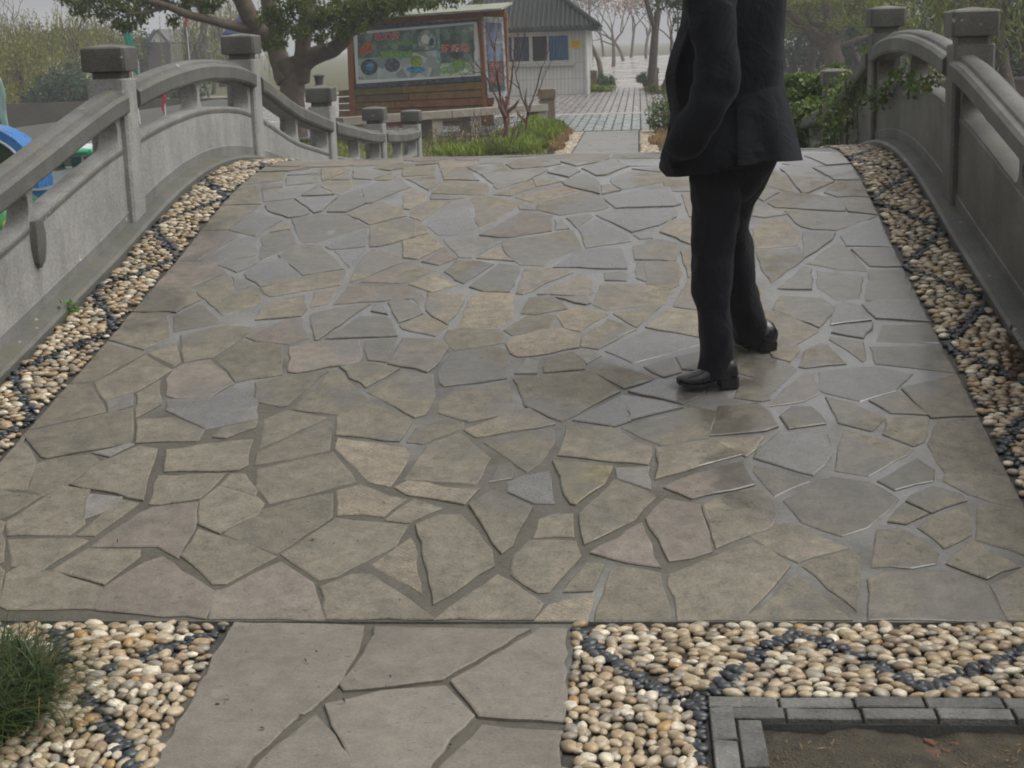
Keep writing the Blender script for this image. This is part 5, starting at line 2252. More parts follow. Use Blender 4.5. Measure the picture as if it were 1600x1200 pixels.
shrub('round_bush', 'small clipped green bush beside the grey pillar', at(942, 137), .42, .42, .55, 1600, LEAF_D, .07, 401, 'bushes by the far path')
shrub('round_bush', 'dark round bush left of the brown pillar', at(1011, 137), .35, .35, .55, 1400, LEAF_D, .07, 402, 'bushes by the far path')
shrub('leafy_bush', 'loose green bush at the right of the grey paving beside the man', at(1050, 207), .42, .5, .62, 2600, LEAF_I, .055, 403, 'bushes by the far path')
shrub('low_bush', 'low yellow green bush in front of the house corner', at(938, 143), .5, .4, .22, 900, GRASS, .09, 404, 'bushes by the far path')
shrub('low_bush', 'low olive bush at the foot of the brown pillar', at(1030, 146), .5, .4, .25, 900, LEAF_Y, .09, 405, 'bushes by the far path')
for i, (px, rx, rz, lf, lb) in enumerate([(20, 1.0, .9, LEAF_W, 'low yellowish bush at the left end of the shore wall'), (60, 1.1, .8, LEAF_B, 'low dull bush along the left shore wall'), (150, 1.2, .9, LEAF_B, 'low bush hidden by the near post on the shore'), (225, 1.2, .8, LEAF_W, 'low yellow bush on the shore under the gabled hall'), (280, 1.3, .9, LEAF_B, 'low green bush on the shore right of the hall')]):
    shrub('shore_bush', lb, tree_at(px, 56.6, -.25), rx, .8, rz, 1500, lf, .13, 460 + i, 'bushes along the shore wall')
shrub('shore_bush', 'green bush on the left shore beside the willow strands', tree_at(105, 57, -.25), 1.3, 1.0, 1.5, 4200, LEAF_B, .12, 406)
for i, (px, Y, rx, rz, leaf, lab) in enumerate([(1245, 64, 4.2, 2.6, LEAF_B, 'hazy dense thicket right of the man under the trees'), (1345, 62, 3.2, 2.4, LEAF_D, 'dark thicket behind the second right post'), (1440, 60, 3.6, 2.8, LEAF_B, 'thicket seen over the arched right handrail'),
                                               (1530, 54, 3.2, 3.0, LEAF_D, 'thicket right of the nearest right post'), (1600, 40, 2.6, 3.0, LEAF_B, 'bluish thicket at the right border')]):
    shrub('thicket', lab, tree_at(px, Y), rx, 1.6, rz, 6500, leaf, .17, 420 + i, 'thickets under the right trees', clumps=34)
# drooping willow right of the near right post
willow(1580, 31, 4.6, 240, 'drooping green willow right of the nearest right post', LEAF_Y, 110)


def ivy():
    rng = random.Random(77)
    # bank of shrubs beyond the bridge at the right
    b = G(1275, 237)
    root = empty('ivy_bush', (1.75, 14.6, 0), 'dense ivy leaved bush beyond the crest, right of the man', 'bush')
    cl = []
    mb = MB()
    for (px, py, r) in [(1245, 150, .16), (1265, 135, .18), (1290, 128, .18), (1235, 185, .18), (1262, 175, .22), (1290, 165, .22), (1318, 160, .18), (1248, 215, .2), (1275, 205, .24), (1305, 200, .24), (1330, 195, .18),
                        (1255, 240, .22), (1285, 238, .24), (1315, 232, .24), (1338, 230, .2), (1230, 225, .16), (1225, 165, .12), (1335, 140, .12), (1300, 260, .3), (1250, 265, .3), (1340, 262, .3), (1228, 130, .09), (1250, 125, .10), (1305, 112, .10), (1322, 122, .10)]:
        r *= .74
        p = P(px, py, 14.5 + rng.uniform(-.4, .4))
        cl.append((p.x - 1.75, p.y - 14.6, p.z, r, r * 1.4, r * .85))
        mb.tube([(rng.uniform(-.2, .2), rng.uniform(-.3, .3), -.05), (p.x - 1.75, p.y - 14.6, p.z)], [.02, .006], 5)
    mb.build('stem', BARK, root)
    pts = blob_points(rng, cl, 620)
    raw_obj('foliage', leaves_mesh('foliage', pts, .055, LEAF_I, rng, .35, .7, .6), root)
    # ivy creeping over the right railing between second and third post
    vine = empty('ivy_vine', (BC + 2.0, 10.5, .8), 'trailing ivy hanging over the right railing by its second post', 'ivy')
    mb = MB()
    pts = []

    def run(seq, rad=.05, dens=60):
        q = [Vector(s) for s in seq]
        mb.tube(q, .004, 5)
        for i in range(len(q) - 1):
            for k in range(int(dens * .55)):
                p = q[i].lerp(q[i + 1], rng.random())
                pts.append((p.x + rng.gauss(0, rad), p.y + rng.gauss(0, rad), p.z + rng.gauss(0, rad)))
    xr = BC + 1.945

    def VP(px, py, x=xr):
        d = ray(px, py)
        return EYE + d * (x / d.x)
    run([VP(1405, 110), VP(1395, 118), VP(1385, 130), VP(1384, 150)], .02, 30)
    run([VP(1420, 118), VP(1400, 124), VP(1382, 140)], .022, 32)
    run([VP(1420, 120), VP(1420, 140), VP(1419, 156)], .010, 14)
    run([VP(1460, 120), VP(1445, 122), VP(1430, 128), VP(1420, 134)], .022, 34)
    run([VP(1462, 128), VP(1450, 132), VP(1440, 128)], .016, 18)
    run([VP(1385, 150), VP(1372, 158), VP(1358, 170)], .022, 30)
    run([VP(1378, 136, xr - .01), VP(1366, 146, xr - .01), VP(1350, 158, xr)], .022, 26)
    # over the descending handrail beyond the second post
    for k in range(44):
        y = rng.uniform(10.3, 12.9)
        z = railz(y) + .05
        s = Vector((BC + 2.0 + rng.uniform(-.05, .12), y, z + rng.uniform(-.05, .1)))
        run([s, s + Vector((-.05, rng.gauss(0, .08), -.12)), s + Vector((-.07 + rng.gauss(0, .02), rng.gauss(0, .1), -rng.uniform(.25, .85)))], .05, 46)
    loc = np.array(vine.location)
    keep(mb.build('stem', BARK, vine))
    raw_obj('foliage', leaves_mesh('foliage', np.array(pts) - loc, .036, LEAF_I, rng, .5, .75, .4), vine)


ivy()


def blades(name, base_pts, h, w, mat, rng, lean=.5, label=None, cat=None, kind=None, seg=4, parent=None, curl=1.0):
    g = np.random.default_rng(rng.randrange(1 << 30))
    b = np.asarray(base_pts, float)
    n = len(b)
    a = g.uniform(0, 2 * np.pi, n)
    L = h * g.uniform(.55, 1.25, n)
    le = lean * g.uniform(.2, 1.3, n)
    d = np.stack([np.cos(a), np.sin(a)], 1)
    V = np.zeros((n, (seg + 1) * 2, 3))
    for j in range(seg + 1):
        t = j / seg
        ho = L * le * t ** 1.6 * curl
        zz = L * (t - .42 * le * t * t * t * curl)
        wd = w * (1 - t * .88)
        px = b[:, 0] + d[:, 0] * ho
        py = b[:, 1] + d[:, 1] * ho
        V[:, 2 * j] = np.stack([px - d[:, 1] * wd, py + d[:, 0] * wd, b[:, 2] + zz], 1)
        V[:, 2 * j + 1] = np.stack([px + d[:, 1] * wd, py - d[:, 0] * wd, b[:, 2] + zz + .1 * wd], 1)
    k = (seg + 1) * 2
    F = np.concatenate([np.arange(n)[:, None] * k + np.array([[2 * j, 2 * j + 1, 2 * j + 3, 2 * j + 2]]) for j in range(seg)])
    return raw_obj(name, raw_mesh(name, V.reshape(-1, 3), F, mat), parent, label=label, cat=cat, kind=kind)


def grass_beds():
    rng = random.Random(91)
    # two bright mounds beside the far end of the path
    def mound(cx, cy, rx, ry, n, hz):
        out = []
        for _ in range(n):
            a, r = rng.uniform(0, 6.283), math.sqrt(rng.random())
            x, y = cx + rx * r * math.cos(a), cy + ry * r * math.sin(a)
            out.append((x, y, hz * (1 - r * r)))
        return out
    b1 = []
    for (px, py, rx, ry, hz, n) in [(720, 240, .40, .5, .06, 900), (770, 236, .45, .5, .09, 1300), (815, 232, .40, .6, .10, 1300), (850, 212, .34, .7, .16, 1400), (868, 206, .22, .5, .13, 700), (835, 200, .3, .6, .14, 900), (800, 218, .35, .5, .1, 900)]:
        p = G(px, py)
        b1 += mound(p.x, p.y, rx, ry, n, hz)
    b1 = [p for p in b1 if p[0] < -1.22]
    blades('grass', b1, .12, .012, GRASS, rng, .6, kind='stuff')
    b2 = []
    for (px, py, rx, ry, n) in [(872, 232, .10, .5, 260), (880, 220, .09, .5, 220), (1032, 222, .18, .9, 420), (1042, 208, .2, .7, 320), (890, 210, .05, .4, 80)]:
        p = G(px, py)
        b2 += mound(p.x, p.y, rx, ry, n, .03)
    blades('dry_grass', b2, .11, .010, GRASS_O, rng, .7, kind='stuff')
    b3 = []
    for _ in range(5200):
        x, y = rng.uniform(-6.4, -1.3), rng.uniform(17.2, 26)
        b3.append((x, y, -.05))
    for _ in range(4200):
        x, y = rng.uniform(.45, 9), rng.uniform(17.2, 26)
        b3.append((x, y, -.05))
    for _ in range(2600):
        s = rng.choice((-1, 1))
        b3.append((-.3 + s * rng.uniform(2.2, 14), rng.uniform(51, 75), -.05))
    blades('rough_grass', b3, .10, .012, LEAF_Y, rng, .7, kind='stuff', seg=2)
    # clump of mondo grass in the near left corner
    b4 = []
    c = G(18, 1110)
    for _ in range(3600):
        a, r = rng.uniform(0, 6.283), math.sqrt(rng.random())
        x, y = c.x - .15 + .24 * r * math.cos(a), c.y - .03 + .30 * r * math.sin(a)
        b4.append((x - c.x, y - c.y, 0))
    root = empty('mondo_grass', (c.x, c.y, 0), 'dark clump of mondo grass over the pebbles in the near left corner', 'plant')
    blades('leaf_blade', b4, .15, .0030, GRASS_D, rng, 1.35, parent=root, seg=7, curl=1.15)


grass_beds()


def bare_shrub(label, px, py, stems, seed, Yo=None):
    rng = random.Random(seed)
    b = G(px, py)
    root = empty('bare_shrub', (b.x, b.y, 0), label, 'shrub', 'leafless shrubs beyond the bridge')
    mb = MB()
    Y = b.y
    for (pts, r0, r1) in stems:
        q = [P(x, y, Y + rng.uniform(-.15, .15) * (i > 0)) - Vector((b.x, b.y, 0)) for i, (x, y) in enumerate(pts)]
        n = len(q)
        fine = []
        for i in range(n - 1):
            for k in range(3):
                fine.append(q[i].lerp(q[i + 1], k / 3) + Vector((rng.gauss(0, .006), rng.gauss(0, .006), rng.gauss(0, .006))))
        fine.append(q[-1])
        mb.tube(fine, [r0 + (r1 - r0) * i / (len(fine) - 1) for i in range(len(fine))], 6)
        # side twigs
        for k in range(4):
            s = fine[rng.randrange(len(fine) // 3, len(fine))]
            d = Vector((rng.gauss(0, .5), rng.gauss(0, .4), 1)).normalized() * rng.uniform(.15, .4)
            mb.tube([s, s + d * .5 + Vector((rng.gauss(0, .02), 0, 0)), s + d], [r1 * 1.0, r1 * .8, .002], 5)
    mb.build('stem', BARK_R, root, 60)


bare_shrub('leafless shrub with thick stem in front of the billboard banner', 789, 232, [
    ([(789, 232), (790, 190), (789, 178)], .040, .034), ([(789, 178), (770, 140), (756, 115), (738, 90)], .020, .006), ([(789, 180), (781, 150), (776, 110), (772, 80), (765, 55), (758, 40)], .022, .005),
    ([(790, 182), (797, 140), (800, 110), (803, 80), (812, 60)], .018, .005), ([(756, 115), (735, 112), (722, 120)], .008, .003), ([(772, 80), (776, 55), (780, 40)], .008, .003)], 1)
bare_shrub('second leafless shrub in front of the ticket house', 823, 216, [
    ([(823, 216), (824, 180), (826, 172)], .026, .024), ([(825, 174), (812, 140), (806, 115), (803, 90)], .015, .004), ([(826, 172), (838, 140), (846, 105), (855, 85), (862, 70)], .015, .004),
    ([(812, 140), (796, 125), (780, 110)], .010, .004), ([(806, 115), (815, 80), (822, 45), (832, 22)], .010, .004), ([(838, 150), (850, 120), (868, 85)], .009, .003), ([(815, 80), (810, 60), (812, 48)], .006, .002)], 2)


def dry_twigs():
    rng = random.Random(8)
    root = empty('twiggy_bush', (-2.9, 24.0, 0), 'tangle of dry brown twigs below the stone bench', 'bush')
    mb = MB()
    pts = []
    for k in range(120):
        px, py = rng.uniform(665, 810), rng.uniform(222, 242)
        b = G(px, py)
        h = rng.uniform(.25, .62) if px > 730 else rng.uniform(.12, .35)
        d = Vector((rng.gauss(0, .25), rng.gauss(0, .2), 1)).normalized()
        q = [b, b + d * h * .5 + Vector((rng.gauss(0, .03), 0, 0)), b + d * h + Vector((rng.gauss(0, .08), 0, 0))]
        mb.tube([v - Vector((-2.9, 24.0, 0)) for v in q], [.006, .005, .0025], 4, cap=False)
        for _ in range(3):
            v = q[1].lerp(q[2], rng.random())
            if rng.random() < .5:
                pts.append((v.x + 2.9, v.y - 24.0, v.z))
    mb.build('twig', BARK, root, kind='stuff')
    raw_obj('foliage', leaves_mesh('foliage', np.array(pts), .05, GRASS_O, rng), root)


dry_twigs()


# ================================================================== BOATS, FLAGS AND SHORE
def paint(name, c, rough=.3):
    return plain(name, c, rough, .15, 5, .05, .5)


B_GREEN, B_BLUE, B_WHITE, B_TEAL = paint('boat_green', (.02, .22, .05)), paint('boat_blue', (.03, .15, .40)), paint('boat_white', (.62, .66, .66)), paint('boat_teal', (.02, .30, .22))
B_RED, B_YEL, B_ORA = paint('boat_red', (.50, .03, .04)), paint('boat_yellow', (.55, .45, .04)), paint('boat_orange', (.55, .20, .03))


def boats():
    YA = 20.5
    # long painted boat: hull with blue, teal and white bands and scrolls, white gunwale, green canopy rim on posts
    c = P(95, 300, YA)
    root = empty('painted_boat', (c.x, YA, WATER_Z), 'blue and green painted pleasure boat with white scrolls moored behind the left railing', 'boat', 'pleasure boats by the bridge')
    ox = Vector((c.x, YA, WATER_Z))
    L = 1.9

    def ring(x, z0, z1, w, k=9):
        return [(x, -w * math.cos(math.pi * j / (k - 1)), z0 + (z1 - z0) * (1 - math.sin(math.pi * j / (k - 1)) ** .7)) for j in range(k)]

    def band(nm, f0, f1, mat, off=0.0):
        mb = MB()
        rings = []
        for i in range(25):
            t = i / 24
            x = -L * .62 + t * L
            sh = max(.12, math.sin(math.pi * min(1, .15 + t * .85)) ** .5)
            w = .55 * sh + off
            z0, z1 = -.15 + .25 * (2 * t - 1) ** 2 * .4, .90 + .12 * (2 * t - 1) ** 2
            za, zb = z0 + (z1 - z0) * f0, z0 + (z1 - z0) * f1
            fa, fb = .7 + .3 * f0, .7 + .3 * f1
            rings.append([(x, -w * fa, za), (x, -w * fb, zb), (x, w * fb, zb), (x, w * fa, za)])
        mb.loft(rings)
        return mb.build(nm, mat, root, 40)
    band('hull', 0, .45, B_TEAL)
    band('hull_band', .45, .78, B_BLUE, .004)
    band('gunwale', .78, 1.0, B_WHITE, .012)
    mb = MB()
    for k in range(4):
        x = -.95 + k * .36
        z = .36 + .05 * k
        for s in range(2):
            pts = []
            for a in np.linspace(0, 4.4, 14):
                r = .10 * (1 - a / 6)
                pts.append((x + .12 * s + r * math.cos(a + s * 2), -.53 - .02, z + .03 * s + r * math.sin(a + s * 2)))
            mb.tube(pts, .014, 5)
    mb.build('painted_scroll', B_WHITE, root)
    mb = MB()
    for x in (-.9, .5):
        for y in (-.42, .42):
            mb.tube([(x, y, .5), (x, y, 1.18)], .018, 6)
    mb.build('canopy_post', B_WHITE, root)
    mb = MB()
    mb.box(-1.05, .62, -.54, .54, 1.17, 1.215)
    mb.build('canopy', B_WHITE, root)
    mb = MB()
    for (a, b) in (((-1.07, -.56), (.64, -.56)), ((.64, -.56), (.64, .56)), ((.64, .56), (-1.07, .56)), ((-1.07, .56), (-1.07, -.56))):
        mb.tube([(a[0], a[1], 1.17), (b[0], b[1], 1.17)], .032, 8)
    mb.build('canopy_rim', paint('rim_green', (.02, .42, .18)), root)
    mb = MB()
    for k, x in enumerate((-.8, -.25, .25)):
        mb.box(x - .2, x + .2, .36, .40, .85, 1.05)
    mb.build('seat_back', B_TEAL, root)
    # round boat: green shell with blue hood, at the very edge
    YB_ = 17.8
    c = P(-8, 312, YB_)
    root = empty('round_boat', (c.x, YB_, WATER_Z), 'round green boat with blue hood and red flower at the left edge', 'boat', 'pleasure boats by the bridge')
    mb = MB()
    rings = []
    for j in range(14):
        a = j / 13
        z = .0 + 1.02 * a
        r = .62 * math.sqrt(max(.02, 1 - (2 * a - .82) ** 2 * .85))
        rings.append([(r * math.cos(t), r * math.sin(t), z) for t in np.linspace(0, 2 * math.pi, 29)[:-1]])
    mb.loft(rings)
    mb.build('hull', B_GREEN, root, True)
    mb = MB()
    for (rr, m) in ((.0, 0),):
        pts = [(.62 * math.cos(a), -.18, .98 + .60 * math.sin(a)) for a in np.linspace(-.1, math.pi + .1, 26)]
        rg = []
        for i, p in enumerate(pts):
            a = -.1 + (math.pi + .2) * i / 25
            n = Vector((math.cos(a), 0, math.sin(a)))
            rg.append([Vector(p) + n * .07 + Vector((0, -.16, 0)), Vector(p) + n * .07 + Vector((0, .3, 0)), Vector(p) - n * .03 + Vector((0, .3, 0)), Vector(p) - n * .03 + Vector((0, -.16, 0))])
        mb.loft(rg)
    mb.build('hood', B_BLUE, root, 40)
    mb = MB()
    rg = []
    for a in np.linspace(0, math.pi, 24):
        rg.append([(.59 * math.cos(a), -.36, .98 + .57 * math.sin(a)), (.57 * math.cos(a), -.36, .98 + .55 * math.sin(a)), (.57 * math.cos(a), -.33, .98 + .55 * math.sin(a)), (.59 * math.cos(a), -.33, .98 + .57 * math.sin(a))])
    mb.loft(rg)
    mb.build('hood_edge', B_WHITE, root)
    mb = MB()
    mb.plate([(.54 * math.cos(a), .98 + .52 * math.sin(a)) for a in np.linspace(0, math.pi, 20)], [], .08, .12, axis='y')
    mb.build('hood_back', paint('boat_dark_green', (.015, .10, .02)), root)
    f = P(25, 343, YB_ - .66) - Vector((c.x, YB_, WATER_Z))
    mb = MB()
    for k in range(5):
        a = k * 2 * math.pi / 5
        mb.ball((f.x + .05 * math.cos(a), -.56, f.z + .05 * math.sin(a)), (.045, .05, .045), nu=8, nv=6)
    mb.build('painted_flower', B_RED, root, True)
    mb = MB()
    mb.ball((f.x - .16, -.54, f.z - .12), (.07, .05, .11), nu=10, nv=6)
    mb.ball((f.x + .08, -.55, f.z + .16), (.06, .05, .05), nu=10, nv=6)
    mb.build('painted_petal', B_YEL, root, True)
    # third boat end with bright lime and pink fittings behind the round one
    c = P(12, 225, 24)
    root = empty('small_boat', (c.x, 24, WATER_Z), 'lime and pink fitted boat half hidden behind the round boat', 'boat', 'pleasure boats by the bridge')
    mb = MB()
    mb.loft([[(x, -w, .6), (x, w, .6), (x, w * .6, -.1), (x, -w * .6, -.1)] for x, w in ((-1.2, .1), (-.8, .42), (.0, .48), (.55, .35), (.8, .06))])
    mb.build('hull', B_WHITE, root, 40)
    mb = MB()
    mb.loft([[(-.05, -.1, .6), (.15, -.1, .6), (.15, .1, .6), (-.05, .1, .6)], [(.0, -.08, 1.05), (.20, -.08, 1.0), (.20, .08, 1.0), (.0, .08, 1.05)], [(-.18, -.05, 1.28), (-.05, -.05, 1.32), (-.05, .05, 1.32), (-.18, .05, 1.28)]])
    mb.build('figurehead', paint('lime', (.32, .50, .05)), root, 40)
    mb = MB()
    mb.ball((.17, -.1, 1.12), (.07, .06, .16), nu=10, nv=8)
    mb.build('pink_crest', paint('pink', (.50, .04, .14)), root, True)


boats()


def pennant(label, top, bot, Y, w, mat, seed, tri=True):
    rng = random.Random(seed)
    a, b = P(top[0], top[1], Y), P(bot[0], bot[1], Y)
    base = Vector((b.x, Y, WATER_Z if b.x < -9 else -.1))
    root = empty('pennant', base, label, 'flag', 'pennants along the water')
    mb = MB()
    e = Vector((0, .06, 0))
    mb.tube([Vector((0, .08, 0)), a - base + e + Vector((0, 0, .1))], [.02, .012], 6)
    mb.build('pole', B_WHITE if mat is not B_RED else BARK_P, root)
    n = 12
    V = []
    for j in range(n):
        t = j / (n - 1)
        p = a.lerp(b, t) - base
        ww = w * (.35 + .65 * math.sin(math.pi * min(1, .2 + .8 * t)) if not tri else max(.12, 1 - t * .75))
        for k in range(4):
            s = (k / 3 - .5) * ww
            V.append((p.x + s + .02 * math.sin(7 * t), p.y + .03 * math.cos(k * 2.4 + 5 * t) * ww * 3, p.z))
    nV = len(V)
    V += [(x, y + .008, z) for x, y, z in V]
    F = []
    for j in range(n - 1):
        for k in range(3):
            q = j * 4 + k
            F += [(q, q + 1, q + 5, q + 4), (nV + q, nV + q + 4, nV + q + 5, nV + q + 1)]
        F += [(j * 4, j * 4 + 4, nV + j * 4 + 4, nV + j * 4), (j * 4 + 3, nV + j * 4 + 3, nV + j * 4 + 7, j * 4 + 7)]
    mb = MB()
    mb.add(V, F)
    mb.build('cloth', mat, root, True)


F_TEAL = plain('teal_cloth', (.03, .30, .22), .8, .25, 6, .3)
F_RED = plain('red_cloth', (.45, .035, .05), .8, .2, 6, .3)
F_PALE = plain('pale_teal_cloth', (.30, .46, .40), .8, .25, 4, .3)
pennant('tall teal pennant behind the cap of the near left post', (193, 38), (216, 120), 34, .17, F_TEAL, 1, False)
pennant('pale teal cloth furled at the far left edge', (-6, 120), (12, 210), 24, .16, F_PALE, 2, False)
pennant('small dark red pennant under the long leafy branch', (289, 26), (293, 44), 40, .10, F_RED, 3)
pennant('narrow red pennant seen through the left railing', (255, 148), (256, 178), 32, .10, F_RED, 4)


def pole_things():
    # stone lantern like bin behind the third post
    b = tree_at(497, 27.5)
    root = empty('stone_lantern', b, 'small dark lantern on a post above the third left post', 'lantern')
    mb = MB()
    z = P(497, 118, 27.5).z
    mb.tube([(0, 0, -.1), (0, 0, z - .22)], .05, 8)
    mb.build('post', GRANITE_D, root)
    mb = MB()
    mb.loft([[(r * math.cos(a), r * math.sin(a), zz) for a in np.linspace(0, 6.283, 9)[:-1]] for r, zz in ((.07, z - .22), (.11, z - .18), (.07, z - .16), (.09, z - .02), (.13, z), (.05, z + .03))])
    mb.build('head', GRANITE_D, root, 40)
    # blue folded parasol with pole behind the second left post
    Y = 40.0
    b = tree_at(384, Y, -.2)
    root = empty('blue_parasol', b, 'dark blue canvas parasol behind the second left post cap', 'parasol')
    ap = P(378, 21, Y) - Vector(b)
    e0, e1 = P(372, 52, Y) - Vector(b), P(414, 50, Y) - Vector(b)
    mb = MB()
    r = .75
    cx = (e0.x + e1.x) / 2
    n = 8
    rim = [(cx + r * math.cos(a), r * math.sin(a), e0.z) for a in np.linspace(.2, 6.483, n + 1)[:-1]]
    mb.add([(ap.x, 0, ap.z)] + rim + [(ap.x, 0, ap.z - .05)] + [(x, y, z - .04) for x, y, z in rim], [(0, 1 + k, 1 + (k + 1) % n) for k in range(n)] + [(n + 1, n + 2 + (k + 1) % n, n + 2 + k) for k in range(n)] + [(1 + k, n + 2 + k, n + 2 + (k + 1) % n, 1 + (k + 1) % n) for k in range(n)])
    mb.build('canopy', plain('blue_canvas', (.03, .05, .16), .7, .2, 4, .2), root)
    mb = MB()
    mb.tube([(ap.x, 0, 0), (ap.x, 0, ap.z)], .03, 8)
    mb.build('pole', GRANITE_D, root)


pole_things()


def gabled_hall():
    Y = 88.0
    root = empty('gabled_hall', tree_at(250, Y + 3, -.25), 'hazy old hall with small white gable and grey tiled roof on the far shore', 'house')
    o = Vector(root.location)
    grey = plain('grey_tile', (.12, .12, .125), .8, .25, 1.5, .3)
    wall = plain('hall_wall', (.13, .12, .11), .8, .2, 1.0, .2)
    wht = plain('white_gable', (.80, .80, .78), .7, .1, 2, .1)
    def pp(px, py, y=Y):
        return P(px, py, y) - o
    zb = -.05
    l, r = pp(205, 100), pp(345, 100)
    ze = pp(250, 84).z
    mb = MB()
    mb.box(l.x + .4, r.x - .4, -2.8, 3.0, zb, ze)
    mb.build('wall', wall, root)
    zt = pp(300, 58).z
    mb = MB()
    A = [(l.x, -3.4, ze), (r.x, -3.4, ze), (r.x, 3.4, ze), (l.x, 3.4, ze), (l.x + 1.8, 0, zt), (r.x - 1.8, 0, zt)]
    mb.add(A + [(x, y, z - .2) for x, y, z in A[:4]], [(0, 1, 5, 4), (1, 2, 5), (2, 3, 4, 5), (3, 0, 4), (0, 6, 7, 1), (1, 7, 8, 2), (2, 8, 9, 3), (3, 9, 6, 0), (6, 9, 8, 7)])
    mb.build('roof', grey, root)
    # projecting gable facing the water
    ap = pp(245, 49, Y - 3.6); gl = pp(234, 66, Y - 3.6); gr = pp(260, 66, Y - 3.6)
    mb = MB()
    mb.plate([(gl.x, gl.z), (gr.x, gr.z), (ap.x, ap.z)], [], gl.y, gl.y + .3, axis='y')
    mb.build('gable', wht, root)
    mb = MB()
    for a, b in ((gl, ap), (ap, gr)):
        d = (b - a)
        q0, q1 = a - d * .25 * (a is gl) + Vector((0, -.15, .03)), b + d * .25 * (b is gr) + Vector((0, -.15, .03))
        bk = Vector((0, 4.4, 0))
        mb.slab(q0, q1, q1 + bk, q0 + bk, -.16)
    mb.build('gable_roof', grey, root)
    mb = MB()
    mb.box(gl.x - .2, gr.x + .2, gl.y + .02, gl.y + 2.4, zb, gl.z - .05)
    mb.build('porch_wall', wall, root)
    for k in range(5):
        m_ = MB()
        x = l.x + .8 + k * (r.x - l.x - 1.6) / 4.6
        m_.box(x, x + .7, -2.86, -2.81, zb + .4, ze - .3)
        m_.build('window', plain('hall_window', (.05, .055, .06), .4, .2, 2, 0), root)
    # low embankment along the far shore
    mb = MB()
    mb.box(-60, -9.2, 55.7, 56.15, -1.8, -.12)
    mb.build('embankment', plain('embankment_stone', (.105, .095, .075), .8, .3, 1.2, .4), kind='structure')
    mb = MB()
    mb.box(-60, -9.4, 56.2, 61, -.25, -.19)
    mb.build('shore_path', plain('shore_paving', (.20, .18, .15), .7, .2, .8, .2), kind='structure')


gabled_hall()


def right_side():
    # low brown wall and rail seen between the man and the right railing, and beyond it
    root = empty('garden_wall', (6, 36, 0), 'low brown garden wall with pale coping right of the man', 'wall')
    a, b = P(1215, 115, 36.0), P(1345, 112, 36.0)
    mb = MB()
    mb.box(a.x - 6 - .5, 9, -.12, .12, -.06, .36)
    mb.build('wall_body', plain('wall_brown', (.17, .125, .09), .85, .3, 4, .4), root)
    mb = MB()
    mb.box(a.x - 6 - .55, 9.05, -.16, .16, .362, .42)
    mb.build('coping', BENCH_S, root)
    root = empty('park_railing', (7.5, 27, 0), 'low pale park rail beyond the right railing at the picture edge', 'railing')
    z = P(1580, 133, 27).z
    mb = MB()
    mb.tube([(0, 0, z), (9, .6, z)], .045, 8)
    mb.build('top_rail', BENCH_S, root)
    for k in range(6):
        mb = MB()
        mb.tube([(k * 1.7 + .1, k * .11, -.06), (k * 1.7 + .1, k * .11, z)], .04, 6)
        mb.build('post', BENCH_S, root)


right_side()

# ================================================================== THE MAN IN THE DARK SUIT
def suit_mat(name, col, rough=.75):
    t = NT(name)
    n1 = t.noise(7, 4, .6, dist=.6)
    n2 = t.noise(420, 2)
    c = t.scale_col(col, t.ramp(n1, .3, .7, .8, 1.25))
    t.bump(t.math('ADD', t.math('MULTIPLY', n1, 3.0), t.math('MULTIPLY', n2, .15)), .5, .014)
    t.b.inputs['Sheen Weight'].default_value = .05
    return t.done(c, rough, .08)


SUIT = suit_mat('dark_suit_cloth', (.0088, .0098, .0132))
TROUS = suit_mat('dark_trouser_cloth', (.0086, .0090, .0118))
SHOE = plain('black_leather', (.012, .012, .013), .28, .3, 18, .12, .6)
SOLE = plain('black_rubber', (.010, .010, .010), .55, .2, 20, .1)
SKIN = plain('skin', (.44, .27, .19), .5, .08, 12, .08)
HAIR = plain('black_hair', (.012, .010, .009), .45, .3, 60, .5)
SHIRT = plain('white_shirt', (.60, .61, .64), .7, .06, 10, .1)


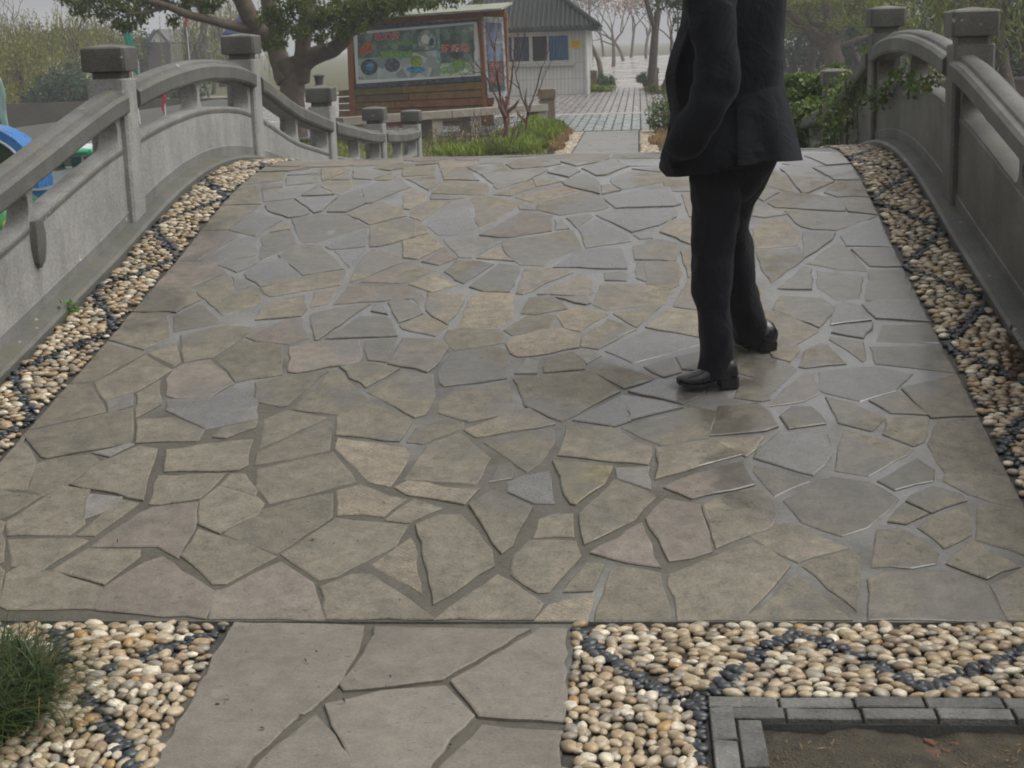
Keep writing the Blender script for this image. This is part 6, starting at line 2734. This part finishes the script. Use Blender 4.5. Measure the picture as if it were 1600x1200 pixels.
def man():
    rng = random.Random(4)
    f0 = D(1110, 616)                         # near foot on the deck
    YM = f0.y + .10
    root = empty('person', (P(1130, 600, YM).x, YM, deckz(YM)), 'man in a dark suit walking up the bridge, hand in pocket', 'person')
    o = Vector(root.location)
    FWD = Vector((-.90, .44, 0)).normalized()         # way he faces
    SIDE = Vector((0, 0, 1)).cross(FWD).normalized()   # his left

    def W_(px, py, dy=0.0):
        return P(px, py, YM + dy) - o

    def fold(p, amp, sc, seed):
        q = Vector((p.x * sc, p.y * sc, p.z * sc * .8 + seed))
        return amp * (noise.noise(q) + .6 * noise.noise(q * 2.3))

    def cloth(nm, secs, n, mat, dyf, ryf, amp=.006, sc=7, seed=0, sub=5, power=2.35, cap=True, shade=True):
        """secs: (Lx, Ly, Rx, Ry [, dy, ry]) pixel ends of a horizontal section"""
        ks = []
        for s in secs:
            dy = s[4] if len(s) > 4 else dyf
            ry = s[5] if len(s) > 5 else ryf
            ks.append((W_(s[0], s[1], dy), W_(s[2], s[3], dy), ry))
        full = []
        m = len(ks)
        for i in range(m - 1):
            for k in range(sub):
                t = k / sub
                def cr(f):
                    p0, p1, p2, p3 = f(ks[max(0, i - 1)]), f(ks[i]), f(ks[i + 1]), f(ks[min(m - 1, i + 2)])
                    return .5 * ((2 * p1) + (p2 - p0) * t + (2 * p0 - 5 * p1 + 4 * p2 - p3) * t * t + (3 * p1 - p0 - 3 * p2 + p3) * t**3)
                full.append((cr(lambda a: a[0]), cr(lambda a: a[1]), cr(lambda a: a[2])))
        full.append(ks[-1])
        rings = []
        for (a, b, ry) in full:
            c = (a + b) / 2
            h = (b - a) / 2
            rg = []
            for k in range(n):
                th = 2 * math.pi * k / n
                ct, st = math.cos(th), math.sin(th)
                e = 2 / power
                x = math.copysign(abs(ct) ** e, ct)
                y = math.copysign(abs(st) ** e, st)
                p = c + h * x + Vector((0, ry * y, 0))
                d = (h.normalized() * ct * 1.0 + Vector((0, st, 0)))
                rg.append(p + d * fold(p, amp, sc, seed))
            rings.append(rg)
        mb = MB()
        mb.loft(rings, cap=cap)
        ob = mb.build(nm, mat, root, True)
        return ob

    # ---- jacket: body, back flap with the side vent, sleeves, lapel and collar
    jk = cloth('suit_jacket', [(1106, -60, 1160, -60, .02, .068), (1098, -52, 1176, -52, .02, .085), (1088, -40, 1205, -42, .02, .125), (1076, -22, 1226, -26, .02, .17), (1070, 0, 1229, 0, .02, .185), (1066, 26, 1228, 30, .02, .19), (1058, 62, 1224, 70, .02, .19),
                               (1046, 92, 1223, 100, .02, .19), (1040, 120, 1222, 130, .02, .185), (1043, 148, 1228, 160, .02, .18), (1050, 175, 1236, 186, .02, .185), (1044, 210, 1243, 214, .02, .19), (1033, 242, 1249, 228, .02, .195), (1030, 262, 1250, 240, .02, .19), (1040, 275, 1244, 241, .02, .18)],
               44, SUIT, .02, .18, .013, 5, 3)
    # flap behind the side vent, a separate panel of cloth lying over the hips
    n = 16
    V = []
    rows = 12
    for j in range(rows):
        t = j / (rows - 1)
        py = 128 + (255 - 128) * t
        xl = 1150 + 3 * t
        xr = 1222 + (1254 - 1222) * t ** .9
        for k in range(n):
            s = k / (n - 1)
            bulge = -.030 + .046 * t ** .7
            px = xl + (xr - xl) * s
            yy = .02 - (.19 + bulge) * (max(.0, 1 - (s * .96) ** 3.2)) ** .5
            p = W_(px, py + (3 if s < .3 else 0) * t - 4 * s * t, yy)
            p += Vector((0, -.012 * math.sin(s * 9 + 1.2) * t, 0))
            V.append(p)
    nv = len(V)
    V += [p + Vector((.004, .012, 0)) for p in V]
    F = []
    for j in range(rows - 1):
        for k in range(n - 1):
            a = j * n + k
            F += [(a, a + 1, a + n + 1, a + n), (nv + a, nv + a + n, nv + a + n + 1, nv + a + 1)]
        a = j * n
        F += [(a, a + n, nv + a + n, nv + a), (a + n - 1, nv + a + n - 1, nv + a + 2 * n - 1, a + 2 * n - 1)]
    for k in range(n - 1):
        a = (rows - 1) * n + k
        F += [(a, a + 1, nv + a + 1, nv + a), (k, nv + k, nv + k + 1, k + 1)]
    mb = MB()
    mb.add(V, F)
    mb.build('vent_flap', SUIT, jk, 50)

    def tube3(nm, pts, rad, mat, par, n=20, amp=.006, sc=9, seed=1, flat=1.0):
        fine, rr = [], []
        m = len(pts)
        for i in range(m - 1):
            for k in range(6):
                t = k / 6
                p0, p1, p2, p3 = pts[max(0, i - 1)], pts[i], pts[i + 1], pts[min(m - 1, i + 2)]
                fine.append(.5 * ((2 * p1) + (p2 - p0) * t + (2 * p0 - 5 * p1 + 4 * p2 - p3) * t * t + (3 * p1 - p0 - 3 * p2 + p3) * t**3))
                rr.append(rad[i] * (1 - t) + rad[i + 1] * t)
        fine.append(pts[-1]); rr.append(rad[-1])
        mb = MB()
        mb.tube(fine, rr, n)
        for i in range(len(mb.v)):
            p = Vector(mb.v[i])
            c = fine[min(len(fine) - 1, i // n)]
            d = (p - c)
            if d.length > 1e-6:
                d.normalize()
                p += d * fold(p, amp, sc, seed)
                mb.v[i] = tuple(p)
        return mb.build(nm, mat, par, True)
    # near (left) sleeve: down to the elbow, then forward into the pocket
    tube3('sleeve', [W_(1118, -34, -.10), W_(1114, -8, -.155), W_(1113, 40, -.185), W_(1117, 90, -.20), W_(1117, 130, -.20), W_(1106, 170, -.205), W_(1086, 204, -.19), W_(1068, 226, -.145), W_(1056, 238, -.08)],
          [.060, .082, .082, .075, .072, .066, .062, .056, .045], SUIT, jk, 22, .019, 8, 5)
    # far (right) sleeve hangs on the other side of the body
    rs = [W_(1165, -34, .17), W_(1172, -8, .215), W_(1170, 60, .235), W_(1165, 120, .235), W_(1150, 190, .25), W_(1138, 235, .26)]
    tube3('sleeve', rs, [.06, .078, .072, .066, .058, .052], SUIT, jk, 18, .006, 8, 9)
    # front edge and lapel on the open jacket front
    mb = MB()
    pts = [(1100, -44), (1088, -20), (1072, 10), (1060, 50), (1047, 88), (1040, 118), (1043, 150), (1049, 178), (1042, 214), (1032, 246), (1038, 272)]
    V = []
    for (x, y) in pts:
        V += [W_(x - 1, y, -.10), W_(x + 14, y, -.150), W_(x + 15, y, -.138), W_(x, y, -.085)]
    mb.add(V, [(4 * i + k, 4 * i + (k + 1) % 4, 4 * i + 4 + (k + 1) % 4, 4 * i + 4 + k) for i in range(len(pts) - 1) for k in range(4)])
    mb.build('front_edge', SUIT, jk, 40)

    # ---- trousers: two legs and seat
    tr = cloth('trousers', [(1078, 236, 1214, 232, .03, .13), (1078, 262, 1214, 252, .03, .135), (1080, 285, 1200, 274, .05, .13), (1086, 305, 1186, 296, .06, .11), (1100, 322, 1170, 312, .07, .08)], 30, TROUS, .03, .12, .004, 8, 1)
    cloth('trouser_leg', [(1084, 262, 1166, 258, -.01, .100), (1079, 285, 1164, 283, -.01, .105), (1079, 320, 1161, 320, -.01, .10), (1080, 360, 1155, 358, -.01, .094), (1080, 396, 1149, 392, -.01, .088), (1081, 425, 1145, 424, -.01, .083), (1083, 455, 1144, 455, -.01, .080), (1091, 488, 1144, 486, -.01, .078), (1094, 520, 1145, 520, -.01, .077), (1094, 550, 1147, 552, -.01, .077), (1090, 574, 1149, 575, -.01, .078), (1090, 586, 1151, 588, -.01, .080)],
          30, TROUS, -.01, .09, .014, 9, 7, power=2.15)
    cloth('trouser_leg', [(1118, 252, 1216, 252, .12, .105), (1112, 282, 1200, 280, .14, .105), (1108, 312, 1186, 308, .16, .10), (1110, 345, 1171, 342, .19, .094), (1115, 362, 1172, 360, .21, .09), (1118, 382, 1175, 380, .23, .086), (1122, 425, 1179, 425, .26, .082), (1130, 470, 1187, 468, .30, .080), (1138, 505, 1195, 503, .33, .078), (1143, 528, 1199, 524, .35, .078), (1146, 536, 1198, 532, .35, .078)],
          28, TROUS, .2, .09, .014, 9, 13, power=2.15)

    # ---- shoes
    def shoe(heel, toe, ground, lift_toe, nm='shoe'):
        """heel and toe: points on the deck; built along the foot"""
        ax = (toe - heel)
        L = ax.length
        f = ax.normalized()
        s = Vector((0, 0, 1)).cross(f).normalized()
        u = f.cross(s) * -1 if f.cross(s).z < 0 else f.cross(s)
        secs = [(0.0, .026, .020, .060), (.03, .034, .012, .082), (.12, .037, .010, .100), (.26, .037, .010, .105), (.38, .037, .012, .090), (.52, .042, .010, .070), (.66, .047, .006, .058), (.80, .045, .006, .047), (.91, .036, .009, .038), (.97, .022, .013, .031), (1.0, .008, .018, .025)]
        rings = []
        for t, w, z0, z1 in secs:
            z0 += lift_toe * max(0, t - .6) ** 2
            z1 += lift_toe * max(0, t - .6) ** 2
            rg = []
            for k in range(16):
                a = 2 * math.pi * k / 16
                y = math.cos(a) * w
                zz = (z0 + z1) / 2 + math.copysign(abs(math.sin(a)) ** .8, math.sin(a)) * (z1 - z0) / 2
                sq = 1.0 if zz < (z0 + z1) / 2 else 1 - .35 * ((zz - (z0 + z1) / 2) / max(1e-4, (z1 - z0) / 2)) ** 2 * (1 if t > .35 else .3)
                rg.append(heel + f * (L * t) + s * (y * sq) + u * zz)
            rings.append(rg)
        mb = MB()
        mb.loft(rings)
        sh = mb.build(nm, SHOE, root, 60)
        # sole and heel block
        mb = MB()
        rg = []
        for t, w in ((.40, .034), (.52, .040), (.66, .047), (.80, .046), (.91, .038), (.985, .020)):
            z = lift_toe * max(0, t - .6) ** 2
            lo = .0 + z + (.016 if t < .45 else 0.002)
            rg.append([heel + f * (L * t) + s * w + u * lo, heel + f * (L * t) + s * w + u * (lo + .012), heel + f * (L * t) - s * w + u * (lo + .012), heel + f * (L * t) - s * w + u * lo])
        mb.loft(rg)
        rg = []
        for t, w in ((-.005, .026), (.05, .036), (.30, .036)):
            rg.append([heel + f * (L * t) + s * w + u * -.012, heel + f * (L * t) + s * w + u * .022, heel + f * (L * t) - s * w + u * .022, heel + f * (L * t) - s * w + u * -.012])
        mb.loft(rg)
        mb.build('sole', SOLE, sh, 30)
        # tongue and laces line
        mb = MB()
        for k in range(3):
            t = .44 + k * .05
            z = .088 - k * .010 + .004
            mb.tube([heel + f * (L * t) + s * .022 + u * (z - .008), heel + f * (L * t) + u * z, heel + f * (L * t) - s * .022 + u * (z - .008)], .0022, 5)
        mb.build('lace', SOLE, sh)
    h1, t1 = D(1150, 611), D(1060, 615)
    hh = P(1152, 610, YM - .02); hh.z = deckz(hh.y) + .012
    tt = P(1058, 607, YM - .06); tt.z = deckz(tt.y) + .006
    shoe(hh - o, tt - o, 0, .10)
    YF = YM + .36
    hh = P(1205, 555, YF - .06); hh.z = deckz(hh.y) + .012
    tt = P(1140, 536, YF + .16); tt.z = deckz(tt.y) + .004
    d = (tt - hh)
    d = d.normalized() * .27
    hh2 = hh
    shoe(hh2 - o, hh2 + d - o, 0, .06)

    # ---- body: one continuous figure under the clothes; head, neck and hands show
    bm = bmesh.new()
    mb = MB()
    hz = W_(1120, -50, .02)
    neck = W_(1132, -56, .02)
    headc = neck + Vector((-.030, .01, .188))
    rot = Matrix((FWD, SIDE, Vector((0, 0, 1)))).transposed()
    mb.ball(headc, (.098, .077, .118), nu=24, nv=18, rot=rot)
    def HP(a, b, c):
        return headc + rot @ Vector((a, b, c))
    mb.ball(HP(.045, 0, -.070), (.055, .052, .058), nu=16, nv=12, rot=rot)          # jaw
    mb.ball(HP(.052, .030, -.030), (.034, .026, .032), nu=12, nv=8, rot=rot)          # cheeks
    mb.ball(HP(.052, -.030, -.030), (.034, .026, .032), nu=12, nv=8, rot=rot)
    mb.ball(HP(.086, 0, -.098), (.018, .022, .018), nu=10, nv=8, rot=rot)            # chin
    mb.tube([HP(.094, 0, .018), HP(.108, 0, -.010), HP(.120, 0, -.028), HP(.104, 0, -.036)], [.008, .011, .014, .010], 10)   # nose
    mb.ball(HP(.112, .012, -.032), .009, nu=8, nv=6); mb.ball(HP(.112, -.012, -.032), .009, nu=8, nv=6)
    mb.ball(HP(.099, 0, -.056), (.009, .025, .006), nu=12, nv=8, rot=rot)            # lips
    mb.ball(HP(.097, 0, -.067), (.009, .021, .007), nu=12, nv=8, rot=rot)
    mb.ball(HP(.090, .030, .030), (.012, .024, .007), nu=10, nv=8, rot=rot)           # brows
    mb.ball(HP(.090, -.030, .030), (.012, .024, .007), nu=10, nv=8, rot=rot)
    for s_ in (-1, 1):
        mb.ball(HP(-.005, s_ * .078, -.012), (.020, .010, .033), nu=12, nv=10, rot=rot)   # ears
        mb.ball(HP(-.002, s_ * .080, -.038), (.010, .008, .012), nu=8, nv=6, rot=rot)
    mb.tube([HP(-.020, 0, -.05), HP(-.022, 0, -.11), neck + Vector((.01, .01, .01)), neck + Vector((.012, .01, -.05))], [.056, .055, .056, .060], 18)
    torso = [neck + Vector((.01, .01, -.03)), W_(1146, -20, .02), W_(1146, 60, .02), W_(1140, 150, .02), W_(1144, 235, .02)]
    mb.tube(torso, [.05, .11, .13, .12, .115], 18)
    mb.tube([W_(1146, -22, -.04), W_(1116, -26, -.10), W_(1113, 40, -.18), W_(1112, 130, -.19), W_(1102, 160, -.13), W_(1092, 186, -.05)], [.05, .036, .044, .042, .036, .030], 12)
    mb.tube([W_(1146, -22, .08), W_(1165, -26, .17)] + rs[2:], [.05, .036, .042, .040, .036, .030], 12)
    mb.tube([W_(1122, 240, 0), W_(1120, 330, -.01), W_(1112, 430, -.01), W_(1120, 520, -.01), W_(1122, 585, -.01)], [.10, .072, .052, .046, .040], 12)
    mb.tube([W_(1160, 240, .08), W_(1146, 330, .17), W_(1146, 400, .235), W_(1160, 475, .29), W_(1169, 512, .33)], [.085, .056, .046, .040, .034], 12)

    def hand(wr, dn, thumb, sc=1.0):
        """relaxed hand: palm, four curled fingers of unequal length, thumb leaving the side"""
        dn = dn.normalized()
        th = (thumb - dn * thumb.dot(dn)).normalized()
        pn = dn.cross(th)
        pc = wr + dn * .05
        mb.tube([wr - dn * .03, wr + dn * .005], [.030, .027], 12)
        M = Matrix((dn, th, pn)).transposed()
        mb.ball(pc, (.052, .040, .016), nu=14, nv=10, rot=M)
        for q, (off, L) in enumerate(((.029, .070), (.010, .080), (-.010, .075), (-.028, .060))):
            b = wr + dn * .088 + th * off
            c1 = b + dn * L * .42 + pn * .006
            c2 = c1 + (dn * .82 + pn * .55).normalized() * L * .33
            c3 = c2 + (dn * .45 + pn * .9).normalized() * L * .25
            mb.tube([b - dn * .02, b, c1, c2, c3], [.0095, .0095, .0088, .0080, .0065], 8)
        b = wr + dn * .030 + th * .030
        t1_ = b + (dn * .6 + th * .8).normalized() * .034 + pn * .008
        t2_ = t1_ + (dn * .9 + th * .25 + pn * .3).normalized() * .030
        mb.tube([b - th * .015, b, t1_, t2_], [.014, .0125, .0105, .0075], 8)
    hand(rs[-1] + Vector((-.004, 0, -.01)), Vector((-.12, 0, -1)), FWD)
    hand(W_(1092, 186, -.05), Vector((-.30, .1, -.9)), FWD, .8)
    me = mb.mesh('body_source', SKIN)
    tmp = bpy.data.objects.new('body_source', me)
    COL.objects.link(tmp)
    md = tmp.modifiers.new('r', 'REMESH')
    md.mode = 'VOXEL'
    md.voxel_size = .0062
    md.adaptivity = 0.002
    sm = tmp.modifiers.new('s', 'SMOOTH')
    sm.factor = .5
    sm.iterations = 2
    dg = bpy.context.evaluated_depsgraph_get()
    bme = bpy.data.meshes.new_from_object(tmp.evaluated_get(dg))
    bpy.data.objects.remove(tmp)
    bme.materials.clear(); bme.materials.append(SKIN)
    bme.polygons.foreach_set('use_smooth', [True] * len(bme.polygons))
    raw_obj('body', bme, root)
    for s_ in (-1, 1):
        mb = MB()
        mb.ball(HP(.080, s_ * .030, .010), .0125, nu=14, nv=10)
        e = mb.build('eye', plain('eye_white', (.6, .58, .55), .2, .05, 5, 0), root, True)
        mb = MB()
        mb.ball(HP(.0885, s_ * .030, .010), .0052, nu=12, nv=8)
        mb.build('iris', plain('dark_iris', (.02, .012, .008), .15, .1, 5, 0), e, True)
    # short black hair: cap over the skull, open at the face
    mb = MB()
    rings = []
    for j in range(14):
        ph = math.pi * .5 - j / 13 * math.pi * .62
        rg = []
        for k in range(30):
            a = 2 * math.pi * k / 30
            front = max(0, math.cos(a))
            p2 = ph + max(0, (math.pi * .5 - ph) - .95) * front * .86
            r = 1.07 + .02 * noise.noise((math.cos(a) * 6, math.sin(a) * 6, ph * 8))
            rg.append(HP(.098 * r * math.cos(p2) * math.cos(a) - .004, .079 * r * math.cos(p2) * math.sin(a), .120 * r * math.sin(p2) + .002))
        rings.append(rg)
    mb.loft(rings)
    mb.build('hair', HAIR, root, True)
    # shirt collar and tie front
    mb = MB()
    c0 = neck + Vector((.006, .01, -.002))
    rings = []
    for r, z in ((.068, -.03), (.066, .010), (.063, .022), (.060, .010), (.062, -.03)):
        rings.append([c0 + rot @ Vector((r * math.cos(a) * 1.05, r * math.sin(a), z)) for a in np.linspace(0, 6.283, 25)[:-1]])
    mb.loft(rings, cap=False)
    mb.build('shirt_collar', SHIRT, root, True)


man()

# ================================================================== SMALL THINGS ON THE GROUND
def bits():
    rng = random.Random(55)
    red = plain('red_brick_chip', (.13, .062, .042), .85, .35, 25, .5)
    for i, (px, py, s, lab) in enumerate([(1452, 1162, .016, 'small red brick chip in the soil bed, leftmost of the reds'), (1478, 1176, .012, 'tiny red brick chip nearest the bottom edge in the soil bed'), (1492, 1166, .013, 'small orange red brick chip in the soil beside the kerb bricks'),
                                          (1455, 1181, .020, 'larger flat red brick fragment in the soil bed')]):
        p = G(px, py, -.035)
        bm = bmesh.new()
        bmesh.ops.create_icosphere(bm, subdivisions=1, radius=1)
        for v in bm.verts:
            v.co = Vector((v.co.x * s * rng.uniform(.8, 1.4), v.co.y * s * rng.uniform(.6, 1.1), v.co.z * s * .5 * rng.uniform(.7, 1.2)))
        me = bpy.data.meshes.new('brick_fragment')
        bm.to_mesh(me)
        bm.free()
        me.materials.append(red)
        o = bpy.data.objects.new('brick_fragment', me)
        o.location = p + Vector((0, 0, .004))
        o.rotation_euler = (0, 0, rng.uniform(0, 6))
        link(o)
        tag(o, lab, 'brick fragment', 'brick chips in the soil')
    # straw and leaf litter on the soil
    pts = []
    for _ in range(700):
        x, y = rng.uniform(XK + .12, 1.2), rng.uniform(2.7, YK - .16)
        pts.append((x, y, -.034 + rng.uniform(-.010, .014)))
    raw_obj('leaf_litter', leaves_mesh('leaf_litter', np.array(pts), .018, GRASS_O, rng, .0, .25, .9), kind='stuff')
    # brown leaves caught at the right kerb
    pts = []
    for _ in range(110):
        p = D(rng.gauss(1590, 12), rng.gauss(562, 15))
        p.x = min(p.x, BC + 1.90)
        pts.append((p.x, p.y, deckz(p.y) + rng.uniform(.006, .016)))
    raw_obj('fallen_leaves', leaves_mesh('fallen_leaves', np.array(pts), .032, leaf_mat('dead_leaf', (.085, .048, .028), (.13, .082, .045), .7), rng, .0, .6, .8), kind='stuff')
    # little weed at the left kerb
    w = D(127, 489)
    root = empty('weed', (BC - 1.90, w.y, deckz(w.y)), 'tiny green weed growing by the left kerb', 'plant')
    pts = [(rng.gauss(0, .018), rng.gauss(0, .025), rng.uniform(.005, .045)) for _ in range(60)]
    mb = MB()
    for k in range(6):
        mb.tube([(0, 0, 0), (rng.gauss(0, .015), rng.gauss(0, .02), .035)], .0015, 4)
    mb.build('stem', GRASS, root)
    raw_obj('foliage', leaves_mesh('foliage', np.array(pts), .025, leaf_mat('weed_green', (.07, .16, .02), (.13, .24, .04)), rng, .1, .6), root)
    # specks of leaf and grit on the slabs
    pts = []
    for (px, py) in [(485, 843), (497, 1020), (480, 1036), (360, 1092), (335, 1102), (466, 1120), (415, 1140), (560, 845), (612, 1060), (183, 850), (540, 1100), (700, 1165)]:
        p = G(px, py) if py > 975 else D(px, py)
        pts.append((p.x, p.y, p.z + .003))
    raw_obj('grit', leaves_mesh('grit', np.array(pts), .014, leaf_mat('dark_speck', (.03, .028, .026), (.05, .04, .035), .7), rng, .0, .7, 2.5), kind='stuff')


bits()
